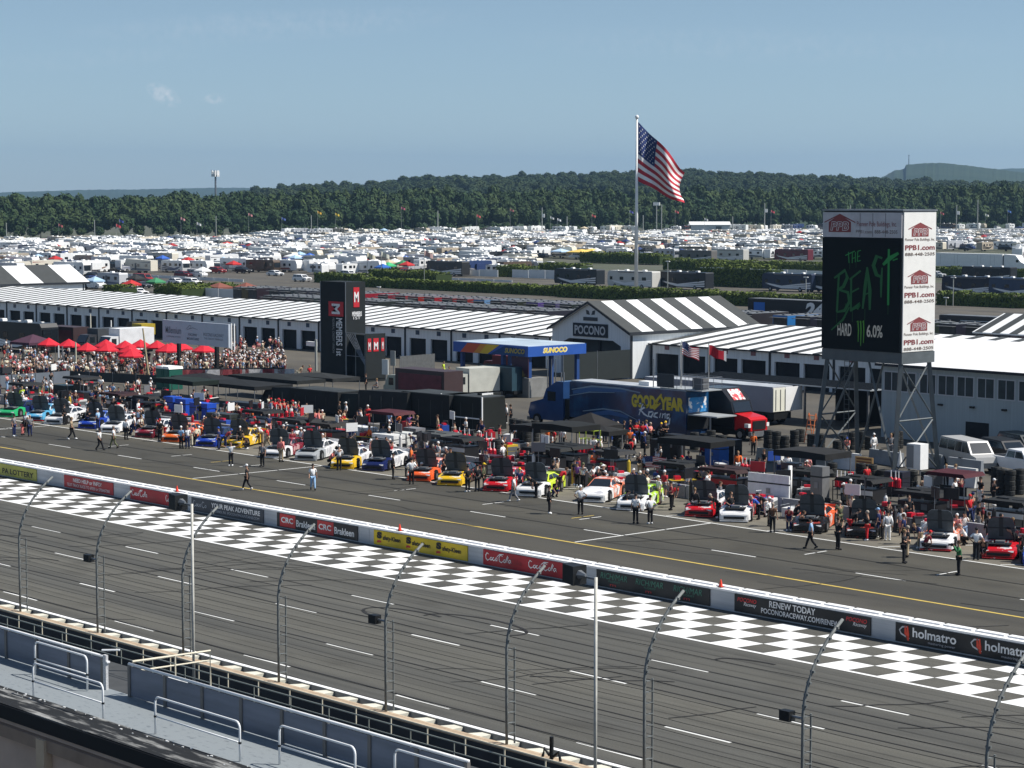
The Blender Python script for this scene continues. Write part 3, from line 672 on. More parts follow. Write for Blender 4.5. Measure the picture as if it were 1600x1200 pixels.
# place the lower line lettering properly (screen bottom fifth)
for q in list(sc.children):
    if q.data.materials[0] == lw: q.location.z = atY(1350, 524, YT).z - (zb) - .1
    else: q.location.z = HS * .18 ; q.scale.z = .82; q.location.z = (zb) * .18 + HS * .17
st_ = MB(); zc = atY(1350, 520, YT).z
strokes([[.1, (.05, .9), (.2, .95), (.28, .6), (.25, .15)], [.1, (.4, .9), (.52, .95), (.58, .6), (.55, .0)], [.1, (.7, .9), (.85, .97), (.9, .6), (.87, .12)]], (W_ * .45, -.13, zc - .95), X_, Z_, W_ * .11, 1.9, .1, lwg, sc, 'screen_mark', .01)
# header banner: roof logo and lettering
mar = flat('maroon_lettering', (.22, .05, .05)); zh0 = zs1 + .05; hh = zt - .1 - zh0
def house(o, r, u, w_, h_, parent, big=1):
    r = Vector(r); u = Vector(u); n = r.cross(u); o = Vector(o)
    P_ = lambda a, b: o + r * (a * w_) + u * (b * h_) + n * .012
    m = MB(); m.poly([P_(.14, 0), P_(.86, 0), P_(.86, .55), P_(.5, .98), P_(.14, .55)]); m.poly([P_(0, .52), P_(.06, .5), P_(.5, .92), P_(.94, .5), P_(1, .52), P_(.5, 1.0)]) if 0 else None
    m.prism([P_(0, .5), P_(.5, .92), P_(1, .5), P_(1, .56), P_(.5, 1.0), P_(0, .56)], n * .004)
    lo = m.build('roof_logo', mar, parent)
    wl_ = flat('logo_white', (.6, .58, .58))
    txt('PPB', o + r * (.2 * w_) + u * (.08 * h_) + n * .012, r, u, w_ * .6, h_ * .5, wl_, parent, .15, .05)
    txt('PPB', o + r * (.22 * w_) + u * (.11 * h_) + n * .02, r, u, w_ * .56, h_ * .44, mar, parent, .15, 0)
house((.15, -.1, zh0 + .2 * hh), X_, Z_, W_ * .4, hh * .74, hb)
txt('Pioneer Pole Buildings, Inc.', (W_ * .44, -.1, zh0 + .38 * hh), X_, Z_, W_ * .5, hh * .26, mar, hb); txt('PPB1.com  888-448-2505', (W_ * .43, -.1, zh0 + .16 * hh), X_, Z_, W_ * .52, hh * .14, flat('brown_lettering', (.12, .08, .06)), hb)
fr = MB()
for u in (.48, .64, .80): fr.box(u * W_ - .03, u * W_ + .03, -.104, -.1001, zh0 + .05, zt - .15)
fr.build('seam', flat('seam_grey', (.2, .2, .21)), hb)
Hs = zt - zb
for k in range(3):
    z = zt - .08 * Hs - k * Hs * .335; y0 = .28; wy = DY - .56
    house((W_ + .1, y0 + wy * .08, z - Hs * .1), Y_, Z_, wy * .84, Hs * .1, sb)
    bl_ = flat('brown_lettering', (.12, .08, .06))
    txt('Pioneer Pole Buildings, Inc.', (W_ + .1, y0 - .1, z - Hs * .135), Y_, Z_, wy + .2, Hs * .025, bl_, sb)
    txt('PPB1.com', (W_ + .1, y0 - .1, z - Hs * .195), Y_, Z_, wy + .2, Hs * .036, mar, sb, 0, .03); txt('888-448-2505', (W_ + .1, y0 - .1, z - Hs * .235), Y_, Z_, wy + .2, Hs * .022, bl_, sb, 0, .01)
# legs: splayed, square sections, with bracing
legm = mat('tower_steel', (.1, .115, .12), .5, .1, .15, 1)
ft = {}
def foot(px, py): p = at(px, py, 0); return (p.x - s0.x, p.y - YT, 0)
tops = {'fl': (.3, .2, zb - .8), 'bl': (.3, DY - .3, zb - .8), 'fr': (W_ - .15, .2, zb - .8), 'br': (W_ - .15, DY - .3, zb - .8)}
A_ = -.45
feet = {'fl': (tops['fl'][0] + A_, -.7, 0), 'bl': (tops['bl'][0] + A_, DY + .6, 0), 'fr': (tops['fr'][0] + .25, -.7, 0), 'br': (tops['br'][0] + .25, DY + .6, 0)}
MB().box(-.05, W_ + .1, 0, DY, zb - .8, zb).build('beam', legm, t)
for k in tops: MB().tube([feet[k], tops[k]], .21, 4).build('leg', legm, t)
def lp_(k, f): a, b_ = Vector(feet[k]), Vector(tops[k]); return a + (b_ - a) * f
for a, b_ in (('fl', 'bl'), ('fr', 'br')):
    for f0, f1 in ((0, .48), (.48, 1)):
        MB().tube([lp_(a, f0), lp_(b_, f1)], .07, 4).build('brace', legm, t); MB().tube([lp_(b_, f0), lp_(a, f1)], .07, 4).build('brace', legm, t)
    MB().tube([lp_(a, .48), lp_(b_, .48)], .06, 4).build('strut', legm, t)
mid = Vector((W_ / 2, .2, zb - .8))
for k, f in (('fl', .35), ('fr', .35)):
    MB().tube([feet[k], tuple(mid + Vector(((-1 if k == 'fl' else 1) * .6, 0, 0)))], .1, 4).build('diagonal', legm, t)
mid = Vector((W_ / 2, DY - .3, zb - .8))
for k in ('bl', 'br'): MB().tube([feet[k], tuple(mid + Vector(((-1 if k == 'bl' else 1) * .6, 0, 0)))], .09, 4).build('diagonal', legm, t)
lx = 1.5; ld = MB()
for s in (-.22, .22): ld.tube([(lx + s, 1.0, 0), (lx + s, 1.0, zb - .8)], .03, 4)
for i in range(22): ld.tube([(lx - .22, 1.0, .3 + i * .35), (lx + .22, 1.0, .3 + i * .35)], .02, 4)
ld.build('ladder', legm, t)
for x in (.1, 2.6, W_ * .75, W_ - .3): MB().tube([(x, .3, zt), (x, .3, zt + .55)], .02, 4).build('antenna', dark, t)
# ------------------------------------------------------------------ far setting: forest, hills, back wall
import numpy as np
nrs = np.random.RandomState(4)
ANG = math.atan2(FW.y, FW.x)
def polar(px, D, z=0.0):
    """point at horizontal distance D along the sight line of photo column px"""
    a = ray(px, HOR); t = D / math.hypot(a.x, a.y); return Vector((a.x * t, a.y * t, z))
leafm = mat('forest_leaves', (.021, .048, .016), .9, c2=(.05, .078, .024), vscale=.07, thr=(.4, .6))
leafm2 = mat('hill_leaves', (.02, .042, .016), .9, c2=(.038, .06, .02), vscale=.02, thr=(.4, .6))
barkm = mat('bark', (.06, .045, .035), .9, 0, .2, 3)
def crown_tris(n, rx, rz, s, rs):
    """leaf clumps on a lumpy crown: small triangles facing mostly outward and upward"""
    lob = rs.normal(size=(9, 3)); lob /= np.linalg.norm(lob, axis=1)[:, None]; lob[:, 2] = lob[:, 2] * .8 + .15
    k = rs.randint(0, 9, n); d = rs.normal(size=(n, 3)); d /= np.linalg.norm(d, axis=1)[:, None]
    c = lob[k] * .52 + d * (.5 * rs.uniform(.75, 1.08, n))[:, None]
    c *= np.array([rx, rx, rz])
    nrm = d + rs.normal(size=(n, 3)) * .35 + np.array([0, 0, .3]); nrm /= np.linalg.norm(nrm, axis=1)[:, None]
    a = np.cross(nrm, rs.normal(size=(n, 3))); a /= np.linalg.norm(a, axis=1)[:, None]; b = np.cross(nrm, a)
    sz = (s * rs.uniform(.6, 1.5, n))[:, None]
    return np.stack([c + a * sz, c - a * sz * .6 + b * sz, c - a * sz * .6 - b * sz], 1)
def tri_mesh(name, T, m):
    n = len(T); me = bpy.data.meshes.new(name); me.vertices.add(n * 3); me.vertices.foreach_set('co', T.reshape(-1).astype(np.float32))
    me.loops.add(n * 3); me.loops.foreach_set('vertex_index', np.arange(n * 3, dtype=np.int32)); me.polygons.add(n)
    me.polygons.foreach_set('loop_start', np.arange(0, n * 3, 3, dtype=np.int32)); me.materials.append(m); me.update(calc_edges=True); me.validate(); return me
protos = [crown_tris(1300, 1, 1, .12, nrs) for _ in range(8)]
def wood(name, lab, items, m, kind='stuff'):
    out = []
    for p, rx, rz in items:
        T = protos[nrs.randint(8)].copy(); a = nrs.uniform(0, 6.28); ca, sa = math.cos(a), math.sin(a)
        x = T[..., 0] * ca - T[..., 1] * sa; y = T[..., 0] * sa + T[..., 1] * ca
        out.append(np.stack([x * rx + p[0], y * rx + p[1], T[..., 2] * rz + p[2]], -1))
    o = mk(name, tri_mesh(name, np.concatenate(out), m)); tag(o, lab, 'trees', kind=kind); return o
def D0(px): return 1085 + (px / 1600) * 190 if px < 1700 else 1290       # wood edge distance
tops = [(-100, 303), (0, 305), (25, 299), (60, 301), (95, 296), (130, 300), (200, 300), (275, 296), (340, 300), (400, 295), (500, 292), (650, 291), (800, 290), (900, 289), (1000, 291), (1100, 289), (1200, 287), (1300, 288), (1400, 284), (1480, 281), (1550, 282), (1700, 279)]
def lerp(tab, x):
    for i in range(len(tab) - 1):
        if x <= tab[i + 1][0]: t = (x - tab[i][0]) / (tab[i + 1][0] - tab[i][0]); return tab[i][1] + t * (tab[i + 1][1] - tab[i][1])
    return tab[-1][1]
items = []
for row, (dd, hk) in enumerate(((0, .62), (7, .8), (16, .93), (28, 1), (42, 1.0))):
    px = -90 - row * 7
    while px < 1700:
        D = D0(px) + 14 + dd + nrs.uniform(-4, 4); y = lerp(tops, px) + nrs.normal() * 1.6 + 1
        ztop = CH + (HOR - y) / FPX * D; z_ = ztop * hk * nrs.uniform(.93, 1.02)
        rz = z_ * nrs.uniform(.36, .46); rx = nrs.uniform(3.8, 6.4)
        items.append(((*polar(px, D)[:2], z_ - rz), rx, rz)); px += rx * 1.25 / D * FPX * (1 if row < 3 else 1.1)
wood('forest', 'dense dark green wood standing behind the infield camping ground', items, leafm)
# trunks seen under the edge of the wood are lost in its shade; the row of round trees in front is countable
rp = crown_tris(700, 3.1, 3.0, .42, nrs); crown_me = [tri_mesh('crown', crown_tris(700, 3.1 + .3 * i, 3.0 + .25 * i, .42, nrs), leafm) for i in range(3)]
trk = MB().tube([(0, 0, 0), (0.05, 0, 1.2), (0, .05, 2.6)], [.3, .22, .12], 6).mesh('trunk', barkm)
px = 4; k = 0
while px < 1600:
    D = D0(px) + 2 + nrs.uniform(-3, 3)
    if not (160 < px < 185 or 1075 < px < 1130 or 1288 < px < 1460):
        t = thing('round_tree', 'small round tree in the row at the foot of the wood', 'tree', polar(px, D), nrs.uniform(0, 6), 'row of small round trees in front of the wood'); s = nrs.uniform(.8, 1.15); t.scale = (s, s, s * nrs.uniform(.9, 1.1))
        mk('trunk', trk, t); c = mk('crown', crown_me[k % 3], t); c.location = (0, 0, 3.6)
    px += nrs.uniform(15, 27); k += 1
# farther wooded ridge
ridge = [(380, 300), (420, 291), (480, 287), (520, 285), (560, 287), (620, 279), (680, 274), (760, 274), (830, 271), (900, 272), (960, 266), (1000, 265), (1080, 264), (1150, 268), (1200, 271), (1290, 274), (1400, 279), (1500, 283), (1640, 285)]
hv = MB(); NP = 60
for i in range(NP + 1):
    px = 330 + i * (1700 - 330) / NP; y = lerp(ridge, px) + 2
    for D, f in ((1500, 0), (1900, .65), (2300, 1), (2900, .3)):
        zt_ = CH + (HOR - y) / FPX * 2300 - 12; p = polar(px, D); hv.v.append((p.x, p.y, max(-.4, zt_ * f)))
for i in range(NP):
    for j in range(3): a = i * 4 + j; hv.f.append((a, a + 4, a + 5, a + 1)); hv.m.append(0)
struct(hv.build('hills', mat('hill_ground', (.03, .05, .02), .9, 0, .2, .01)))
items = []
for r in range(16):
    f = r / 15; D = 1620 + 680 * f; px = 350 + (r % 2) * 6
    while px < 1680:
        y = lerp(ridge, px) + nrs.normal() * 1.1; base = (CH + (HOR - y) / FPX * 2300 - 12)
        fz = (.65 * (D - 1500) / 400 if D < 1900 else .65 + .35 * (D - 1900) / 400)
        rz = nrs.uniform(5, 8); rx = nrs.uniform(5, 8)
        items.append(((*polar(px, D)[:2], base * fz + 12 - rz * .9 + (nrs.normal() * 1.2)), rx, rz)); px += rx * 1.45 / D * FPX
hw_ = wood('hill_wood', 'wooded ridge rising behind the near wood', items, leafm2)
# distant hills
def far_hill(name, prof, D, deep, m):
    b = MB(); n = len(prof)
    for i, (px, y) in enumerate(prof):
        z = CH + (HOR - y) / FPX * D
        for d, f in ((-deep, 0), (-deep * .4, .7), (0, 1), (deep, 0)):
            p = polar(px, D + d); b.v.append((p.x, p.y, max(-.4, z * f)))
    for i in range(n - 1):
        for j in range(3): a = i * 4 + j; b.f.append((a, a + 4, a + 5, a + 1)); b.m.append(0)
    return struct(b.build(name, m, smooth=False))
fm = mat('far_forest', (.012, .03, .012), .95, c2=(.025, .045, .018), vscale=.012, bump=.8)
def rough(prof, step, amp, seed):
    r_ = random.Random(seed); out = []; x = prof[0][0]
    while x < prof[-1][0]: out.append((x, lerp(prof, x) + r_.uniform(-amp, amp))); x += step
    return out
far_hill('far_hill', rough([(1340, 284), (1380, 277), (1395, 268), (1412, 265), (1412.5, 259), (1450, 256), (1475, 256), (1510, 260), (1550, 265), (1600, 271), (1700, 280)], 3, .5, 1), 5200, 900, fm)
far_hill('far_hill_right', rough([(1500, 270), (1580, 264.5), (1640, 264), (1800, 266)], 6, .3, 2), 8500, 1500, fm)
far_hill('far_ridge', rough([(-200, 303), (0, 301), (60, 299), (130, 297), (230, 296), (330, 293.5), (420, 294), (600, 297)], 5, .4, 3), 9000, 1500, fm)
m_ = atD(1420, 258, 5200); t = thing('radio_mast', 'thin radio mast on the far blue hill', 'mast', (m_.x, m_.y, m_.z - 3)); MB().tube([(0, 0, 0), (0, 0, 24)], [1.3, .8], 5).build('shaft', steel, t); MB().tube([(0, 0, 24), (0, 0, 26)], 1.6, 5).build('head', steel, t)
# cell tower with lamp head at the left
m_ = polar(337, 1180); t = thing('light_tower', 'tall steel mast with an antenna head rising above the wood at the left', 'tower', m_)
hz = CH + (HOR - 270) / FPX * 1180
MB().tube([(0, 0, 0), (0, 0, hz)], [.7, .45], 8).build('mast', steel, t); b = MB()
for i in range(9): a = i * .7; b.box(1.7 * math.cos(a) - .3, 1.7 * math.cos(a) + .3, 1.7 * math.sin(a) - .3, 1.7 * math.sin(a) + .3, hz - 2.2, hz + (.4 if i % 2 else 1.0))
b.tube([(0, 0, hz - 1.3), (0, 0, hz - .9)], 1.9, 10); b.build('antenna_head', whitem, t)
# back wall with lettering
bwm = mat('back_wall_white', (.72, .73, .7), .7, 0, .1, .1); pts = []
def bwp(px): D = 1005 + px / 1600 * 245; return polar(px, D)
wt = MB(); cols = [-60, 120, 240, 395, 600, 800, 1000, 1200, 1440, 1680]
bankz_ = lambda px: .6 + px / 1600 * 2.4
for a, b_ in zip(cols, cols[1:]):
    p, q = (bwp(a), bwp(b_)) if a < 395 else (polar(a, D0(a) - 48), polar(b_, D0(b_) - 48)); d = (q - p).normalized(); nrm = Vector((-d.y, d.x, 0)) * .3; ha, hb2 = (1.9, 1.9) if a < 395 else (bankz_(a) + .7, bankz_(b_) + .7)
    wt.prism([p, q, q + Vector((0, 0, hb2)), p + Vector((0, 0, ha))], nrm)
bw_ = wt.build('back_wall', bwm); tag(bw_, 'long low white wall along the far side of the camping ground', 'wall')
p, q = bwp(147), bwp(196); d = (q - p).normalized(); txt('POCONO', p + Vector((0, 0, .1)), d, Z_, (q - p).length, 2.3, letk, bw_, .3, .04, off=.4)
tr = MB(); p, q = bwp(-60), bwp(420); d = (bwp(420) - bwp(-60)).normalized(); nn = Vector((d.y, -d.x, 0)) * (1 if True else -1)
cdir = Vector((p.x, p.y, 0)).normalized() * -1
tr.poly([p + cdir * 1 + Vector((0, 0, .25)), q + cdir * 1 + Vector((0, 0, .25)), q + cdir * 42 + Vector((0, 0, .02)), p + cdir * 42 + Vector((0, 0, .02))]); struct(tr.build('far_track', mat('far_asphalt', (.05, .05, .052), .9, 0, .1, .05)))
# poles across the field
for px, y0, y1, D, hd in ((9, 370, 347, 1070, 0), (147, 372, 343, 1060, 0), (337, 366, 337, 1110, 0), (486, 350, 336, 1130, 0), (684, 350, 329, 1140, 0), (847, 371, 324, 1120, 1), (886, 353, 338, 1170, 0), (1026, 356, 316, 1130, 2), (1195, 345, 317, 1200, 1), (1329, 345, 320, 1200, 0), (1495, 345, 320, 1190, 1), (1528, 345, 312, 1190, 0), (1005, 350, 336, 1180, 0), (1145, 350, 338, 1180, 0)):
    p = polar(px, D); h0 = CH + (HOR - y1) / FPX * D
    t = thing('field_pole', 'tall pole standing before the wood', 'pole', p, 0, 'poles at the edge of the wood')
    MB().tube([(0, 0, 0), (0, 0, h0)], [.3, .22], 6).build('shaft', mat('pole_grey', (.35, .36, .33), .6, .1, .1, 1), t)
    if hd == 2: MB().box(-2.2, 2.2, -.2, .2, h0 - 1.6, h0).build('floodlights', whitem, t); MB().tube([(3.5, 0, 0), (3.5, 0, h0 - 1)], .25, 6).build('shaft', MATS['pole_grey'], t)
    if hd == 1: MB().box(.2, 1.9, -.1, .1, h0 - 5, h0 - 3.2).build('sign_panel', whitem, t)
# hedges
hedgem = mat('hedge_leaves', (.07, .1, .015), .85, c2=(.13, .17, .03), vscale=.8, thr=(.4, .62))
def hedge(px0, px1, pyb, hgt, wid, lab):
    a = at(px0, pyb, 0); Y = a.y; b_ = atY(px1, pyb, Y); Ln = b_.x - a.x; n = int(Ln * wid * 26) ; n = min(n, 26000)
    rs = nrs; x = rs.uniform(0, Ln, n); u = rs.uniform(0, 1, n) ; side = rs.uniform(0, 1, n)
    hh = hgt * (.88 + .12 * np.sin(x * .9) * np.cos(x * .37 + 1) + .06 * np.sin(x * 2.7))
    z = np.where(side < .5, hh * (1 - .06 * rs.uniform(0, 1, n)), hh * u); y = np.where(side < .5, wid * u, rs.uniform(0, .25, n))
    c = np.stack([x, y, z], 1); nrm = np.where((side < .5)[:, None], np.array([0, 0, 1.]), np.array([0, -1., .3])) + rs.normal(size=(n, 3)) * .5
    nrm /= np.linalg.norm(nrm, axis=1)[:, None]; A = np.cross(nrm, rs.normal(size=(n, 3))); A /= np.linalg.norm(A, axis=1)[:, None]; B = np.cross(nrm, A); sz = rs.uniform(.14, .34, n)[:, None]
    t = thing('hedge', lab, 'hedge', (a.x, Y, 0)); mk('foliage', tri_mesh('foliage', np.stack([c + A * sz, c - A * sz * .6 + B * sz, c - A * sz * .6 - B * sz], 1), hedgem), t)
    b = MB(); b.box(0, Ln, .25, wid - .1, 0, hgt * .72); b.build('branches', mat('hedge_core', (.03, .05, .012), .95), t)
    return t
HEDGES = [(560, 880, 448, 2.1, 4, 'clipped hedge behind the red haulers left of the flagpole'), (870, 1290, 464, 2.6, 4, 'long clipped hedge behind the entrance hall roof and flagpole'), (1462, 1600, 476, 2.6, 4, 'clipped hedge right of the video tower in front of the motorcoaches'),
          (1035, 1290, 421, 3.2, 5, 'hedge beyond the black motorcoaches right of the flagpole'), (905, 1030, 409, 3.2, 6, 'hedge in front of the far campers near the flagpole'), (840, 905, 425, 2.6, 5, 'short hedge left of the motorcoaches'),
          (1085, 1205, 446, 5.4, 4, 'tall bushy hedge between the striped coach and the navy coach'), (1460, 1600, 432, 2.6, 4, 'hedge between the white hauler and the black coaches'), (310, 365, 460, 2.4, 5, 'dark green hedge among the parked cars at the left'), (240, 282, 470, 3.4, 8, 'round dark bush among parked cars'), (160, 188, 463, 2.4, 4, 'small hedge beside the left striped hall'),
          (490, 565, 441, 2.4, 4, 'hedge beside the white suv'), (575, 680, 441, 3.2, 5, 'hedge around the green and blue tent'), (775, 820, 432, 3.0, 5, 'small hedge beside the white fence panels')]
for h_ in HEDGES: hedge(*h_)

# ------------------------------------------------------------------ big flag
fp = at(994, 459, 0); fz = CH + (HOR - 187) / FPX * math.hypot(fp.x, fp.y)
t = thing('flagpole', 'very tall white flagpole behind the entrance hall', 'flagpole', fp)
MB().tube([(0, 0, 0), (0, 0, fz)], [.42, .2], 10).build('shaft', whitem, t, smooth=True); MB().ell((0, 0, fz + .35), (.4, .4, .45)).build('finial', whitem, t, smooth=True)
Df = math.hypot(fp.x, fp.y); k_ = Df / FPX * 1.004
fred = mat('flag_red', (.42, .015, .03), .75, 0, .1, .8); fwh = mat('flag_white', (.78, .77, .75), .75, 0, .05, .8); fbl = mat('flag_blue', (.012, .03, .13), .75, 0, .1, .8)
def flagmesh(name, P, nu, parent, canton=True, reds=fred, whites=fwh):
    b = MB(); NV = 26
    V = [[P(i / nu, j / NV) for i in range(nu + 1)] for j in range(NV + 1)]
    for j in range(NV + 1): b.v += [tuple(p) for p in V[j]]
    for j in range(NV):
        for i in range(nu):
            a = j * (nu + 1) + i; b.f.append((a, a + nu + 1, a + nu + 2, a + 1)); s = j // 2
            b.m.append(2 if (i / nu < .4 and s < 7) else (0 if s % 2 == 0 else 1))
    o = b.build(name, [reds, whites, fbl], parent, smooth=True); st = MB()
    for r_ in range(9):
        for c_ in range(6 if r_ % 2 == 0 else 5):
            u = (.4 / 12) * (1 + 2 * c_ + (0 if r_ % 2 == 0 else 1)); v = (7 / 13) * (r_ + 1) / 10
            c0 = Vector(P(u, v)); du = (Vector(P(u + .01, v)) - c0).normalized(); dv = (Vector(P(u, v + .01)) - c0).normalized(); nn = du.cross(dv).normalized(); sz = .016 * (Vector(P(0, 1)) - Vector(P(0, 0))).length
            for sg in (1, -1): st.poly([c0 + nn * .03 * sg + (du * math.cos(a) + dv * math.sin(a)) * (sz * (1 if q % 2 == 0 else .42)) for q, a in enumerate([2 * math.pi * i / 10 for i in range(10)])], 0)
    st.build('stars', fwh, o); return o
def PF(u, v):
    # hoist from (993,192) to (995,284); fly from (1069,268) to (1069,321), in photo pixels about the pole, with folds out of plane
    h0 = Vector((1.5, 192 + v * 91)); f0 = Vector((75 - 8 * math.sin(v * math.pi) * (1 if v < .85 else .6), 269 + v * 51))
    sag = 5 * math.sin(u * math.pi) * (1 - v) * -.4 + 3.0 * math.sin(u * 9 + v * 2) * u
    p = h0 + (f0 - h0) * u; y = p.y + sag
    out = 1.3 * math.sin(u * 8.5 - v * 2.6) * min(1, u * 3) + .7 * math.sin(u * 15 + v * 7) * u + (1.6 * max(0, u - .55) * (v - .3) * 2)
    z = CH + (HOR - y) * k_; q = Vector((RT.x, RT.y, 0)).normalized(); nn = Vector((-q.y, q.x, 0))
    return tuple(Vector((fp.x, fp.y, 0)) + q * (p.x * k_) + nn * out + Vector((0, 0, z)))
fl_ = flagmesh('flag', PF, 44, None); tag(fl_, 'huge stars and stripes flag flying from the tall white flagpole', 'flag')
# ------------------------------------------------------------------ vehicles in the camping ground
tyre_me = {}
def wheel(parent, x, y, r, w_=.22, side=1, name='wheel'):
    key = (round(r, 2), round(w_, 2))
    if key not in tyre_me:
        b = MB(); b.tube([(0, -w_ / 2, 0), (0, w_ / 2, 0)], r, 12, 0); b.tube([(0, -w_ / 2 - .01, 0), (0, w_ / 2 + .01, 0)], r * .55, 8, 1)
        tyre_me[key] = b.mesh('wheel', [black, mat('wheel_rim', (.35, .36, .37), .35, .7)])
    o = mk(name, tyre_me[key], parent); o.location = (x, y, r); return o
def motorhome(L_=10.5, W_=2.5, H=3.3, swoosh=(.25, .22, .2), coach=False, slides=True, name='motorhome'):
    t = thing(name, 'motorhome', name.replace('_', ' '), (0, 0, -500))
    b = MB(); z0 = .4
    b.prism([(-L_ / 2, -W_ / 2, z0), (L_ / 2 - .25, -W_ / 2, z0), (L_ / 2, -W_ / 2, z0 + .8), (L_ / 2 - .12, -W_ / 2, H - .5), (L_ / 2 - .5, -W_ / 2, H), (-L_ / 2 + .15, -W_ / 2, H), (-L_ / 2, -W_ / 2, H - .2)], (0, W_, 0))
    o = b.build('body', paint, t); o['tint'] = 1
    dec = mat('decal_%d' % int(sum(swoosh) * 1000), swoosh, .5)
    s = MB()
    for sg in (-1, 1):
        y = sg * (W_ / 2 + .006)
        for q in range(3):
            s.poly([(-L_ / 2 + .3, y + sg * q * .002, .7 + q * .5), (L_ * .1 + q * .6, y + sg * q * .002, .6 + q * .12), (L_ / 2 - .9, y + sg * q * .002, 1.5 + q * .12), (L_ * .1, y + sg * q * .002, .85 + q * .16), (-L_ / 2 + .3, y + sg * q * .002, 1.0 + q * .5)])
    s.build('decal', dec, o)
    MB().prism([(L_ / 2 + .0, -W_ / 2 + .15, 1.35), (L_ / 2 - .05, -W_ / 2 + .15, H - .75), (L_ / 2 + .03, -W_ / 2 + .15, H - .75), (L_ / 2 + .06, -W_ / 2 + .15, 1.35)], (0, W_ - .3, 0)).build('windscreen', glass, t)
    for x, w_ in ((L_ / 2 - 1.2, .8), (L_ * .18, 1.1), (-L_ * .08, .9), (-L_ * .32, 1.2)):
        MB().box(x - w_ / 2, x + w_ / 2, -W_ / 2 - .02, W_ / 2 + .02, 1.75, 2.45).build('window', glass, t)
    if slides:
        c = MB().box(-L_ * .1, L_ * .2, -W_ / 2 - .55, -W_ / 2, .9, 2.75).build('slide_out', paint, t); c['tint'] = 1
    r = MB()
    for x in (-L_ * .25, L_ * .15): r.prism([(x - .45, -.35, H), (x + .45, -.35, H), (x + .35, -.35, H + .3), (x - .35, -.35, H + .3)], (0, .7, 0))
    for x in (-L_ * .05, L_ * .32): r.box(x - .2, x + .2, .3, .7, H, H + .12)
    r.build('roof_unit', whitem, t)
    MB().tube([(-L_ * .3, W_ / 2 + .08, H - .25), (L_ * .25, W_ / 2 + .08, H - .25)], .1, 6).build('awning', greym, t)
    for x in (-L_ * .27, L_ * .33):
        for sg in (-1, 1): wheel(t, x, sg * (W_ / 2 - .14), .46, .3)
    return kid_index(t)
def trailer(L_=8, W_=2.4, H=3.1, swoosh=(.3, .3, .33), fifth=False, name='travel_trailer'):
    t = thing(name, 'trailer', 'camper', (0, 0, -500)); b = MB(); z0 = .55
    if fifth: pf = [(-L_ / 2, z0), (L_ / 2 - 2.2, z0), (L_ / 2 - 2.2, 1.6), (L_ / 2 - .1, 1.75), (L_ / 2, 2.3), (L_ / 2 - .5, H + .3), (-L_ / 2, H)]
    else: pf = [(-L_ / 2, z0), (L_ / 2 - .5, z0), (L_ / 2, 1.1), (L_ / 2 - .05, 2.2), (L_ / 2 - .5, H - .1), (L_ / 2 - .9, H), (-L_ / 2 + .2, H), (-L_ / 2, H - .3)]
    b.prism([(x, -W_ / 2, z) for x, z in pf], (0, W_, 0)); o = b.build('body', paint, t); o['tint'] = 1
    dec = mat('decal_%d' % int(sum(swoosh) * 1000), swoosh, .5); s = MB()
    for sg in (-1, 1):
        y = sg * (W_ / 2 + .006); s.poly([(-L_ / 2 + .2, y, .7), (L_ / 2 - 2.3, y, .7), (L_ / 2 - 3.2, y, 1.25), (-L_ / 2 + .2, y, 1.0)]); s.poly([(-L_ / 2 + .2, y, 2.6), (0, y, 2.75), (-L_ / 2 + .2, y, 2.85)])
    s.build('decal', dec, o)
    for x, w_ in ((-L_ * .33, .9), (-L_ * .02, 1.0), (L_ * .2, .7)): MB().box(x - w_ / 2, x + w_ / 2, -W_ / 2 - .02, W_ / 2 + .02, 1.6, 2.3).build('window', glass, t)
    MB().box(L_ * .08 - .33, L_ * .08 + .33, W_ / 2 + .0, W_ / 2 + .04, .7, 2.5).build('door', greym, t)
    r = MB().prism([(-.5, -.35, H), (.5, -.35, H), (.35, -.35, H + .32), (-.4, -.35, H + .32)], (0, .7, 0)); r.box(-L_ * .35, -L_ * .35 + .4, -.2, .2, H, H + .14); r.build('roof_unit', whitem, t)
    MB().tube([(L_ / 2 - .6, 0, z0 + .1), (L_ / 2 + .8, 0, z0)], .06, 5).build('hitch', dark, t)
    for x in (-.9, -.1):
        for sg in (-1, 1): wheel(t, x, sg * (W_ / 2 - .12), .36, .22)
    return kid_index(t)
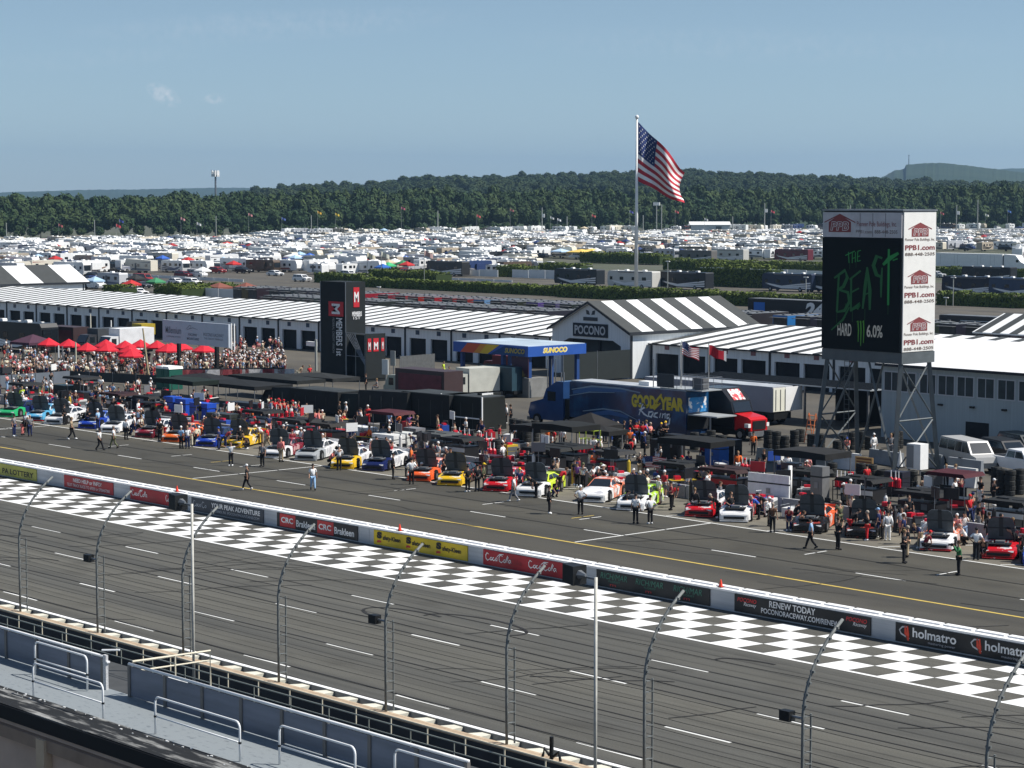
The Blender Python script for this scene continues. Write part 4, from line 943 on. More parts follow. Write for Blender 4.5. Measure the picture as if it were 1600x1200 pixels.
def car(kind='suv', name='parked_car'):
    t = thing(name, kind, kind, (0, 0, -500)); b = MB(); W_ = 1.9
    low = {'suv': [(-2.4, .35), (2.35, .35), (2.45, .7), (2.3, .98), (1.2, 1.08), (-2.35, 1.1), (-2.45, .7)], 'pickup': [(-2.9, .5), (2.8, .5), (2.9, .8), (2.8, 1.15), (1.5, 1.25), (-2.85, 1.25), (-2.9, .8)], 'sedan': [(-2.3, .3), (2.3, .3), (2.4, .55), (2.2, .78), (1.1, .9), (-1.7, .92), (-2.35, .85), (-2.4, .55)], 'van': [(-2.9, .35), (2.7, .35), (2.85, .75), (2.75, 1.15), (1.9, 1.3), (-2.85, 1.3), (-2.9, .8)]}[kind]
    top = {'suv': [(1.25, 1.07), (.55, 1.65), (-2.0, 1.72), (-2.35, 1.09)], 'pickup': [(1.45, 1.24), (.8, 1.85), (-.75, 1.88), (-1.0, 1.24)], 'sedan': [(1.15, .89), (.35, 1.4), (-.85, 1.42), (-1.75, .91)], 'van': [(2.0, 1.29), (1.25, 2.15), (-2.6, 2.2), (-2.85, 1.29)]}[kind]
    b.prism([(x, -W_ / 2, z) for x, z in low], (0, W_, 0))
    n = len(top); i_ = .12
    a0 = [(x, -W_ / 2 + (i_ if z > 1.3 or k in (1, 2) else .02), z) for k, (x, z) in enumerate(top)]; a1 = [(x, -y, z) for x, y, z in a0]
    b.add(a0 + a1, [(3, 2, 1, 0), (4, 5, 6, 7), (0, 1, 5, 4), (1, 2, 6, 5), (2, 3, 7, 6)])
    o = b.build('body', paint, t); o['tint'] = 1
    g = MB(); zm0 = top[0][1] + .07; zm1 = top[1][1] - .1
    def xf(z): f = (z - top[0][1]) / (top[1][1] - top[0][1]); return top[0][0] + (top[1][0] - top[0][0]) * f
    def xr(z): f = (z - top[3][1]) / (top[2][1] - top[3][1]); return top[3][0] + (top[2][0] - top[3][0]) * f
    g.poly([(xf(zm0) + .02, -.78, zm0), (xf(zm0) + .02, .78, zm0), (xf(zm1) + .02, .7, zm1), (xf(zm1) + .02, -.7, zm1)]); g.poly([(xr(zm0) - .02, .78, zm0), (xr(zm0) - .02, -.78, zm0), (xr(zm1) - .02, -.7, zm1), (xr(zm1) - .02, .7, zm1)])
    g.build('windscreen', glass, t)
    for sg in (-1, 1):
        s = MB(); yy = lambda z: sg * (W_ / 2 - .02 - (i_ - .02) * (z - top[0][1]) / (top[1][1] - top[0][1]) + .012)
        cuts = {'suv': (.0, -1.0), 'pickup': (.1,), 'sedan': (-.2,), 'van': (.6, -.4, -1.5)}[kind]; xs = [xf(zm0) - .2, *cuts, xr(zm0) + .12]
        for q in range(len(xs) - 1):
            x0, x1 = xs[q] - (.04 if q else 0), xs[q + 1] + (.04 if q < len(xs) - 2 else 0)
            x0t = min(x0, xf(zm1) - .12); x1t = max(x1, xr(zm1) + .1)
            s.poly([(x0, yy(zm0), zm0), (x1, yy(zm0), zm0), (x1t, yy(zm1), zm1), (x0t, yy(zm1), zm1)][::sg])
        s.build('side_windows', glass, t)
        MB().box(low[1][0] - .02, low[1][0] + .08, sg * .75 - .16, sg * .75 + .16, low[2][1], low[2][1] + .18).build('headlight', mat('lamp_glass', (.6, .6, .58), .15), t)
    MB().box(low[1][0] + .02, low[1][0] + .1, -.5, .5, low[2][1] - .1, low[2][1] + .16).build('grille', dark, t)
    if kind == 'pickup': MB().box(-2.75, -1.1, -.75, .75, 1.252, 1.26).build('load_bed', dark, t)
    for x in (low[1][0] - .95, low[0][0] + .95):
        for sg in (-1, 1): wheel(t, x, sg * (W_ / 2 - .1), .36 if kind in ('suv', 'sedan') else .4, .24)
    return kid_index(t)
def popup(W_=3.0, H=2.2, name='canopy_tent'):
    t = thing(name, 'tent', 'canopy', (0, 0, -500)); b = MB(); h = W_ / 2
    b.add([(-h, -h, H), (h, -h, H), (h, h, H), (-h, h, H), (0, 0, H + .9), (-h, -h, H - .3), (h, -h, H - .3), (h, h, H - .3), (-h, h, H - .3)], [(0, 1, 4), (1, 2, 4), (2, 3, 4), (3, 0, 4), (5, 6, 1, 0), (6, 7, 2, 1), (7, 8, 3, 2), (8, 5, 0, 3)])
    o = b.build('canopy', cloth, t); o['tint'] = 1
    for x in (-h + .05, h - .05):
        for y in (-h + .05, h - .05): MB().tube([(x, y, 0), (x, y, H)], .03, 5).build('leg', steel, t)
    return kid_index(t)
RVS = [motorhome(10.5, swoosh=(.2, .12, .08)), motorhome(9, H=3.2, swoosh=(.1, .12, .2), slides=False), motorhome(11.5, H=3.5, swoosh=(.28, .27, .27)), trailer(8, swoosh=(.12, .13, .2)), trailer(9.5, H=3.2, swoosh=(.3, .1, .08)), trailer(10.5, H=3.3, fifth=True, swoosh=(.2, .2, .22), name='fifth_wheel'), trailer(6, H=2.8, swoosh=(.3, .3, .3))]
CARS = {k: car(k, n) for k, n in (('suv', 'parked_suv'), ('pickup', 'pickup_truck'), ('sedan', 'parked_car'), ('van', 'parked_van'))}
TENT = popup()
USED = set()
def put(proto, p, rz, label, group, color, cat=None):
    if proto.name not in USED:
        USED.add(proto.name); proto.location = p; proto.rotation_euler = (0, 0, rz); proto['label'] = label; proto['group'] = group
        for c in KID[proto.name]:
            if c.get('tint'): c.color = (*color, 1)
        o = proto
    else: o = dup(proto, p, rz, label, group, color)
    if cat: o['category'] = cat
    return o
rr = random.Random(21)
RVCOL = [('white', (.78, .78, .76))] * 7 + [('cream', (.68, .63, .52))] * 2 + [('light grey', (.5, .51, .52)), ('tan', (.42, .36, .28)), ('silver', (.35, .36, .38)), ('black', (.03, .03, .035)), ('dark brown', (.1, .07, .05)), ('navy', (.03, .05, .13))]
CARCOL = [('white', (.75, .75, .74)), ('white', (.75, .75, .74)), ('black', (.015, .015, .017)), ('black', (.015, .015, .017)), ('silver', (.4, .41, .42)), ('dark grey', (.07, .07, .08)), ('red', (.3, .02, .02)), ('blue', (.03, .07, .25))]
TENTCOL = [('white', (.78, .78, .76)), ('white', (.78, .78, .76)), ('blue', (.04, .12, .45)), ('black', (.03, .03, .03)), ('green', (.05, .22, .1)), ('red', (.45, .03, .03)), ('tan', (.5, .42, .3)), ('light blue', (.35, .5, .65))]
def free(px, py):     # open lanes and places taken by built things
    if px > 835 and py > 404: return False
    if px < 130 and py > 428: return False
    if 130 < px < 330 and py > 426 and (py < 434 or rr.random() < .55 or py > 460): return False
    if 330 <= px < 430 and py > 426: return False
    if py > 431 and px > 330: return False
    if 1395 < px < 1600 and py > 390: return False
    if 440 < px < 700 and py > 429: return False
    if 330 < px < 480 and 426 < py: return False
    if 1085 < px < 1125 and py < 362: return False
    return True
spots = []
y = 462.0; row = 0
while y > 364.5:
    D = CH * FPX / (y - HOR); px = -40 + rr.uniform(0, 25)
    while px < 1650:
        lane_top = 379 - px / 1600 * 12 if px < 400 else 371.5 - px / 1600 * 6.5
        if y > lane_top and free(px, y): spots.append((D, px, y + rr.uniform(-.3, .3)))
        px += rr.uniform(5.5, 11.5) / D * FPX
    D += rr.uniform(9, 12); y = HOR + CH * FPX / D; row += 1
# those parked on the bank beyond the wall
bank = []
for k in range(64):
    px = 415 + k * 19 + rr.uniform(-6, 6)
    if 1080 < px < 1125 or 975 < px < 1060 and rr.random() < .5: continue
    bank.append((D0(px) - 28, px, None))
spots.sort(); near = spots[:300 - len(bank)] + bank; far = spots[300 - len(bank):]
def pick():
    r = rr.random()
    if r < .46: return 'rv'
    if r < .80: return 'car'
    return 'tent'
NRV = 0
for D, px, py in near:
    p = polar(px, D); bankz = 0
    if py is None: p.z = bankz_(px); bankz = 1
    kind = 'rv' if bankz and rr.random() < .6 else pick(); side = 'bank' if bankz else 'camping field'
    base = rr.choice((0, math.pi / 2, 0, math.pi)) + rr.uniform(-.06, .06) + .12
    zone = 'the left side' if px < 400 else 'the middle left' if px < 700 else 'the middle' if px < 1000 else 'the flagpole\'s right' if px < 1290 else 'the far right'
    where = ('on the bank before the wood, ' if bankz else ('near the front, ' if D < 640 else 'half way back, ' if D < 800 else 'far back, ')) + zone
    if kind == 'rv':
        pr_ = rr.choice(RVS); cn, c = rr.choice(RVCOL); nm = {'motorhome': 'motorhome', 'travel_trailer': 'travel trailer', 'fifth_wheel': 'fifth wheel camper'}[pr_.name.split('.')[0]]
        put(pr_, p, base, '%s %s %s' % (cn, nm, where), 'campers in the camping field', c, 'camper')
    elif kind == 'car':
        k = rr.choice(('pickup', 'suv', 'pickup', 'van', 'sedan')); cn, c = rr.choice(CARCOL); put(CARS[k], p, base, '%s %s %s' % (cn, {'suv': 'suv', 'pickup': 'pickup', 'sedan': 'saloon car', 'van': 'van'}[k], where), 'cars in the camping field', c)
    else:
        cn, c = rr.choice(TENTCOL); put(TENT, p, base, '%s canopy tent %s' % (cn, where), 'canopy tents in the camping field', c)
    if bankz: pass
bk = MB(); cols = list(range(395, 1681, 60)); 
for a, b_ in zip(cols, cols[1:]):
    za = bankz_
    z0_ = min(za(a), za(b_)) - .02; A0, B0, A1, B1 = polar(a, D0(a) - 47.4), polar(b_, D0(b_) - 47.4), polar(a, D0(a) - 47), polar(b_, D0(b_) - 47); A2, B2 = polar(a, D0(a) + 30), polar(b_, D0(b_) + 30)
    bk.poly([(A0.x, A0.y, 0), (B0.x, B0.y, 0), (B1.x, B1.y, z0_), (A1.x, A1.y, z0_)]); bk.poly([(A1.x, A1.y, z0_), (B1.x, B1.y, z0_), (B2.x, B2.y, z0_), (A2.x, A2.y, z0_)])
struct(bk.build('bank', mat('bank_grass', (.06, .075, .035), .95, 0, .2, .05)))
# the rest of the field as one mass
def flatten(root):
    out = []
    for o in [root] + [c for c in KID[root.name]] + [g for c in KID[root.name] for g in KID.get(c.name, ())]:
        if o.data:
            m = o.matrix_local if o.parent == root else (o.parent.matrix_local @ o.matrix_local if o.parent and o.parent != root else Matrix())
            kind = 'tint' if o.get('tint') else ('glass' if o.data.materials[0] == glass else 'white' if o.data.materials[0] == whitem else 'dark')
            out.append((kind, [m @ v.co for v in o.data.vertices], [tuple(p_.vertices) for p_ in o.data.polygons]))
    return out
fmats = [whitem, mat('far_cream', (.66, .6, .48), .5), mat('far_grey', (.42, .43, .45), .5), glass, dark, mat('far_navy', (.03, .05, .14), .4), mat('far_red', (.35, .03, .03), .5), mat('far_tan', (.4, .34, .26), .6)]
flat_p = {k: flatten(v) for k, v in [('r%d' % i, q) for i, q in enumerate(RVS)] + list(CARS.items()) + [('tent', TENT)]}
b = MB()
for D, px, py in far:
    p = polar(px, D); kind = pick(); key = 'r%d' % rr.randrange(len(RVS)) if kind == 'rv' else ('tent' if kind == 'tent' else rr.choice(('suv', 'pickup', 'van', 'sedan')))
    a = rr.choice((0, math.pi / 2, 0, math.pi)) + rr.uniform(-.06, .06) + .12; M = Matrix.Translation(p) @ Matrix.Rotation(a, 4, 'Z')
    tm = rr.choice((0, 0, 0, 0, 1, 2, 7)) if kind == 'rv' else rr.choice((0, 0, 4, 4, 2, 5, 6)) if kind == 'car' else rr.choice((0, 0, 5, 6, 7, 4))
    for knd, vs, fs in flat_p[key]: b.add([M @ v for v in vs], fs, {'tint': tm, 'glass': 3, 'white': 0, 'dark': 4}[knd])
o = b.build('far_campers', fmats); tag(o, 'mass of distant white campers and cars filling the back of the field', 'campers', kind='stuff')
# named things in the field and the car park
def car_at(k, cn, c, px, py, rz, lab): return put(CARS[k], at(px, py), rz, lab, None or 'parked vehicles', c)
WH = (.75, .75, .74); BK = (.015, .015, .017)
for k, c, px, py, rz, lab in (('suv', WH, 545, 433, .1, 'white suv on the lane behind the black tower'), ('van', WH, 308, 434, .15, 'white van beside the dark red suv in the left car park'), ('suv', (.12, .01, .02), 287, 434, .2, 'dark red suv parked just left of the white van'),
    ('sedan', WH, 275, 444, .1, 'white saloon car in front of the dark red suv'), ('suv', WH, 300, 446, .1, 'white suv below the white van in the left car park'), ('sedan', (.4, .41, .42), 290, 453, .1, 'silver saloon car beside the round dark bush'),
    ('sedan', BK, 178, 434, .1, 'black saloon car alone on the lane at the left'), ('sedan', BK, 145, 434, .1, 'dark grey saloon car right of the striped hall ridge'), ('suv', (.03, .05, .2), 150, 442, 1.5, 'blue suv right of the striped hall'), ('suv', (.3, .02, .02), 168, 446, .2, 'red suv beside the small hedge at the left'), ('suv', (.03, .05, .12), 146, 450, .2, 'navy suv at the corner of the striped hall'),
    ('sedan', BK, 200, 451, .1, 'black saloon car behind the left garage roof'), ('sedan', (.07, .07, .08), 222, 450, .1, 'dark grey saloon car between black cars left of the bush'), ('sedan', (.4, .41, .42), 196, 463, .1, 'silver saloon car closest to the left garage roof'), ('sedan', WH, 216, 461, .1, 'white saloon car behind the left garage roof'), ('suv', BK, 236, 448, .1, 'black suv left of the round dark bush'),
    ('pickup', WH, 860, 419, .1, 'white pickup by the short hedge left of the flagpole'), ('pickup', BK, 768, 406, .1, 'black pickup parked by the open lane left of the flagpole'), ('sedan', BK, 805, 404, .1, 'black saloon car at the open lane left of the flagpole'), ('suv', WH, 472, 440, .1, 'white suv half hidden beside the black tower'),
    ('pickup', WH, 1510, 433, .15, 'white pickup below the long white hauler at the right'), ('suv', BK, 1480, 431, .1, 'black suv below the long white hauler at the right'), ('suv', (.4, .41, .42), 1462, 434, .1, 'silver suv next to the video tower edge'), ('suv', (.04, .06, .1), 1496, 428, .1, 'navy suv under the white hauler'), ('pickup', WH, 1590, 424, .1, 'white pickup at the right edge beyond the coaches'),
    ('suv', BK, 380, 427, .1, 'black suv on the lane behind the left car park'), ('sedan', WH, 430, 431, .1, 'white saloon car near the lane left of the tower'), ('suv', (.3, .02, .02), 340, 427, .2, 'red suv on the lane right of the white van')):
    put(CARS[k], at(px, py), rz, lab, 'parked vehicles behind the garages', c)
for cn, c, px, py, s, lab in (('blue', (.03, .12, .4), 598, 431, 1, 'blue canopy tent beside the green one in the hedge gap'), ('green', (.06, .4, .16), 607, 428, 1, 'bright green canopy tent in the hedge gap'), ('yellow', (.75, .52, .12), 908, 404, 2.3, 'large yellow canopy tent in front of the far campers'), ('yellow', (.75, .52, .12), 925, 403, 2, 'yellow canopy tent right of the largest yellow one'), ('lightblue', (.45, .6, .75), 876, 403, 1.6, 'pale blue canopy tent left of the yellow tents'),
    ('brown', (.2, .07, .05), 343, 466, 1.3, 'brown canopy tent behind the left garage roof'), ('brown', (.2, .07, .05), 385, 466, 1.2, 'dark brown canopy tent right of the other brown one'), ('red', (.55, .04, .03), 355, 390, 1.4, 'red canopy tent among white campers at the left'), ('blue', (.06, .14, .4), 484, 413, 1.2, 'deep blue canopy tent among campers left of the tower'), ('white', (.78, .78, .76), 345, 413, 2.2, 'wide white canopy tent at the front of the campers'), ('white', (.78, .78, .76), 458, 412, 1.4, 'peaked white canopy tent among campers left of the tower')):
    o = put(TENT, at(px, py), .1, lab, 'coloured canopy tents', c); o.scale = (s, s, 1)
# white building beyond the field
p = at(1110, 366, 0); p = polar(1110, D0(1100) - 30, 2.3); t = thing('white_shed', 'plain white shed with shallow roof before the wood', 'shed', p, .0)
MB().box(-10.5, 10.5, 0, 10, 0, 3.4).build('wall', mat('shed_wall', (.5, .52, .54), .6, 0, .08, .4), t); MB().prism([(-10.8, -.5, 3.4), (-10.8, 5, 5), (-10.8, 10.5, 3.4)], (21.6, 0, 0)).build('roof', whitem, t)
MB().box(3, 6, -.1, 0, 0, 2.6).build('door', greym, t); t.rotation_euler.z = ANG + math.pi / 2 - math.pi
t.rotation_euler.z = math.atan2(RT.y, RT.x)
# white fences and barriers by the lane
for px0, px1, py, hh_, lab in ((720, 778, 431, 1.8, 'white panel fence left of the small hedge'), (800, 905, 434, 2.2, 'white panel fence beside the black coach'), (285, 400, 469, 2.6, 'long white panel fence behind the brown tents'), (690, 800, 437, .6, 'low pale barrier along the lane left of the flagpole'), (1090, 1290, 425, 1.4, 'pale barrier between the hedges right of the flagpole'), (0, 380, 423, .8, 'long pale guard rail along the left lane')):
    a = at(px0, py); b_ = atY(px1, py, a.y); Ln = b_.x - a.x; t = thing('white_fence', lab, 'fence', a)
    n = max(2, int(Ln / 6))
    for i in range(n): MB().box(i * Ln / n + .05, (i + 1) * Ln / n - .05, 0, .12, .1, hh_ * (1 if i % 3 else .93)).build('panel', mat('fence_white', (.66, .67, .66), .6, 0, .1, .3), t)
# motorcoaches
COACH = motorhome(13.6, 2.6, 3.75, swoosh=(.8, .78, .76), coach=True, slides=False, name='motorcoach')
for px, py, c, lab in ((905, 446, (.02, .025, .03), 'black motorcoach behind the white one left of the flagpole'), (990, 450, (.55, .54, .5), 'white motorcoach with grey swooshes behind the flagpole'), (1072, 452, (.02, .022, .025), 'black and white striped motorcoach right of the flagpole'), (1235, 455, (.02, .03, .06), 'navy motorcoach with silver stripes left of the video tower'), (1300, 457, (.015, .017, .02), 'black motorcoach partly hidden by the video tower'),
    (1520, 461, (.012, .014, .03), 'dark blue motorcoach right of the video tower'), (1595, 464, (.03, .05, .1), 'blue black motorcoach at the right edge'), (1545, 442, (.015, .015, .017), 'black trailer coach beyond the white pickup'), (1090, 410, (.14, .13, .12), 'grey motorcoach far right of the flagpole'), (1140, 408, (.5, .49, .45), 'pale motorcoach beside the grey one'), (700, 431, (.03, .03, .03), 'black coach left of the white panel fence'), (1240, 408, (.12, .02, .03), 'dark maroon motorcoach before the far campers')):
    o = put(COACH, at(px, py), math.pi + .02, lab, 'motorcoaches between the hedges', c)
for px, py, H_, lab in ((1160, 462, 8.5, 'thin lamp post left of the navy coach'),):
    pass
for px, pyb, pyt, lab in ((1043, 468, 407, 'thin lamp post right of the flagpole'), (1259, 470, 431, 'thin lamp post in front of the navy coach'), (1489, 478, 430, 'lamp post in front of the dark blue coach'), (1478, 478, 461, 'short post beside the lamp post near the blue coach'), (592, 470, 447, 'thin post behind the red haulers')):
    a = at(px, pyb); z = CH + (HOR - pyt) / FPX * math.hypot(a.x, a.y); t = thing('lamp_post', lab, 'lamp post', a); MB().tube([(0, 0, 0), (0, 0, z)], .09, 6).build('post', MATS['pole_grey'], t); MB().box(-.5, .5, -.15, .15, z - .15, z).build('lamp_head', whitem, t)
# haulers: long race transporters parked side by side behind the garages
def hauler():
    t = thing('race_hauler', 'x', 'hauler', (0, 0, -500)); W_, L_, H = 2.7, 15.5, 4.1
    o = MB().box(-W_ / 2, W_ / 2, 0, L_, .95, H).box(-W_ / 2 + .05, W_ / 2 - .05, 1.5, L_ - 4, .4, .95).build('body', paint, t); o['tint'] = 1
    MB().box(-W_ / 2 + .05, W_ / 2 - .05, .1, L_ - .1, H, H + .06).build('roof', mat('hauler_roof', (.13, .14, .15), .7, 0, .5, .5), t)
    r = MB()
    for k in range(5): r.box(-.3 + (k % 2) * .4, .1 + (k % 2) * .4, 1.5 + k * 2.8, 2.1 + k * 2.8, H + .06, H + .25)
    r.build('roof_vents', MATS['hauler_roof'], t)
    MB().box(-W_ / 2 + .12, W_ / 2 - .12, -.05, 0, 1.05, H - .3).build('rear_door', mat('rear_panel', (.03, .03, .035), .4, 0, .5, 1.5), t)
    MB().box(-W_ / 2, W_ / 2, -1.6, -.05, H - .35, H - .27).build('lift_gate', greym, t)
    for y in (2.2, 3.4):
        for sg in (-1, 1): w_ = wheel(t, sg * 1.2, y, .5, .3); w_.rotation_euler = (0, 0, math.pi / 2)
    return kid_index(t)
HAUL = hauler()
hp = at(700, 499, 0); Yr2 = hp.y; Yr1 = at(700, 478, 3.4).y
def hcol(px, row):
    if row == 2 and 540 < px < 735: return ((.2, .015, .02), 'dark red') if px < 725 else ((.5, .02, .02), 'bright red')
    if row == 2 and 735 < px < 762: return (.1, .25, .5), 'blue'
    if row == 2 and 820 < px < 870: return (.06, .05, .14), 'purple black'
    if 1200 < px < 1245: return (.03, .12, .4), 'blue'
    return (.02, .021, .023), 'black'
for row, Y, pxs in ((1, Yr1, (415, 872)), (2, Yr2, (372, 1605))):
    x = atY(pxs[0], 480, Y).x; xe = atY(pxs[1], 480, Y).x; k = 0
    while x < xe:
        px, py = pix((x, Y, 2)); c, cn = hcol(px, row); c = tuple(v * rr.uniform(.7, 1.3) for v in c)
        o = put(HAUL, (x, Y + rr.uniform(-.4, .4), 0), rr.uniform(-.004, .004), '%s race hauler in the %s row behind the garages' % (cn, 'nearer' if row == 1 else 'farther'), 'race haulers behind the garages', c)
        if row == 1: o.scale = (1, .5, .83)
        x += 4.05 + (rr.random() < .08) * 3; k += 1
# hauler with a white 24 and long white hauler
a = at(1292, 520, 0); t = thing('race_hauler', 'black race hauler with a big white 24 on its side beside the video tower', 'hauler', (a.x - 15.5, a.y, 0), 0)
MB().box(0, 15.5, 0, 2.7, 1, 4.5).box(1, 12, .2, 2.5, .4, 1).build('body', mat('hauler_black', (.015, .015, .018), .3), t); MB().box(.1, 15.4, .1, 2.6, 4.5, 4.56).build('roof', MATS['hauler_roof'], t)
txt('24', (11.0, 0, 2.1), X_, Z_, 4.0, 2.2, letw, t, .25, .05); MB().box(10.6, 15.2, -.02, -.005, 1.5, 1.75).build('stripe', flat('pale_yellow', (.6, .58, .3)), t)
MB().box(1.2, 3.4, -.02, -.005, 1.6, 4.0).build('blue_panel', flat('panel_blue', (.03, .15, .5)), t)
for x in (2.2, 3.5): 
    for y in (.25, 2.45): wheel(t, x, y, .5, .3)
a = at(1462, 421, 0); t = thing('white_semi_truck', 'long all-white truck and trailer beyond the hedges at the far right', 'truck', a, .0); Lw = atY(1566, 421, a.y).x - a.x; Lw2 = atY(1602, 421, a.y).x - a.x
MB().box(0, Lw, 0, 2.7, 1.0, 4.6).build('trailer_box', whitem, t); s = MB()
for q in (.07, .28, .33, .63, .68, .82, .88): s.box(Lw * q, Lw * q + .06, -.012, -.002, 1.5, 4.2)
s.build('door_seams', MATS['pole_grey'], t)
MB().prism([(Lw + .5, 0, .9), (Lw2, 0, .9), (Lw2 + .3, 0, 1.9), (Lw2 - 1.5, 0, 2.6), (Lw2 - 3.2, 0, 4.4), (Lw + .5, 0, 4.6)], (0, 2.6, 0)).build('cab', whitem, t); MB().box(Lw2 - 3.0, Lw2 - 2.2, -.02, 2.62, 2.5, 3.2).build('cab_window', glass, t); MB().box(Lw, Lw + .5, .2, 2.5, .8, 4.3).build('gap_panel', greym, t)
MB().box(Lw * .1, Lw * .9, .3, 2.4, .35, 1.0).build('undercarriage', dark, t)
for q in (.12, .17, .9, 1.05, 1.22):
    wheel(t, Lw * q, .3, .5, .3)
# striped canopy building at the right edge
a = at(1527, 548, 3.4)
# flags among the campers
frnd = random.Random(9)
for px, py, ht, c, cn in ((182, 383, 9, (.5, .05, .06), 'red'), (92, 376, 8, (.4, .1, .1), 'dull red'), (187, 376, 10, (.05, .07, .3), 'blue'), (283, 376, 11, (.6, .3, .3), 'pale red'), (308, 378, 9, (.6, .6, .6), 'white'), (388, 372, 11, (.6, .25, .25), 'striped red'), (496, 362, 12, (.7, .4, .05), 'orange'), (524, 360, 11, (.7, .5, .05), 'yellow'), (627, 362, 14, (.4, .1, .15), 'dark red'), (797, 362, 13, (.3, .1, .1), 'maroon'), (871, 350, 8, (.7, .7, .7), 'big white'), (860, 357, 9, (.5, .5, .5), 'grey'), (984, 368, 12, (.1, .1, .35), 'navy'), (1055, 366, 12, (.5, .1, .1), 'red'), (1101, 352, 8, (.5, .5, .5), 'pale'), (663, 452, 8.5, (.45, .3, .28), 'drooping brown'), (574, 440, 7, (.65, .6, .45), 'tall cream feather'), (596, 438, 7, (.6, .6, .5), 'cream feather'), (1205, 366, 12, (.5, .08, .1), 'crimson'), (1470, 362, 11, (.4, .1, .1), 'dark red'), (1575, 362, 12, (.1, .2, .5), 'blue'), (1540, 362, 10, (.6, .6, .55), 'off white'), (440, 366, 9, (.1, .15, .4), 'blue'), (745, 362, 10, (.6, .1, .1), 'bright red'), (925, 360, 10, (.55, .1, .1), 'bright red')):
    p = at(px, py) if py > 374 else polar(px, D0(px) - 32, 1.5)
    t = thing('small_flag', cn + ' flag on a thin pole over the camping field', 'flag', p, 0, 'flags over the camping field'); MB().tube([(0, 0, 0), (0, 0, ht)], .07, 5).build('pole', MATS['pole_grey'], t)
    b = MB(); q = Vector((RT.x, RT.y, 0)); n_ = 6; L_ = 1.9
    for i in range(n_ + 1):
        u = i / n_; v = q * (u * L_) + Vector((-q.y, q.x, 0)) * (.3 * math.sin(u * 7)); b.v += [(v.x, v.y, ht - .1 - u * .9), (v.x, v.y, ht - 1.25 - u * .7)]
    for i in range(n_): b.f.append((2 * i, 2 * i + 1, 2 * i + 3, 2 * i + 2)); b.m.append(0)
    b.build('cloth', cloth, t, color=c)
# ------------------------------------------------------------------ race cars in the pit boxes
def paint_v(n, c):
    c2 = {'white': (.5, .5, .52), 'orange': (.7, .6, .5), 'red': (.6, .55, .55), 'yellow': (.75, .68, .5), 'blue': (.3, .4, .6), 'black': (.3, .05, .04), 'maroon': (.5, .3, .3), 'hot': (.75, .6, .55), 'salmon': (.75, .7, .68), 'skyblue': (.6, .7, .75), 'lime': (.75, .78, .7)}.get(n, c)
    return mat('car_' + n, c, .22, 0, 0, spec=.6, c2=c2, vscale=1.6, thr=(.56, .58))
hoodm = mat('hood_underside', (.085, .095, .1), .6, 0, .25, 2.5)
def station_body(front, rear, wellz=.33):
    """car shell lofted through stations; x forward"""
    S = [(2.5, .72, .16, .42, .45), (2.42, .88, .14, .5, .54), (2.0, .96, .14, .62, .66), (1.5, .985, .14, .70, .76), (.8, .985, .14, .76, .86), (.1, .97, .14, .8, .9), (-.9, .98, .14, .84, .92), (-1.6, .99, .14, .88, .96), (-2.2, .97, .16, .9, .98), (-2.42, .92, .3, .88, .97)]
    b = MB(); ring = []
    for x, w_, z0, zs, zc in S:
        ring.append([(x, -w_, z0), (x, -w_ * 1.0, (z0 + zs) / 2), (x, -w_ * .97, zs), (x, -w_ * .6, zc), (x, 0, zc + .01), (x, w_ * .6, zc), (x, w_ * .97, zs), (x, w_, (z0 + zs) / 2), (x, w_, z0)])
    n = 9
    for r_ in ring: b.v += r_
    for i in range(len(S) - 1):
        for k in range(n - 1):
            a = i * n + k; f = (a, a + 1, a + n + 1, a + n)
            b.f.append(f); b.m.append(0 if i < 4 else 1)
    b.f.append(tuple(range(n - 1, -1, -1))); b.m.append(0); b.f.append(tuple((len(S) - 1) * n + q for q in range(n))); b.m.append(1)
    for i in range(len(S) - 1): b.f.append((i * n, i * n + n, i * n + 2 * n - 1, i * n + n - 1)); b.m.append(0)
    # greenhouse: roof and pillars
    G_ = [(.85, .80, .86), (.05, .6, 1.27), (-.95, .58, 1.28), (-1.85, .74, .95)]
    vs = [(x, -w_, z) for x, w_, z in G_] + [(x, w_, z) for x, w_, z in G_]
    b.add(vs, [(3, 2, 1, 0), (4, 5, 6, 7)], 1); b.add(vs, [(1, 2, 6, 5)], 1); b.add(vs, [(0, 1, 5, 4), (2, 3, 7, 6)], 1)
    b.box(-2.5, -2.42, -.8, .8, .97, 1.12, 1)
    return b
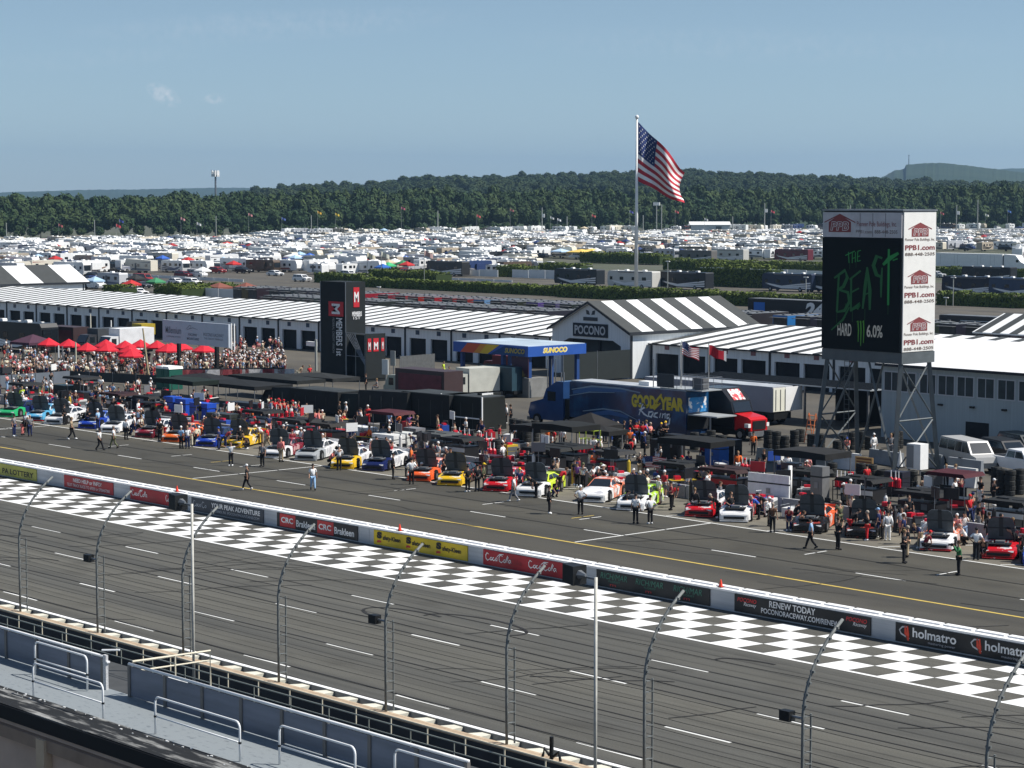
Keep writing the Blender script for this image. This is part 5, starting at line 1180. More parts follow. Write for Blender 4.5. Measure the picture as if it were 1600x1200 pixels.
def race_car(name, lab, px, py, front, rear, num=None, hood=True, numcol=None, ang=None, accent=None, bodyside=None):
    p = at(px, py); ang = R(-57 + rr.uniform(-5, 5)) if ang is None else ang
    t = thing(name, lab, 'race car', p - Vector((math.cos(ang), math.sin(ang), 0)) * 2.4, ang, 'stock cars lined up in the pit boxes')
    key = 'rc_body'
    o = mk('body', station_body(0, 0).mesh('race_body', [front, rear], True) if 'rcb' not in KID else KID['rcb'], t)
    o.data = station_body(0, 0).mesh('race_body', [front, rear]) if True else o.data
    MB().poly([(.86, -.74, .875), (.86, .74, .875), (.1, .56, 1.25), (.1, -.56, 1.25)]).poly([(.89, -.7, .88), (.89, .7, .88), (.12, .54, 1.262), (.12, -.54, 1.262)]).build('windscreen', glass, t)
    MB().poly([(-1.0, -.52, 1.295), (-1.0, .52, 1.295), (-1.84, .66, .975), (-1.84, -.66, .975)][::-1]).build('rear_window', glass, t)
    for sg in (-1, 1):
        MB().poly([(.6, sg * .79, .93), (.12, sg * .64, 1.2), (-.38, sg * .625, 1.22), (-.38, sg * .79, .93)][::sg]).poly([(-.48, sg * .79, .94), (-.48, sg * .625, 1.22), (-.95, sg * .63, 1.2), (-1.5, sg * .77, .97)][::sg]).build('side_window', glass, t)
        if num: txt(num, (-.85 if sg == -1 else .15, sg * 1.0, .26), (1, 0, 0) if sg == -1 else (-1, 0, 0), Z_, .62 * len(num), .5, numcol or letw, t, .15, .03)
    MB().box(2.44, 2.54, -.62, .62, .2, .36).box(2.36, 2.46, -.36, .36, .42, .5).build('grille', dark, t)
    MB().box(2.3, 2.62, -.86, .86, .06, .12).build('splitter', accent or front, t)
    for sg in (-1, 1): MB().prism([(2.43, sg * .5, .42), (2.5, sg * .5, .42), (2.46, sg * .5, .5), (2.38, sg * .5, .5)], (0, sg * .3, 0)).build('headlight', letw, t)
    for x in (1.62, -1.35):
        for sg in (-1, 1):
            MB().tube([(x, sg * .9, .34), (x, sg * 1.0, .34)], .42, 12).build('wheel_well', dark, t); wheel(t, x, sg * .93, .335, .2)
    if hood:
        h = MB(); hl = 1.5; c0 = .98; ca, sa = math.cos(R(74)), math.sin(R(74))
        prof = [(0, .68), (.45, .74), (.85, .74), (1.15, .64), (1.28, .45)]
        L0 = [(c0 + d * ca - .12, -w_, .9 + d * sa) for d, w_ in prof]; R0 = [(x, -y, z) for x, y, z in L0]; n = len(prof)
        h.add(L0 + R0, [(i, i + 1, n + i + 1, n + i) for i in range(n - 1)]); B0 = [(x - .05, y, z + .01) for x, y, z in L0 + R0]
        ho = h.build('hood', hoodm, t); k = MB(); k.add(B0, [(n + i, n + i + 1, i + 1, i) for i in range(n - 1)]); k.build('outer_skin', front, ho)
        s = MB(); f_ = lambda d, w_: (c0 + d * ca - .12 + .02, w_, .9 + d * sa)
        s.poly([f_(.15, -.12), f_(.15, .12), f_(1.3, .1), f_(1.3, -.1)]); s.poly([f_(.62, -.7), f_(.62, .7), f_(.7, .7), f_(.7, -.7)]); s.poly([f_(1.15, -.12), f_(1.15, .12), f_(1.28, .12), f_(1.28, -.12)])
        s.build('hood_ribs', mat('hood_rib', (.04, .044, .046), .5), ho)
        e = MB(); e.box(.95, 2.1, -.62, .62, .74, .792); e.build('engine_bay', mat('engine_dark', (.01, .01, .011), .7, 0, .6, 8), t)
        e = MB(); e.box(1.2, 1.75, -.25, .25, .79, .9); e.tube([(1.1, -.4, .82), (1.9, -.4, .82)], .05, 6); e.tube([(1.1, .4, .82), (1.9, .4, .82)], .05, 6); e.build('engine', steel, t)
    return t
PV = {k: paint_v(k, v) for k, v in dict(white=(.75, .75, .74), teal=(.12, .4, .5), skyblue=(.1, .38, .6), blue=(.015, .05, .35), navy=(.012, .02, .09), maroon=(.2, .015, .03), orange=(.75, .14, .02), yellow=(.72, .45, .02), red=(.5, .012, .02), black=(.012, .012, .013), silver=(.35, .37, .38), lime=(.45, .7, .04), green=(.03, .4, .15), neon=(.6, .75, .05), salmon=(.75, .22, .12), hot=(.8, .12, .03)).items()}
V = PV
CARL = [(10, 652, 'green', 'navy', None, 'bright green and navy stock car cut by the left edge'), (53, 658, 'skyblue', 'skyblue', None, 'light blue stock car with a red splitter, second from the left'), (84, 663, 'white', 'white', '25', 'white stock car with teal nose beside the light blue one'), (137, 670, 'blue', 'blue', None, 'royal blue stock car next to the white and teal one'),
    (172, 676, 'white', 'white', '3', 'white stock car with black lower nose next to the royal blue one'), (226, 684, 'maroon', 'white', None, 'maroon and white stock car with its hood raised'), (268, 691, 'orange', 'orange', None, 'plain orange stock car in the left half of the line'), (322, 698, 'blue', 'navy', None, 'blue stock car between the orange and yellow ones'), (362, 700, 'yellow', 'yellow', '7', 'yellow stock car with white sides in the left half'),
    (425, 716, 'white', 'maroon', None, 'white nosed stock car behind a backpacked man'), (478, 720, 'silver', 'white', None, 'silver white stock car with a wide raised hood'), (535, 733, 'yellow', 'white', None, 'white and gold stock car with black hood behind an official'), (583, 736, 'navy', 'white', None, 'white stock car with a dark navy nose'), (655, 752, 'hot', 'salmon', '6', 'orange red stock car in the middle of the line'),
    (703, 759, 'yellow', 'black', None, 'golden yellow stock car beside crew in black'), (775, 768, 'red', 'red', '1', 'glossy red stock car at the middle of the line'), (826, 776, 'white', 'neon', None, 'white stock car with black stripes and neon yellow rear'), (925, 785, 'white', 'salmon', '1', 'white and orange stock car with its hood closed'), (985, 798, 'white', 'lime', '4', 'lime green and white stock car behind two officials'),
    (1092, 808, 'red', 'white', '2', 'red nosed stock car with a white number 2 door'), (1147, 816, 'white', 'red', None, 'white and red stock car next to the number 2 car'), (1262, 833, 'black', 'hot', None, 'fluorescent orange stock car with open black front'), (1346, 841, 'black', 'black', None, 'black stock car surrounded by crew'), (1462, 861, 'white', 'salmon', None, 'white stock car with red lower nose near the right edge'), (1560, 874, 'red', 'black', None, 'dark red stock car at the right edge'), (1625, 885, 'blue', 'white', None, 'blue stock car beyond the right edge')]
lk = dict(skyblue='red', white='teal')
for px, py, f, r_, num, lab in CARL:
    acc = PV['red'] if 'red splitter' in lab or 'red lower' in lab else PV['white'] if f in ('teal',) else None
    race_car('stock_car', lab, px, py, PV[f], PV[r_], num, hood='hood closed' not in lab, accent=acc, numcol=(letk if r_ in ('white', 'yellow', 'lime') else letw))

# ------------------------------------------------------------------ pit equipment
# low pit wall behind the boxes
pwm = mat('pit_wall_concrete', (.3, .3, .31), .8, 0, .2, 1)
pwt = thing('pit_lane_wall', 'low concrete wall between the pit boxes and the crews', 'wall', (-210, 105.0, 0))
for i in range(38): MB().box(i * 4.2 + .03, i * 4.2 + 4.17, 0, .25, 0, .85).build('panel', pwm, pwt)
def tyre_proto(r=.36, w_=.33):
    b = MB(); n = 16; pf = [(r * .55, -w_ / 2), (r * .92, -w_ / 2), (r, -w_ * .36), (r, w_ * .36), (r * .92, w_ / 2), (r * .55, w_ / 2), (r * .5, w_ * .1), (r * .5, -w_ * .1)]
    for k in range(n):
        a = 2 * math.pi * k / n; b.v += [(q * math.cos(a), q * math.sin(a), z + w_ / 2) for q, z in pf]
    m_ = len(pf)
    for k in range(n):
        for j in range(m_): b.f.append((k * m_ + j, ((k + 1) % n) * m_ + j, ((k + 1) % n) * m_ + (j + 1) % m_, k * m_ + (j + 1) % m_)); b.m.append(0)
    return b.mesh('tyre', mat('tyre_black', (.018, .019, .018), .75, 0, .3, 4))
TY = tyre_proto(); NT = [0]
def tyre_stack(p, n, lab, group='stacked racing tyres'):
    for k in range(n):
        o = mk('tyre', TY); o.location = (p[0] + rr.uniform(-.02, .02), p[1] + rr.uniform(-.02, .02), p[2] + k * .335); o.rotation_euler = (0, 0, rr.uniform(0, 6)); o.color = (1, 1, 1, 1)
        nm = ['lowest tyre', 'second tyre', 'third tyre', 'fourth tyre', 'top tyre'][k] if k < n - 1 else 'topmost tyre'
        tag(o, nm + ' of ' + lab, 'tyre', group); NT[0] += 1
stackn = 0
# stacks read from the photograph: foot of each stack in pixels, tyres
STK = [(802, 686, 5), (813, 688, 5), (823, 690, 5), (836, 689, 5), (866, 680, 3), (858, 678, 3), (964, 704, 5), (1085, 702, 4), (1100, 704, 4), (1111, 706, 5), (1128, 707, 4), (1200, 706, 5), (1213, 708, 5), (1226, 708, 4), (1241, 706, 5), (1271, 713, 5), (1282, 712, 5), (1308, 716, 4), (1318, 700, 3), (1331, 702, 4), (1345, 700, 4), (1358, 702, 3), (1398, 710, 5), (1404, 700, 4), (1268, 698, 3), (1250, 690, 3),
       (1300, 745, 3), (1425, 766, 4), (1447, 768, 4), (1464, 768, 4), (1345, 762, 5), (1362, 764, 5), (1378, 765, 4), (1565, 772, 6), (1578, 774, 6), (1592, 772, 6), (1556, 768, 5), (776, 722, 5), (640, 695, 3), (952, 720, 3), (1174, 740, 3), (1008, 700, 3), (395, 662, 3), (150, 640, 3), (700, 712, 4), (720, 714, 4)]
for px, py, n in STK:
    p = at(px, py); m_ = 0
    side = 'the tower legs' if 1260 < px < 1480 else 'the blue race transporter' if 850 < px < 1100 else 'the white trailer' if px < 1260 and px > 1100 else 'the right edge' if px > 1480 else 'the pit crews'
    tyre_stack(p, min(n, 5), 'a black tyre stack by ' + side)
def gas_can(p, c=redp):
    t = thing('fuel_can', 'red fuel can', 'fuel can', p, rr.uniform(0, 6)); MB().tube([(0, 0, 0), (0, 0, .5), (0, 0, .62)], [.16, .16, .07], 8).build('tank', c, t); MB().tube([(0, 0, .6), (0, 0, 1.05)], [.04, .03], 6).build('neck', whitem, t); MB().tube([(.14, 0, .15), (.24, 0, .3), (.14, 0, .45)], .02, 5).build('handle', dark, t); return kid_index(t)
GC = gas_can((0, 0, -500))
GCL = [(718, 689), (726, 690), (733, 691), (752, 696), (760, 697), (768, 698), (905, 706), (911, 707), (917, 708), (923, 708), (1160, 738), (1166, 739), (1172, 740), (1308, 760), (1314, 761), (1320, 761), (1392, 760), (1399, 761), (1404, 762), (760, 712), (766, 713), (772, 714), (425, 650), (432, 651), (440, 652), (448, 653), (456, 654)]
for i, (px, py) in enumerate(GCL):
    p = at(px, py, .9); put_lab = 'red fuel can with white spout on a rack ' + ('before the black covered box' if 700 < px < 780 else 'behind the neon car' if 890 < px < 930 else 'behind the seated man' if 1150 < px < 1180 else 'beside the black pit canopy' if px < 1330 and px > 1300 else 'by the tower foot' if px > 1380 else 'beside the red shirted group')
    o = dup(GC, p, rr.uniform(0, 6), put_lab, 'red fuel cans on racks')
    if i == 0: pass
for o_ in [GC] + list(KID[GC.name]): bpy.data.objects.remove(o_)
def rack(px, py, n, lab):
    a = at(px, py, 0); t = thing('fuel_rack', lab, 'rack', (a.x, a.y + .2, 0)); L_ = n * .5
    MB().box(-.3, L_, -.25, .25, .84, .9).build('shelf', dark, t)
    for x in (-.28, L_ - .02):
        for y in (-.23, .23): MB().box(x - .025, x + .025, y - .025, y + .025, 0, 1.3).build('leg', dark, t)
    for z in (1.28,): MB().tube([(-.28, -.23, z), (L_ - .02, -.23, z)], .02, 5).build('rail', dark, t)
for px0, n in ((718, 3), (752, 3), (905, 4), (1160, 3), (1308, 3), (1392, 3), (760.5, 3), (425, 5)):
    j = [q for q in GCL if q[0] == int(px0)][0 if px0 != 760.5 else -1]
    p9 = at(j[0], j[1], .9)
    a = pix((p9.x, p9.y, 0)); rack(a[0] - 1, a[1], n * 1.2, 'low dark rack holding red fuel cans at photo column %s' % {718: 'of the covered box left side', 752: 'of the covered box right side', 905: 'behind the neon car', 1160: 'behind the seated man', 1308: 'beside the pit canopy', 1392: 'at the tower foot', 760.5: 'below the covered box', 425: 'beside the red shirts'}[px0] if False else 'low dark rack of red cans ' + {718: 'at the left of the covered box', 752: 'at the right of the covered box', 905: 'behind the neon yellow car', 1160: 'behind the seated man', 1308: 'beside the black canopy by the tower', 1392: 'at the tower foot', 760.5: 'below the black covered box', 425: 'beside the red shirted group'}[px0])
# pit carts ("war wagons"): cabinet, canopy, screens, seats
def pit_cart(px, py, lab, col=(.02, .02, .022), top=(.02, .022, .024), W_=2.6, D_=1.5, zc=2.5, stripe=None, rz=None, sign=None):
    if 'roof' not in lab and 'tray top' not in lab: zc = 1.6; W_ *= .9
    p = at(px, py); t = thing('pit_cart', lab, 'pit cart', p, R(3) if rz is None else rz, 'pit carts behind the wall')
    bd = mat('cart_%d' % int(sum(col) * 1e4), col, .35, 0, .1, 2); top = tuple(q * .5 for q in top); tp = mat('carttop_%d' % int(sum(top) * 1e4), top, .8, 0, .2, 2)
    MB().box(-W_ / 2, W_ / 2, 0, D_, .25, 1.2).build('cabinet', bd, t); b = MB()
    for i in range(5): b.box(-W_ / 2 + .1 + i * W_ / 5.2, -W_ / 2 + .05 + (i + .9) * W_ / 5.2, -.02, 0, .35 + (i % 2) * .4, .7 + (i % 2) * .4)
    b.build('drawer_fronts', greym, t)
    for x in (-W_ / 2 + .05, W_ / 2 - .05):
        for y in (.05, D_ - .05): MB().tube([(x, y, 1.2), (x, y, zc)], .03, 5).build('post', steel, t)
    c = MB(); c.prism([(-W_ / 2 - .3, -.35, zc), (W_ / 2 + .3, -.35, zc), (W_ / 2 + .1, -.35, zc + .22), (-W_ / 2 - .1, -.35, zc + .22)], (0, D_ + .7, 0)); c.build('canopy', tp, t)
    MB().box(-W_ / 2 + .3, -.1, .5, .58, 1.3, 1.9).box(.15, W_ / 2 - .2, .5, .58, 1.3, 1.85).build('screens', dark, t)
    for x in (-W_ / 2 + .35, W_ / 2 - .35): wheel(t, x, .15, .22, .15)
    if stripe: MB().box(-W_ / 2 - .01, W_ / 2 + .01, -.03, -.021, .8, 1.1).build('stripe', mat('cs_%d' % int(sum(stripe) * 1e4), stripe, .4), t)
    if sign: txt(sign, (-W_ * .3, -.36, zc + .02), X_, Z_, W_ * .5, .17, letw, t)
    return t
CARTS = [(30, 628, 'black pit cart at the far left behind the green car', None, (.02, .022, .024)), (118, 632, 'black pit cart under a dark roof behind the white and teal car', (.3, .02, .02), (.02, .022, .024)), (175, 645, 'pit cart with a red and white side board behind the royal blue car', (.6, .55, .55), (.05, .012, .015)), (225, 650, 'dark pit cart behind the maroon car', None, (.02, .022, .024)),
    (400, 675, 'black pit cart with white panels behind the yellow car', (.6, .6, .6), (.015, .016, .017)), (455, 690, 'black pit cart behind the silver white car', None, (.03, .032, .034)), (505, 697, 'brown and black pit cart stacked with red boxes', (.4, .03, .03), (.04, .035, .03)), (600, 700, 'pit cart with a dark red tray top', (.5, .5, .5), (.12, .02, .03)), (672, 714, 'black pit cart with an open silver frame top', None, (.12, .13, .13)),
    (710, 722, 'black pit cart behind the golden yellow car', (.5, .5, .5), (.015, .016, .017)), (842, 740, 'black pit cart under the widest dark canopy in the middle', None, (.022, .024, .022)), (875, 735, 'black pit cart carrying a curved white letter', (.55, .55, .55), (.018, .02, .02)), (945, 745, 'black pit cart behind the white and orange car', (.3, .02, .03), (.05, .05, .05)), (1050, 765, 'black pit cart under the flat canopy right of the small flag', None, (.02, .021, .02)),
    (1125, 775, 'pit cart behind the number 2 car', (.4, .02, .02), (.05, .02, .02)), (1250, 778, 'black pit cart under a grey canopy left of the tower', None, (.03, .032, .032)), (1338, 792, 'large black pit cart with white side and yellow helmets on top', (.65, .65, .64), (.015, .016, .017)), (1432, 815, 'dark pit cart beside the crew in black near the right', None, (.02, .021, .022)), (1480, 808, 'dark red pit cart with a sloping red and white roof panel', (.5, .05, .06), (.1, .01, .02)), (1570, 830, 'black pit cart with white labels at the right edge', (.6, .6, .58), (.02, .022, .022))]
for i, (px, py, lab, st_, tp) in enumerate(CARTS): pit_cart(px, py, lab, top=tp, stripe=st_, W_=2.4 + (i % 3) * .35, zc=2.3 + (i % 4) * .12)
# big black canopies on legs (fabric roofs with a valance)
def canopy(px, py, W_, D_, H, lab, col=(.018, .02, .02), peak=.0, cat='canopy', skirt=.35, walls=()):
    p = at(px, py); t = thing('black_canopy', lab, cat, p, R(2)); col = tuple(q * .5 for q in col); m = mat('canopy_%d' % int(sum(col) * 1e4), col, .85, 0, .3, .8, bump=.2)
    b = MB(); x0, x1, y0, y1 = -W_ / 2, W_ / 2, 0, D_
    if peak: b.add([(x0, y0, H), (x1, y0, H), (x1, y1, H), (x0, y1, H), (0, D_ / 2, H + peak)], [(0, 1, 4), (1, 2, 4), (2, 3, 4), (3, 0, 4)])
    else: b.prism([(x0, y0, H - .02), (x1, y0, H - .02), (x1, y0, H + .05), (0, y0, H + .14), (x0, y0, H + .05)], (0, D_, 0))
    b.box(x0 - .01, x1 + .01, y0 - .01, y0, H - skirt, H); b.box(x1, x1 + .01, y0, y1, H - skirt, H); b.box(x0 - .01, x0, y0, y1, H - skirt, H); b.build('roof', m, t)
    for x in (x0 + .05, x1 - .05):
        for y in (y0 + .05, y1 - .05): MB().box(x - .03, x + .03, y - .03, y + .03, 0, H - .03).build('leg', steel, t)
    for wv in walls:
        if wv == 'f': MB().box(x0 + .08, x1 - .08, .02, .05, .1, H - skirt - .01).build('side_wall', m, t)
        if wv == 'r': MB().box(x1 - .05, x1 - .02, .1, y1 - .1, .1, H - skirt - .01).build('side_wall', m, t)
    return t
for a in ((862, 722, 4.2, 3.0, 2.7, 'low flat black canopy left of the lime fuel rack', (.02, .022, .02), 0), (820, 712, 3.4, 2.4, 2.2, 'sagging dark awning over the middle pit boxes', (.022, .024, .024), 0), (1068, 744, 5.0, 2.6, 2.5, 'wide flat black canopy right of the small printed flag', (.018, .019, .018), 0), (1248, 768, 4.4, 2.8, 2.6, 'flat dark grey canopy just left of the tower', (.03, .03, .03), 0), (902, 700, 4.2, 3.0, 1.8, 'pointed black canopy before the blue transporter', (.03, .028, .027), .9), (925, 704, 3.6, 2.2, 1.6, 'dark sloping table cover beside the pointed canopy', (.03, .03, .028), .3),
          (270, 634, 6.5, 3.0, 2.4, 'dark green and black draped cover beneath the green toilets', (.014, .03, .022), .0), (345, 634, 10.5, 4.5, 2.1, 'long black canopy right of the green toilets', (.02, .022, .023), .3), (300, 622, 7, 3, 2.0, 'black tent with folds under the big grey sign', (.025, .027, .03), .4), (410, 622, 11, 3.5, 2.0, 'black tent row behind the left crews', (.03, .034, .033), .35), (480, 618, 8, 3.5, 1.9, 'dark tent before the black scaffold tower', (.04, .043, .042), .3)): canopy(*a[:6], col=a[6], peak=a[7])
# black covered transporters and boxes in the middle
def covered(px, py, W_, D_, H, lab, col, slope=.0, sign=None, frame=False):
    p = at(px, py); t = thing('covered_box', lab, 'covered equipment', p, R(2)); col = tuple(q * .6 for q in col); m = mat('cover_%d' % int(sum(col) * 1e4), col, .8, 0, .3, .7, bump=.4)
    b = MB(); x0, x1 = -W_ / 2, W_ / 2
    b.add([(x0, 0, .15), (x1, 0, .15), (x1, D_, .15), (x0, D_, .15), (x0 + slope * .3, slope * .5, H - slope * .2), (x1 - slope * .1, slope * .4, H), (x1 - slope * .2, D_ - .2, H - .05), (x0 + slope * .5, D_ - .2, H - slope * .3)], [(3, 2, 1, 0), (4, 5, 6, 7), (0, 1, 5, 4), (1, 2, 6, 5), (2, 3, 7, 6), (3, 0, 4, 7)])
    b.build('cover', m, t); MB().box(x0 + .1, x1 - .1, .1, D_ - .1, H - .02, H + .05).build('top_sheet', mat('top_sheet', (.035, .04, .04), .7, 0, .35, .6), t) if slope == 0 else None
    for k in range(int(W_ / 1.5)): MB().box(x0 + .8 + k * 1.5, x0 + .84 + k * 1.5, -.02, .0, .2, H - .5).build('fold', mat('fold_grey', (.05, .055, .055), .7), t)
    if frame:
        for x in (x0 - .05, x1 + .05): MB().box(x - .05, x + .05, -.12, -.02, 0, H + .1).build('frame_post', whitem, t)
        MB().box(x0, x1, -.1, -.04, 1.1, 1.2).build('frame_bar', whitem, t)
    return t
COV = [(430, 640, 5.5, 3, 2.2, 'black tent with a sloping side left of the covered boxes', (.03, .033, .032), 1.5, None, False), (490, 646, 7, 3, 2.1, 'long low black covered trailer with a grey top', (.018, .02, .021), 0, None, False), (543, 652, 4.2, 3, 2.2, 'dark green black covered box with rounded end', (.016, .024, .022), 1.0, None, False), (592, 662, 7.0, 3.5, 2.9, 'tall black draped transporter with a white label', (.022, .025, .025), .9, None, False), (664, 668, 6.2, 3.2, 2.9, 'black draped box behind the crews, left of the framed box', (.014, .017, .018), 0, None, False), (722, 673, 5.0, 2.8, 2.9, 'black covered box with white frame posts', (.014, .018, .015), 0, None, True)]
for c_ in COV: covered(*c_[:7], slope=c_[7], frame=c_[9])
p = at(751, 672); t = thing('covered_box', 'black box end with white lettering right of the framed box', 'covered equipment', p, 0); Wb = atX(783, 665, p.x).y - p.y
MB().box(-.4, 0, 0, Wb, .1, 3.1).build('cover', mat('cover_side', (.011, .013, .012), .8, 0, .2, 1), t); 
MB().box(.003, .02, .15, Wb * .6, 2.3, 3.1).build('label_panel', whitem, t); txt('mobil', (.022, .25, 2.7), Y_, Z_, Wb * .45, .3, letk, t)
# two green toilets
for i, (px, py) in enumerate(((244, 607), (254, 608))):
    p = at(px, py); t = thing('portable_toilet', 'green portable toilet with white roof, ' + ('left' if i == 0 else 'right') + ' one of the pair', 'toilet', p, 0, 'pair of green toilets')
    gm = mat('toilet_green', (.012, .1, .07), .5, 0, .1, 1); MB().box(0, 1.3, 0, 1.6, 0, 2.1).build('cabin', gm, t); MB().prism([(-.05, -.05, 2.1), (1.35, -.05, 2.1), (1.2, -.05, 2.35), (.1, -.05, 2.35)], (0, 1.7, 0)).build('roof', whitem, t); MB().box(.25, 1.05, -.03, 0, .1, 1.95).build('door', gm, t)
# blue, white and red crates, boards, drums
def crate(px, py, W_, D_, H, col, lab, name='equipment_case', z=0):
    p = at(px, py, z); t = thing(name, lab, 'case', p, R(rr.uniform(-4, 8))); m = mat('case_%d_%d' % (int(sum(col) * 1e3), int(col[0] * 1e3)), col, .4, 0, .12, 2)
    MB().box(-W_ / 2, W_ / 2, 0, D_, .08, H).build('case', m, t); MB().box(-W_ / 2 - .01, W_ / 2 + .01, -.01, D_ + .01, H * .72, H * .76).build('lid_seam', dark, t); MB().box(-.15, .15, -.04, -.01, H * .45, H * .6).build('latch', steel, t)
    for x in (-W_ / 2 + .1, W_ / 2 - .1):
        MB().tube([(x, .1, .05), (x + .06, .1, .05)], .06, 6).build('castor', black, t)
for a in ((263, 653, 1.4, 1, 1.9, (.015, .07, .42), 'royal blue case left of the blue trio'), (282, 655, 1.5, 1, 1.8, (.015, .07, .42), 'royal blue case in the middle of the blue trio'), (310, 660, 2.6, 1, 1.7, (.015, .07, .45), 'widest royal blue case of the blue trio'), (558, 694, 3.0, 1, 1.4, (.7, .7, .68), 'white board case behind the gold and white car'), (598, 705, 2.6, 1.2, 1.3, (.7, .7, .68), 'white case with a printed number below the dark red tray'), (625, 704, 1.6, 1, 1.4, (.62, .62, .58), 'off white case at the right of the white cases'), (523, 690, 1.2, .8, 1.0, (.45, .03, .03), 'red box below the stacked brown cases'),
          (575, 688, 2.2, 1.2, 1.3, (.1, .08, .07), 'brown grey case behind the white board case'), (587, 692, 1.6, 1.0, 1.5, (.22, .2, .17), 'taupe case next to the brown one'), (1112, 728, 1.5, 1.0, 1.7, (.02, .1, .35), 'blue case behind the wide flat canopy'), (1137, 725, 1.2, .9, 1.8, (.02, .02, .022), 'tall black case right of the blue one'), (1048, 716, 1.3, .9, 1.8, (.018, .018, .02), 'tall black case before the blue transporter wheels'), (1025, 720, 1.2, .9, 1.6, (.02, .02, .02), 'black case beside the grey handled racks'), (1232, 760, 1.3, .8, 1.6, (.1, .1, .1), 'dark grey case under the canopy left of the tower'),
          (1200, 795, 3.2, .12, 2.2, (.72, .72, .7), 'white sheet board with a red figure print'), (1275, 790, 1.0, .7, 2.5, (.16, .16, .16), 'tall grey cylinder case beside a white pipe'), (1447, 800, 1.6, 1.0, 1.5, (.012, .012, .013), 'black cube case beside a kneeling man'), (1395, 775, 1.4, 1, 1.6, (.02, .02, .03), 'black case below the tower foot'), (760, 740, 1.6, .9, 1.3, (.05, .01, .015), 'dark maroon case behind the red car'), (865, 762, 1.5, .9, 1.2, (.09, .09, .085), 'grey drawer case behind the white striped car'), (640, 690, 1.6, 1, 1.1, (.2, .2, .21), 'grey case under the dark red tray'),
          (205, 645, 1.6, .9, 1.4, (.025, .03, .05), 'navy case behind the white and black car'), (95, 628, 2.4, 1.4, 1.6, (.012, .03, .035), 'dark teal case behind the second crews'), (340, 668, 3.2, 1.2, 1.2, (.03, .035, .03), 'long low dark case behind the blue car'), (380, 652, 4.0, 1.2, 1.3, (.025, .028, .028), 'long dark case before the black tents')): crate(*a)
# white pipe beside the cylinder
p = at(1234, 783); t = thing('white_pipe', 'upright white pipe between the case and the canopy', 'pipe', p); MB().tube([(0, 0, 0), (0, 0, 2.3)], .14, 10).build('pipe', whitem, t, smooth=True); MB().tube([(0, 0, 0), (0, 0, .1)], .24, 10).build('foot', greym, t)
# printed flag held up in the pits
a = at(1003, 745); t = thing('printed_flag', 'small rectangular stars and stripes banner on poles over the pit crews', 'flag', (a.x, a.y, 0)); zf = atY(1003, 728, a.y).z; zf1 = atY(1003, 713, a.y).z
Lf = 2.35
fo = flagmesh('flag_cloth', lambda u, v: (u * Lf, .06 * math.sin(u * 6), zf1 + .12 * u + .05 * math.sin(u * 4) - v * (zf1 - zf + .1)), 16, t)
for x in (.02, Lf - .02): MB().tube([(x, .06, 0), (x, .06, zf1 + .1)], .03, 5).build('pole', steel, t)
# lime yellow fuel rack
a = at(905, 712); t = thing('lime_rack', 'lime yellow tube rack above the red cans behind the neon car', 'rack', a); lm = mat('lime_paint', (.35, .45, .04), .5)
for x in (0, 1.6):
    for y in (0, .7): MB().tube([(x, y, 0), (x, y, 2.0)], .03, 5).build('leg', lm, t)
for z in (1.3, 2.0): MB().tube([(0, 0, z), (1.6, 0, z), (1.6, .7, z), (0, .7, z), (0, 0, z)], .03, 5).build('rail', lm, t)

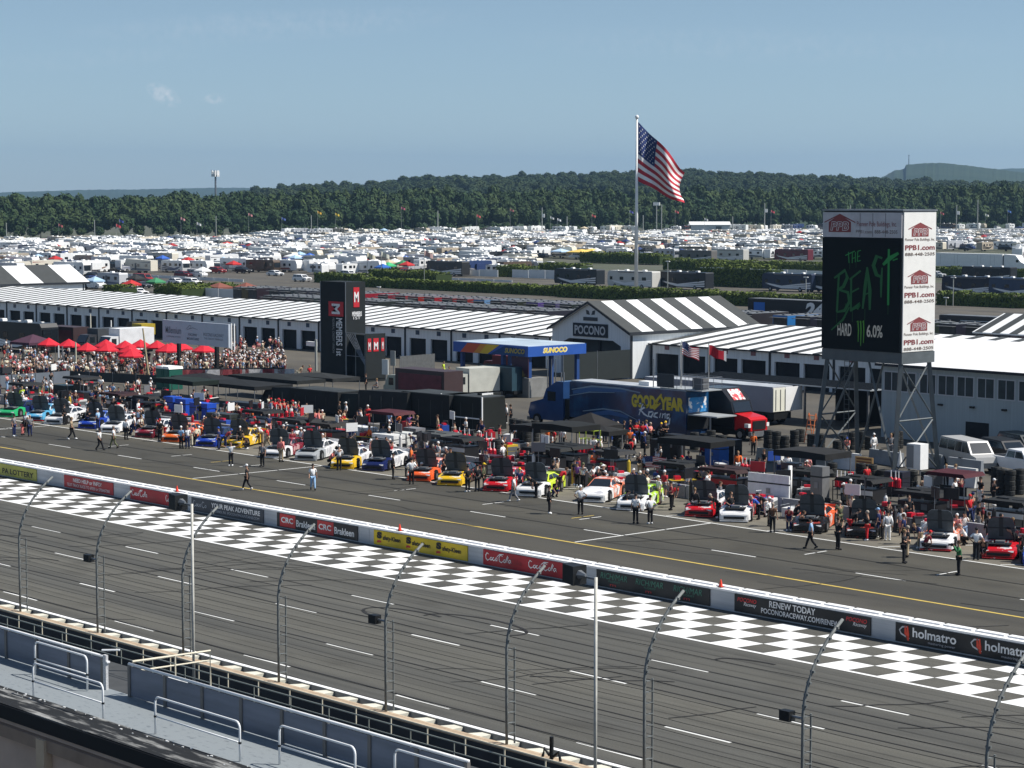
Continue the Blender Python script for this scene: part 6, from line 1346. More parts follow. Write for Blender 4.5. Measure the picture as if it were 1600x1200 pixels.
# small pit gear scattered round the carts, a few kinds copied
def gear(kind):
    t = thing(kind, 'x', kind.replace('_', ' '), (0, 0, -500))
    if kind == 'tool_cart':
        MB().box(-.5, .5, -.3, .3, .15, 1.0).build('cabinet', paint, t)['tint'] = 1; MB().box(-.46, .46, -.32, -.3, .25, .5).box(-.46, .46, -.32, -.3, .55, .85).build('drawers', greym, t); MB().tube([(-.45, -.2, 1.0), (-.45, -.2, 1.35), (-.45, .2, 1.35), (-.45, .2, 1.0)], .02, 5).build('handle', steel, t); MB().box(-.3, .1, -.15, .15, 1.0, 1.15).build('tool_tray', redp, t)
    if kind == 'generator':
        MB().box(-.45, .45, -.3, .3, .1, .65).build('engine', paint, t)['tint'] = 1; b = MB()
        for y in (-.35, .35): b.tube([(-.5, y, 0), (-.5, y, .8), (.5, y, .8), (.5, y, 0)], .025, 5)
        b.build('frame', steel, t)
    if kind == 'folding_chair':
        MB().box(-.25, .25, -.25, .25, .42, .46).build('seat', paint, t)['tint'] = 1; MB().box(-.25, -.2, -.25, .25, .46, .95).build('backrest', bfab, t); b = MB()
        for y in (-.24, .24): b.tube([(-.25, y, 0), (.25, y, .44)], .018, 5); b.tube([(.25, y, 0), (-.25, y, .44)], .018, 5)
        b.build('legs', steel, t)
    if kind == 'pit_board':
        MB().box(-.5, .5, -.03, .03, 1.7, 2.35).build('board', paint, t)['tint'] = 1; MB().tube([(0, .05, 0), (0, .05, 2.2)], .025, 5).build('pole', steel, t); MB().box(-.2, .2, -.2, .25, 0, .06).build('foot', dark, t)
    if kind == 'gas_bottle':
        MB().tube([(0, 0, 0), (0, 0, 1.25), (0, 0, 1.4)], [.13, .13, .05], 8).build('bottle', paint, t)['tint'] = 1; MB().tube([(0, 0, 1.4), (0, 0, 1.5)], .05, 6).build('valve', steel, t)
    if kind == 'low_table':
        MB().box(-.9, .9, -.4, .4, .86, .9).build('top', paint, t)['tint'] = 1; MB().box(-.6, -.2, -.2, .2, .9, 1.15).build('bin', redp, t); MB().box(.1, .6, -.2, .2, .9, 1.05).build('laptop_case', dark, t)
        for x in (-.85, .85): MB().box(x - .02, x + .02, -.35, .35, 0, .86).build('leg', steel, t)
    if kind == 'hose_reel':
        MB().tube([(0, -.12, .45), (0, .12, .45)], .38, 12).build('hose', paint, t)['tint'] = 1; MB().tube([(0, -.16, .45), (0, .16, .45)], .15, 8).build('drum', redp, t); MB().box(-.3, .3, -.2, .2, 0, .08).build('stand', steel, t)
    return kid_index(t)
GEAR = {k: gear(k) for k in ('tool_cart', 'generator', 'folding_chair', 'pit_board', 'gas_bottle', 'low_table', 'hose_reel')}
grn = random.Random(8); GC_ = [('black', (.015, .015, .017))] * 6 + [('white', (.72, .72, .7))] * 5 + [('red', (.45, .02, .03)), ('blue', (.03, .08, .35)), ('grey', (.15, .15, .16)), ('dark grey', (.05, .05, .055)), ('yellow', (.6, .42, .04))]
def zone_of(px): return 'at the far left' if px < 200 else 'left of the pits' if px < 450 else 'left of the middle' if px < 700 else 'in the middle' if px < 950 else 'below the blue transporter' if px < 1150 else 'near the tower' if px < 1400 else 'at the right'
for i in range(330):
    X = grn.uniform(-208, -66); Y = grn.choice((grn.uniform(102.6, 104.6), grn.uniform(105.6, 110), grn.uniform(106, 119))); px, py = pix((X, Y, 0))
    if px < -10 or px > 1620 or (830 < px < 1120 and Y > 117): continue
    k = grn.choice(('tool_cart', 'tool_cart', 'generator', 'folding_chair', 'pit_board', 'gas_bottle', 'low_table', 'hose_reel')); cn, c = grn.choice(GC_)
    put(GEAR[k], Vector((X, Y, 0)), grn.uniform(-.5, 3), '%s %s %s %s' % (cn, k.replace('_', ' '), 'by the pit cars' if Y < 105 else 'among the pit carts' if Y < 112 else 'behind the pit carts', zone_of(px)), 'small gear of the pit crews', c)
# ------------------------------------------------------------------ trucks, signs and buildings of the paddock
# blue race transporter
a = at(1075, 690, 0); YG = a.y; xr = atY(1072, 640, YG).x; xl = atY(890, 640, YG).x; zt = atY(1072, 612, YG).z; LT = xr - xl
gy = thing('race_transporter', 'long dark blue tyre maker transporter with yellow and white lettering on its side', 'truck', (xl, YG, 0))
gb = mat('transporter_blue', (.007, .025, .075), .2, 0, 0, c2=(.012, .07, .17), vscale=.5, thr=(.45, .62), spec=.6)
box = MB().box(0, LT, 0, 2.6, 1.0, zt).box(3, LT, .05, 2.55, .35, 1.0).build('trailer_body', gb, gy)
MB().box(.1, LT - .1, .1, 2.5, zt, zt + .1).build('roof', mat('gy_roof', (.4, .42, .44), .5, .1, .2, .5), gy)
yl = flat('tyre_yellow', (.62, .47, .04))
x0 = atY(987, 625, YG).x - xl; x1 = atY(1069, 635, YG).x - xl; zl = atY(1030, 640, YG).z; zh = atY(1030, 619, YG).z
wd = x1 - x0; sp = .04 * wd
txt('GOOD', (x0, 0, zl), X_, Z_, wd * .46, zh - zl, yl, box, 0, .06, off=.02); txt('YEAR', (x0 + wd * .54, 0, zl), X_, Z_, wd * .46, zh - zl, yl, box, 0, .06, off=.02)
strokes([[.3, (.42, .1), (.5, .55), (.46, .6), (.58, 1.25)], [.18, (.46, .62), (.56, .6), (.44, .05)]], (x0, 0, zl - .1), X_, Z_, wd, zh - zl, .2, yl, box, 'winged_foot_emblem', off=.022)
rx0 = atY(993, 650, YG).x - xl; rx1 = atY(1050, 660, YG).x - xl; rz0 = atY(1022, 657, YG).z
strokes([[(.02, .95), (.22, 1.0), (.3, .85), (.16, .62), (.1, .58)], [(.2, .98), (.1, .25)], [(.14, .6), (.24, .35), (.36, .2)], [(.48, .55), (.38, .5), (.36, .25), (.44, .2), (.5, .5), (.5, .22)], [(.62, .52), (.54, .45), (.53, .25), (.62, .2)], [(.7, .52), (.67, .2)], [(.71, .7), (.72, .76)], [(.76, .5), (.74, .2)], [(.75, .4), (.82, .52), (.82, .2)], [(.95, .5), (.87, .45), (.87, .22), (.95, .3), (.96, .5), (.93, -.1), (.85, -.2), (.82, -.05)]], (rx0, 0, rz0), X_, Z_, rx1 - rx0, 1.3, .17, letw, box, off=.02)
sw = mat('swoosh_blue', (.03, .1, .25), .3); gs = mat('swoosh_grey', (.2, .28, .36), .3)
strokes([[.14, (.02, .78), (.2, .92), (.45, .93), (.62, .86)], [.08, (.0, .6), (.18, .75), (.4, .8)], [.1, (.12, .2), (.3, .32), (.45, .3), (.6, .1)]], (0, 0, 1), X_, Z_, LT, zt - 1, .1, gs, box, 'swoosh', off=.018)
strokes([[.5, (.03, .7), (.2, .86), (.5, .88)], [.4, (.15, .1), (.35, .24), (.52, .16)]], (0, 0, 1), X_, Z_, LT, zt - 1, .3, sw, box, 'swoosh_band', off=.01)
for x in (LT - 4.2, LT - 2.9, LT - 5.5): wheel(gy, x, .1, .5, .3); wheel(gy, x, 2.5, .5, .3)
# rear end: hospitality opening with small sign and lift gate
MB().box(LT, LT + .06, .25, 2.3, 2.3, 3.5).build('rear_sign', mat('sign_blue', (.03, .2, .45), .4, 0, 0, c2=(.7, .7, .7), vscale=1.6, thr=(.52, .56)), gy)
MB().box(LT, LT + 3.2, .2, 2.5, 2.1, 2.2).build('lift_gate', mat('gate_alu', (.4, .42, .42), .5, .3, .1, 1), gy); MB().box(LT + .05, LT + .12, .1, 2.5, .9, 2.1).build('rear_opening', inside, gy)
MB().box(LT + 2.4, LT + 2.5, .2, .3, 0, 2.1).build('gate_leg', steel, gy)
# roof deck with railing
rl = MB(); zr = zt + .1; xd0, xd1 = LT - 3.0, LT + 1.6
rl.box(xd0, xd1, .1, 2.5, zr - .02, zr + .06).build('roof_deck', MATS['gate_alu'], gy)
for x in [xd0 + i * (xd1 - xd0) / 5 for i in range(6)]:
    for y in (.12, 2.48): MB().tube([(x, y, zr), (x, y, zr + 1.05)], .025, 5).build('rail_post', steel, gy)
for z in (.55, 1.05): MB().tube([(xd0, .12, zr + z), (xd1, .12, zr + z), (xd1, 2.48, zr + z), (xd0, 2.48, zr + z)], .022, 5).build('deck_rail', steel, gy)
MB().box(xd0 - .3, xd0 + 1.6, 0, .06, zr + .1, zr + 1.2).build('deck_board', mat('deck_board', (.03, .04, .05), .4), gy)
MB().box(xd0 + 3.2, xd0 + 4.4, .5, 1.1, zr + .1, zr + 1.0).build('grill_box', greym, gy); MB().box(LT - 6.2, LT - 5.0, .8, 1.7, zr, zr + .35).build('roof_unit', whitem, gy)
MB().tube([(xd0 - 1.0, .3, zr), (xd0 - 1.0, .3, zr + 2.3)], .05, 5).build('roof_mast', steel, gy)
# cab
cx0 = atY(824, 640, YG).x - xl
MB().prism([(cx0 + .3, .1, .5), (-.9, .1, .5), (-.9, .1, 3.9), (cx0 + 3.6, .1, 3.9), (cx0 + 2.3, .1, 3.2), (cx0 + 1.9, .1, 2.3), (cx0 + .3, .1, 1.9), (cx0, .1, 1.0)], (0, 2.4, 0)).build('cab', mat('cab_blue', (.02, .06, .17), .22, 0, .1, 1), gy)
MB().prism([(cx0 + 2.0, .25, 2.35), (cx0 + 2.4, .25, 3.15), (cx0 + 2.33, .25, 3.18), (cx0 + 1.93, .25, 2.38)], (0, 2.1, 0)).build('windscreen', glass, gy); MB().box(cx0 + 2.5, cx0 + 3.5, .07, 2.52, 2.2, 3.0).build('side_window', glass, gy)
MB().box(cx0 - .03, cx0 + .25, .5, 2.1, .7, 1.7).build('grille', steel, gy); MB().box(cx0 - .15, cx0 + .2, .1, 2.5, .35, .65).build('bumper', steel, gy)
MB().box(-.9, .0, .3, 2.3, .5, 2.4).build('gap_frame', dark, gy)
for x in (cx0 + 1.2, cx0 + 5.0, cx0 + 6.1): wheel(gy, x, .15, .5, .3); wheel(gy, x, 2.45, .5, .3)
for x in (cx0 + 3.9, cx0 + 4.2): MB().tube([(x, .4, 3.6), (x, .4, 4.7)], .06, 6).build('exhaust', steel, gy)
# flags on the transporter roof deck
FL = [(1065, 585, 532, 'us', 'stars and stripes on a pole over the blue transporter deck'), (1107, 608, 537, 'red', 'small red flag on a pole at the end of the transporter')]
for px, pb, ptop, kd, lab in FL:
    a_ = atY(px, pb, YG + 1.2); b_ = atY(px, ptop, YG + 1.2); t = thing('deck_flag', lab, 'flag', (a_.x, YG + 1.2, zr)); ht = b_.z - zr
    MB().tube([(0, 0, 0), (0, 0, ht)], .035, 6).build('pole', mat('flag_pole_grey', (.4, .4, .38), .5), t)
    P_ = lambda u, v, ht=ht: (u * 1.35 * .66, u * 1.35 * .75 + .1 * math.sin(u * 8), ht - .1 - v * 1.0 - u * .55 + .07 * math.sin(u * 7 + v * 3))
    if kd == 'us': flagmesh('cloth', P_, 14, t)
    else:
        b = MB()
        for i in range(9): b.v += [P_(i / 8, 0), P_(i / 8, .8)]
        for i in range(8): b.f.append((2 * i, 2 * i + 1, 2 * i + 3, 2 * i + 2)); b.m.append(0 if i < 7 else 1)
        b.build('cloth', [fred, fwh], t)
a_ = atY(1070, 590, YG + 1.3); t = thing('flag_mast', 'thin bare mast beside the small stars and stripes on the transporter', 'mast', (a_.x - .5, YG + 1.3, zr)); MB().tube([(0, 0, 0), (0, 0, 3.6)], .03, 5).build('mast', MATS['flag_pole_grey'], t); MB().tube([(0, 0, 3.6), (0, 0, 3.75)], .06, 6).build('tip', whitem, t)
# white box trailer with open rear doors, beside a metal carport
a = at(1207, 668, 0); Yt = a.y + 1.0; tx1 = atY(1207, 640, Yt).x; L_ = 15.5; ztr = atY(1207, 606, Yt).z
t = thing('box_trailer', 'long grey-sided box trailer with bright white rear doors', 'trailer', (tx1 - L_, Yt, 0)); Wt = 2.6
MB().box(0, L_, 0, Wt, 1.15, ztr).build('box', mat('trailer_side', (.32, .3, .33), .5, 0, .08, .5), t)
MB().box(L_, L_ + .08, .02, Wt * .6, 1.2, ztr - .05).build('rear_door', mat('door_cream', (.74, .73, .62), .5, 0, .04, 1), t); MB().box(L_, L_ + .08, Wt * .62, Wt + 1.2, 1.2, ztr - .02).build('open_door', whitem, t)
b = MB(); 
for y in (.3, .9, 1.5): b.box(L_ + .08, L_ + .12, y, y + .05, 1.3, ztr - .2)
b.build('lock_bars', greym, t); MB().box(0, L_, 0.02, Wt - .02, ztr, ztr + .06).build('roof', MATS['gy_roof'], t)
MB().box(2, L_, .2, 2.4, .5, 1.1).build('underframe', dark, t)
for x in (L_ - 1.2, L_ - 2.4, 3.0): wheel(t, x, .2, .5, .3); wheel(t, x, 2.4, .5, .3)
t = thing('carport', 'ribbed grey metal carport roof behind the white trailer', 'shelter', (tx1 - 14, Yt + 3.3, 0))
cb = MB().box(0, 22, 0, 5.5, ztr + .02, ztr + .12).build('roof', mat('carport_roof', (.36, .39, .41), .5, .2, .12, .4), t); b = MB()
for k in range(7): b.box(0, 22, .1 + k * .8, .2 + k * .8, ztr + .121, ztr + .2)
b.build('roof_ribs', dark, cb)
for x in (.3, 7.5, 14.7, 21.7):
    for y in (.1, 5.3): MB().box(x - .08, x + .08, y - .08, y + .08, 0, ztr + .02).build('post', greym, t)
MB().box(14, 21.8, 5.0, 5.2, 0, ztr).build('back_panel', inside, t)
# red and black semi truck
a = at(1168, 690, 0); t = thing('semi_truck', 'black and red semi truck with its hood in the sun', 'truck', (a.x, a.y, 0)); rp = mat('semi_red', (.5, .012, .015), .25)
MB().prism([(-5.5, 0, 1.0), (-1.6, 0, 1.0), (-1.6, 0, 2.2), (-1.9, 0, 3.1), (-3.0, 0, 4.1), (-5.5, 0, 4.1)], (0, 2.4, 0)).build('cab', mat('semi_black', (.014, .014, .016), .25), t)
MB().prism([(-1.6, .2, .8), (0, .35, .8), (0, .35, 1.7), (-.3, .3, 1.9), (-1.6, .2, 2.15)], (0, 2.0, 0)).build('hood', rp, t)
MB().prism([(-1.62, .2, 2.22), (-1.92, .2, 3.0), (-1.86, .2, 3.02), (-1.56, .2, 2.24)], (0, 2.0, 0)).build('windscreen', glass, t)
MB().prism([(-2.0, .5, 3.14), (-2.8, .5, 3.95), (-2.76, .5, 4.0), (-1.96, .5, 3.19)], (0, 1.4, 0)).build('sleeper_lettering_panel', mat('panel_redwhite', (.5, .03, .04), .5, 0, 0, c2=(.7, .7, .7), vscale=2.5, thr=(.5, .55)), t)
MB().box(-.02, .06, .6, 2.1, .9, 1.6).build('grille', dark, t); MB().box(-.05, .25, .15, 2.5, .35, .75).build('bumper', steel, t); MB().box(-5.5, -.2, .3, 2.1, .4, 1.0).build('chassis', dark, t)
for sg in (.2, 2.4):
    MB().box(-.4, .03, sg - .15, sg + .15, 1.1, 1.4).build('headlight', letw, t)
    for x in (-.9, -4.6): wheel(t, x, sg, .5, .3)
# fuel station canopy
c1 = at(825, 622, 0); Ys = c1.y; Xs = c1.x; zt_ = atY(825, 542, Ys).z; zb_ = atY(825, 558, Ys).z; xw = atY(708, 534, Ys).x; ye = atX(916, 537, Xs).y
t = thing('fuel_canopy', 'blue fuel station canopy with rainbow stripe and yellow lettering', 'fuel station', (xw, Ys, 0)); Ls = Xs - xw; Ds = ye - Ys
cb = MB().box(0, Ls, 0, Ds, zb_, zt_).build('canopy', mat('fuel_blue', (.025, .09, .36), .4, 0, .05, 1), t); MB().box(.1, Ls - .1, .1, Ds - .1, zt_, zt_ + .05).build('canopy_top', mat('canopy_top_white', (.42, .5, .56), .5, 0, .2, .3), t)
H_ = zt_ - zb_
for k, (u0, u1, c) in enumerate(((.1, .28, (.6, .09, .03)), (.28, .38, (.65, .25, .03)), (.36, .47, (.65, .42, .03)))):
    MB().poly([(Ls * u0, -.012 - k * .002, zb_ + .02), (Ls * u1, -.012 - k * .002, zb_ + .02), (Ls * (u1 + .16), -.012 - k * .002, zt_ - .02), (Ls * (u0 + .1), -.012 - k * .002, zt_ - .02)]).build('stripe', mat('rainbow_%d' % k, c, .5), cb)
MB().poly([(Ls * .5, -.02, zb_ + .02), (Ls * .96, -.02, zb_ + .02), (Ls * .96, -.02, zt_ - .3), (Ls * .7, -.02, zt_ - .05)]).build('dark_stripe', flat('deep_blue', (.01, .05, .16)), cb)
txt('SUNOCO', (Ls * .7, -.025, zb_ + H_ * .25), X_, Z_, Ls * .26, H_ * .5, flat('dull_yellow', (.35, .28, .06)), cb, .2, .04)
wk = flat('sign_yellow', (.8, .6, .05)); txt('SUNOCO', (Ls, Ds * .25, zb_ + H_ * .26), Y_, Z_, Ds * .42, H_ * .56, letw, cb, .2, .07, off=.015); txt('SUNOCO', (Ls, Ds * .26, zb_ + H_ * .3), Y_, Z_, Ds * .4, H_ * .48, wk, cb, .2, .04, off=.025)
for x in (Ls * .62, Ls - .5, .8):
    for y in (.6, Ds - .8): MB().box(x - .18, x + .18, y - .18, y + .18, 0, zb_).build('column', mat('column_blue', (.02, .06, .2), .5), t)
MB().box(Ls - 2.6, Ls - .1, .2, 2.6, 0, 1.9).build('pump_island', mat('island_grey', (.2, .2, .19), .8, 0, .2, 1), t); MB().box(Ls - 2.6, Ls - .12, .15, .22, 2.0, 4.0).build('poster_board', mat('poster', (.05, .02, .04), .6, 0, 0, c2=(.2, .16, .05), vscale=.8, thr=(.55, .65)), t)
for k in range(3): MB().tube([(Ls + 1.2 + k * .25, 1.5 + k * .3, 0), (Ls + 1.2 + k * .25, 1.5 + k * .3, 3.8)], .05, 6).build('vent_pipe', steel, t)
# Members sign tower
bf = at(541, 594, 0); YM = bf.y; x541 = bf.x; x502 = atY(502, 594, YM).x; y571 = atX(571, 520, x541).y; zM = atY(541, 441, YM).z; zMt = zM
t = thing('sign_tower', 'black mesh scaffold tower with red M squares and white lettering', 'tower', (x502, YM, 0)); Wm = x541 - x502; Dm = y571 - YM
mesh_m = mat('black_mesh', (.013, .017, .018), .85, 0, .2, .5, bump=.2)
zlow = atX(571, 517, x541).z
x571 = atY(571, 594, YM).x
MB().box(0, Wm, 0, Dm, 0, zM).build('tall_tower', mesh_m, t)
# lower annex reaching right
x602y = atX(602, 585, atY(571, 594, YM).x).y; xA = atY(571, 594, YM).x - x502; zA = atY(571, 522, YM).z
MB().box(Wm + .01, xA, 0, x602y - YM, 0, .4).build('annex_base', mesh_m, t)
MB().box(Wm + .01, xA, .8, x602y - YM, .4, zA - .2).build('annex', mat('mesh_inner', (.012, .016, .016), .85, 0, .4, .8), t)
MB().box(xA, xA + .06, 0, x602y - YM, .3, zA).build('annex_banner', mesh_m, t)
b = MB()
for k in range(5): b.tube([(Wm + .05 + k * .35, .02, zA - .1), (Wm + .05 + min(k * .35 + 3.3, xA - Wm - .1), .04, max(.4, zA - 3.4 + k * .1))], .04, 4)
for z in (zA, zA * .52): b.tube([(Wm, .0, z), (xA, .0, z)], .045, 4)
for x in (Wm + .05, xA - .05, (Wm + xA) / 2): b.tube([(x, 0, 0), (x, 0, zA)], .045, 4)
b.build('scaffold', steel, t)
for x in (0, Wm): MB().tube([(x, -.03, 0), (x, -.03, zM)], .05, 5).build('corner_tube', steel, t)
rs_ = flat('square_red', (.5, .02, .03))
zq1 = atY(523, 471, YM).z; zq0 = atY(523, 494, YM).z; q0 = atY(514, 480, YM).x - x502; q1 = atY(537, 480, YM).x - x502
MB().box(q0, q1, -.06, -.01, zq0, zq1).build('red_square', rs_, t)
txt('M', (q0 + (q1 - q0) * .22, -.065, zq1 - (zq1 - zq0) * .15), (0, 0, -1), X_, (zq1 - zq0) * .7, (q1 - q0) * .56, letw, t, 0, .03)
zt1 = atY(529, 497, YM).z; zt0 = atY(529, 556, YM).z
txt('MEMBERS 1st', (q0 + (q1 - q0) * .5, -.03, zt1), (0, 0, -1), X_, zt1 - zt0, (q1 - q0) * .42, letw, t, 0, .02)
txt('FEDERAL CREDIT UNION', (q0 + (q1 - q0) * .25, -.03, zt1), (0, 0, -1), X_, (zt1 - zt0) * .93, (q1 - q0) * .14, flat('grey_letters', (.3, .31, .31)), t)
# right faces
zz = lambda px, py: atX(px, py, x541).z
yy = lambda px, py: atX(px, py, x541).y - YM
MB().box(Wm + .001, Wm + .05, yy(552, 460), yy(561, 460), zz(556, 480), zz(556, 449)).build('red_panel', rs_, t); txt('M', (Wm + .05, yy(553, 460), zz(556, 472)), Y_, Z_, yy(560, 460) - yy(553, 460), zz(556, 456) - zz(556, 472), letw, t, 0, .03)
txt('MEMBERS', (Wm + .02, yy(550, 490), zz(556, 494)), Y_, Z_, yy(565, 490) - yy(550, 490), .5, letw, t, 0, .03); txt('1ST', (Wm + .02, yy(552, 490), zz(556, 499)), Y_, Z_, yy(563, 490) - yy(552, 490), .3, letw, t)
XA = x502 + xA; D3 = x602y - YM
for u, w_, s_ in ((.1, .17, 'M'), (.38, .26, 'M'), (.78, .14, 'M')):
    MB().box(xA + .061, xA + .1, D3 * u, D3 * (u + w_), zA - 1.9, zA - .5).build('red_panel', rs_, t); txt(s_, (xA + .1, D3 * (u + .03), zA - 1.7), Y_, Z_, D3 * (w_ - .06), .8, letw, t, 0, .03)
# grey sign board on two black posts
sb_ = at(334, 590, 0); YS = sb_.y; sx0 = atY(254, 520, YS).x; sx1 = atY(357, 520, YS).x; sz1 = atY(305, 503, YS).z; sz0 = atY(305, 539, YS).z
t = thing('sign_board', 'wide grey sponsor sign board on two black posts over the crowd', 'sign', (sx0, YS, 0)); Lb = sx1 - sx0
bo = MB().box(0, Lb, 0, .25, sz0, sz1).build('board', mat('board_white', (.48, .53, .6), .6, 0, .06, .5), t)
for px in (275, 334): x = atY(px, 580, YS).x - sx0; MB().box(x - .2, x + .2, .26, .6, 0, sz1 - .3).build('post', black, t)
hb_ = sz1 - sz0; dl = flat('slate_text', (.12, .14, .18))
txt('Millennium', (Lb * .05, 0, sz0 + hb_ * .42), X_, Z_, Lb * .24, hb_ * .3, dl, bo, 0, .01); txt('COMMUNICATIONS', (Lb * .06, 0, sz0 + hb_ * .25), X_, Z_, Lb * .22, hb_ * .07, dl, bo)
strokes([[.06, (0, .2), (.35, .8), (.5, .75), (.3, .3)], [.06, (.1, .15), (.6, .5), (1, .3)]], (Lb * .36, 0, sz0 + hb_ * .58), X_, Z_, Lb * .18, hb_ * .32, .06, dl, bo); txt('POCONO', (Lb * .4, 0, sz0 + hb_ * .38), X_, Z_, Lb * .13, hb_ * .11, dl, bo, 0, .02); txt('MOUNTAINS', (Lb * .38, 0, sz0 + hb_ * .2), X_, Z_, Lb * .18, hb_ * .11, dl, bo, 0, .02)
txt('POCONO RACEWAY', (Lb * .63, 0, sz0 + hb_ * .42), X_, Z_, Lb * .3, hb_ * .14, dl, bo); txt('THE TRICKY TRIANGLE', (Lb * .64, 0, sz0 + hb_ * .28), X_, Z_, Lb * .28, hb_ * .08, dl, bo)
for dx in (.25, .8): MB().box(Lb + dx, Lb + dx + .12, .1, .22, sz0 - .2, sz1 + .1).build('white_pole', whitem, t)
# service vehicles
def boxtruck(name, lab, px, py, rz, L_, H, body, cab, panel=None, parked='truck'):
    t = thing(name, lab, parked, at(px, py), rz); bm_ = mat('bt_%d' % int(sum(body) * 1e3), body, .5, 0, .1, 1); cm = mat('bc_%d' % int(sum(cab) * 1e3), cab, .3)
    bb = MB().box(-L_ / 2 + 1.9, L_ / 2, -1.2, 1.2, .7, H).build('cargo_box', bm_, t); MB().prism([(-L_ / 2, -1.1, .5), (-L_ / 2 + 1.8, -1.1, .5), (-L_ / 2 + 1.8, -1.1, 2.5), (-L_ / 2 + .7, -1.1, 2.45), (-L_ / 2 + .2, -1.1, 1.5), (-L_ / 2, -1.1, 1.4)], (0, 2.2, 0)).build('cab', cm, t)
    MB().box(-L_ / 2 + .8, -L_ / 2 + 1.5, -1.12, 1.12, 1.5, 2.2).build('side_window', glass, t); MB().prism([(-L_ / 2 + .18, -1, 1.55), (-L_ / 2 + .66, -1, 2.38), (-L_ / 2 + .6, -1, 2.4), (-L_ / 2 + .12, -1, 1.57)], (0, 2, 0)).build('windscreen', glass, t)
    if panel: MB().box(-L_ / 2 + 2.4, L_ / 2 - .4, -1.23, -1.2, 1.2, H - .4).build('side_panel', mat('pn_%d' % int(sum(panel) * 1e3), panel, .5, 0, .3, 1.2), bb)
    for x in (-L_ / 2 + .9, L_ / 2 - 1.4):
        for sg in (-1.05, 1.05): wheel(t, x, sg, .42, .28)
    MB().box(-L_ / 2 + .2, L_ / 2, -.9, .9, .35, .7).build('chassis', dark, t)
boxtruck('box_truck', 'cream cab service truck with a dark maroon side panel', 660, 628, .03, 9.0, 3.2, (.05, .03, .03), (.35, .37, .3), (.12, .02, .03))
boxtruck('box_truck', 'dark semi truck parked before the fuel station', 775, 618, .1, 6.5, 3.0, (.02, .05, .07), (.01, .05, .07))
boxtruck('box_truck', 'dark red cab truck half under the fuel canopy', 785, 600, .1, 4.5, 3.1, (.15, .015, .02), (.12, .012, .015))
boxtruck('rescue_truck', 'white rear of a rescue truck among the black covers', 734, 622, 1.45, 5.5, 3.0, (.5, .5, .44), (.5, .5, .44))
boxtruck('delivery_truck', 'white delivery truck beside the red umbrellas', 196, 555, 1.6, 7.0, 3.4, (.7, .7, .7), (.7, .7, .7))
boxtruck('delivery_truck', 'dark van bodied truck left of the white delivery truck', 162, 552, 1.6, 7.0, 3.2, (.06, .065, .07), (.05, .05, .055))
boxtruck('food_truck', 'dark maroon food truck behind the red umbrellas', 100, 548, .05, 8.0, 3.2, (.06, .02, .03), (.06, .03, .04), (.1, .02, .03))
t = put(COACH, at(30, 548), .1, 'black motorcoach at the left edge of the fan area', 'motorcoaches between the hedges', (.015, .016, .018))
boxtruck('box_truck', 'small yellow and black forklift truck behind the crowd', 218, 530, .1, 4.0, 2.2, (.4, .3, .03), (.05, .05, .05))
# vans, pickup and blocks right of the tower
for k, px, py, rz, c, lab in (('van', 1513, 733, -.42, (.38, .38, .37), 'silver grey passenger van parked right of the tower'), ('pickup', 1600, 743, -.3, (.7, .71, .72), 'white pickup at the right edge behind the tyre cage'), ('suv', 1572, 722, -.35, (.02, .022, .025), 'black suv behind the silver van'), ('suv', 1600, 712, -.3, (.02, .03, .035), 'dark green suv at the right edge behind the black one')):
    put(CARS[k], at(px, py), rz, lab, 'vehicles parked by the white building', c)
def block(px0, py0, px1, py1, H, D_, lab, m, z=0):
    a = at(px0, py0, z); b_ = at(px1, py1, z); d = b_ - a; t = thing('concrete_barrier', lab, 'barrier', a, math.atan2(d.y, d.x)); MB().prism([(0, 0, 0), (0, D_, 0), (0, D_ * .75, H * .5), (0, D_ * .7, H), (0, D_ * .3, H), (0, D_ * .25, H * .5)], (d.length, 0, 0)).build('block', m, t)
    MB().box(d.length * .3, d.length * .3 + .3, D_ * .35, D_ * .65, H, H + .06).build('lifting_loop', dark, t)
cbk = mat('barrier_white', (.62, .62, .6), .7, 0, .1, 1); cbg = mat('barrier_grey2', (.22, .24, .26), .8, 0, .15, 1)
block(1298, 731, 1340, 736, 1.2, .6, 'white concrete barrier with an orange sign between the tower legs', cbk); block(1355, 722, 1405, 730, 1.0, .6, 'grey concrete barrier behind the middle tower legs', cbg); block(1425, 727, 1468, 733, 1.0, .6, 'grey concrete barrier inside the right tower legs', cbg); block(1478, 738, 1530, 745, 1.1, .6, 'long grey barrier in front of the silver van', cbg)
block(1472, 757, 1522, 763, 1.3, .6, 'bright white barrier below the silver van', cbk); block(1180, 718, 1296, 734, .9, .5, 'long tan concrete barrier left of the tower legs', mat('barrier_tan', (.3, .28, .24), .8, 0, .1, 1))
p = at(1338, 733, .3); t = thing('orange_sign', 'small orange lettered sign fixed on the white barrier', 'sign', p + Vector((0, -.1, 0))); MB().box(0, 1.6, -.04, 0, 0, .95).build('panel', flat('orange_panel', (.6, .35, .12)), t)
for k in range(4): MB().box(.12, 1.45, -.05, -.041, .12 + k * .21, .22 + k * .21).build('text_line', flat('brown_line', (.2, .07, .03)), t)
p = at(1427, 742); t = thing('electric_cabinet', 'white electric cabinet on legs between the right tower legs', 'cabinet', p); MB().box(-.6, .6, 0, .9, .4, 2.2).build('cabinet', whitem, t); MB().box(-.62, .0, -.02, 0, .5, 2.1).build('door', mat('cab_grey', (.25, .26, .27), .5), t)
for x in (-.5, .5): MB().box(x - .05, x + .05, .1, .2, 0, .4).build('leg', steel, t)
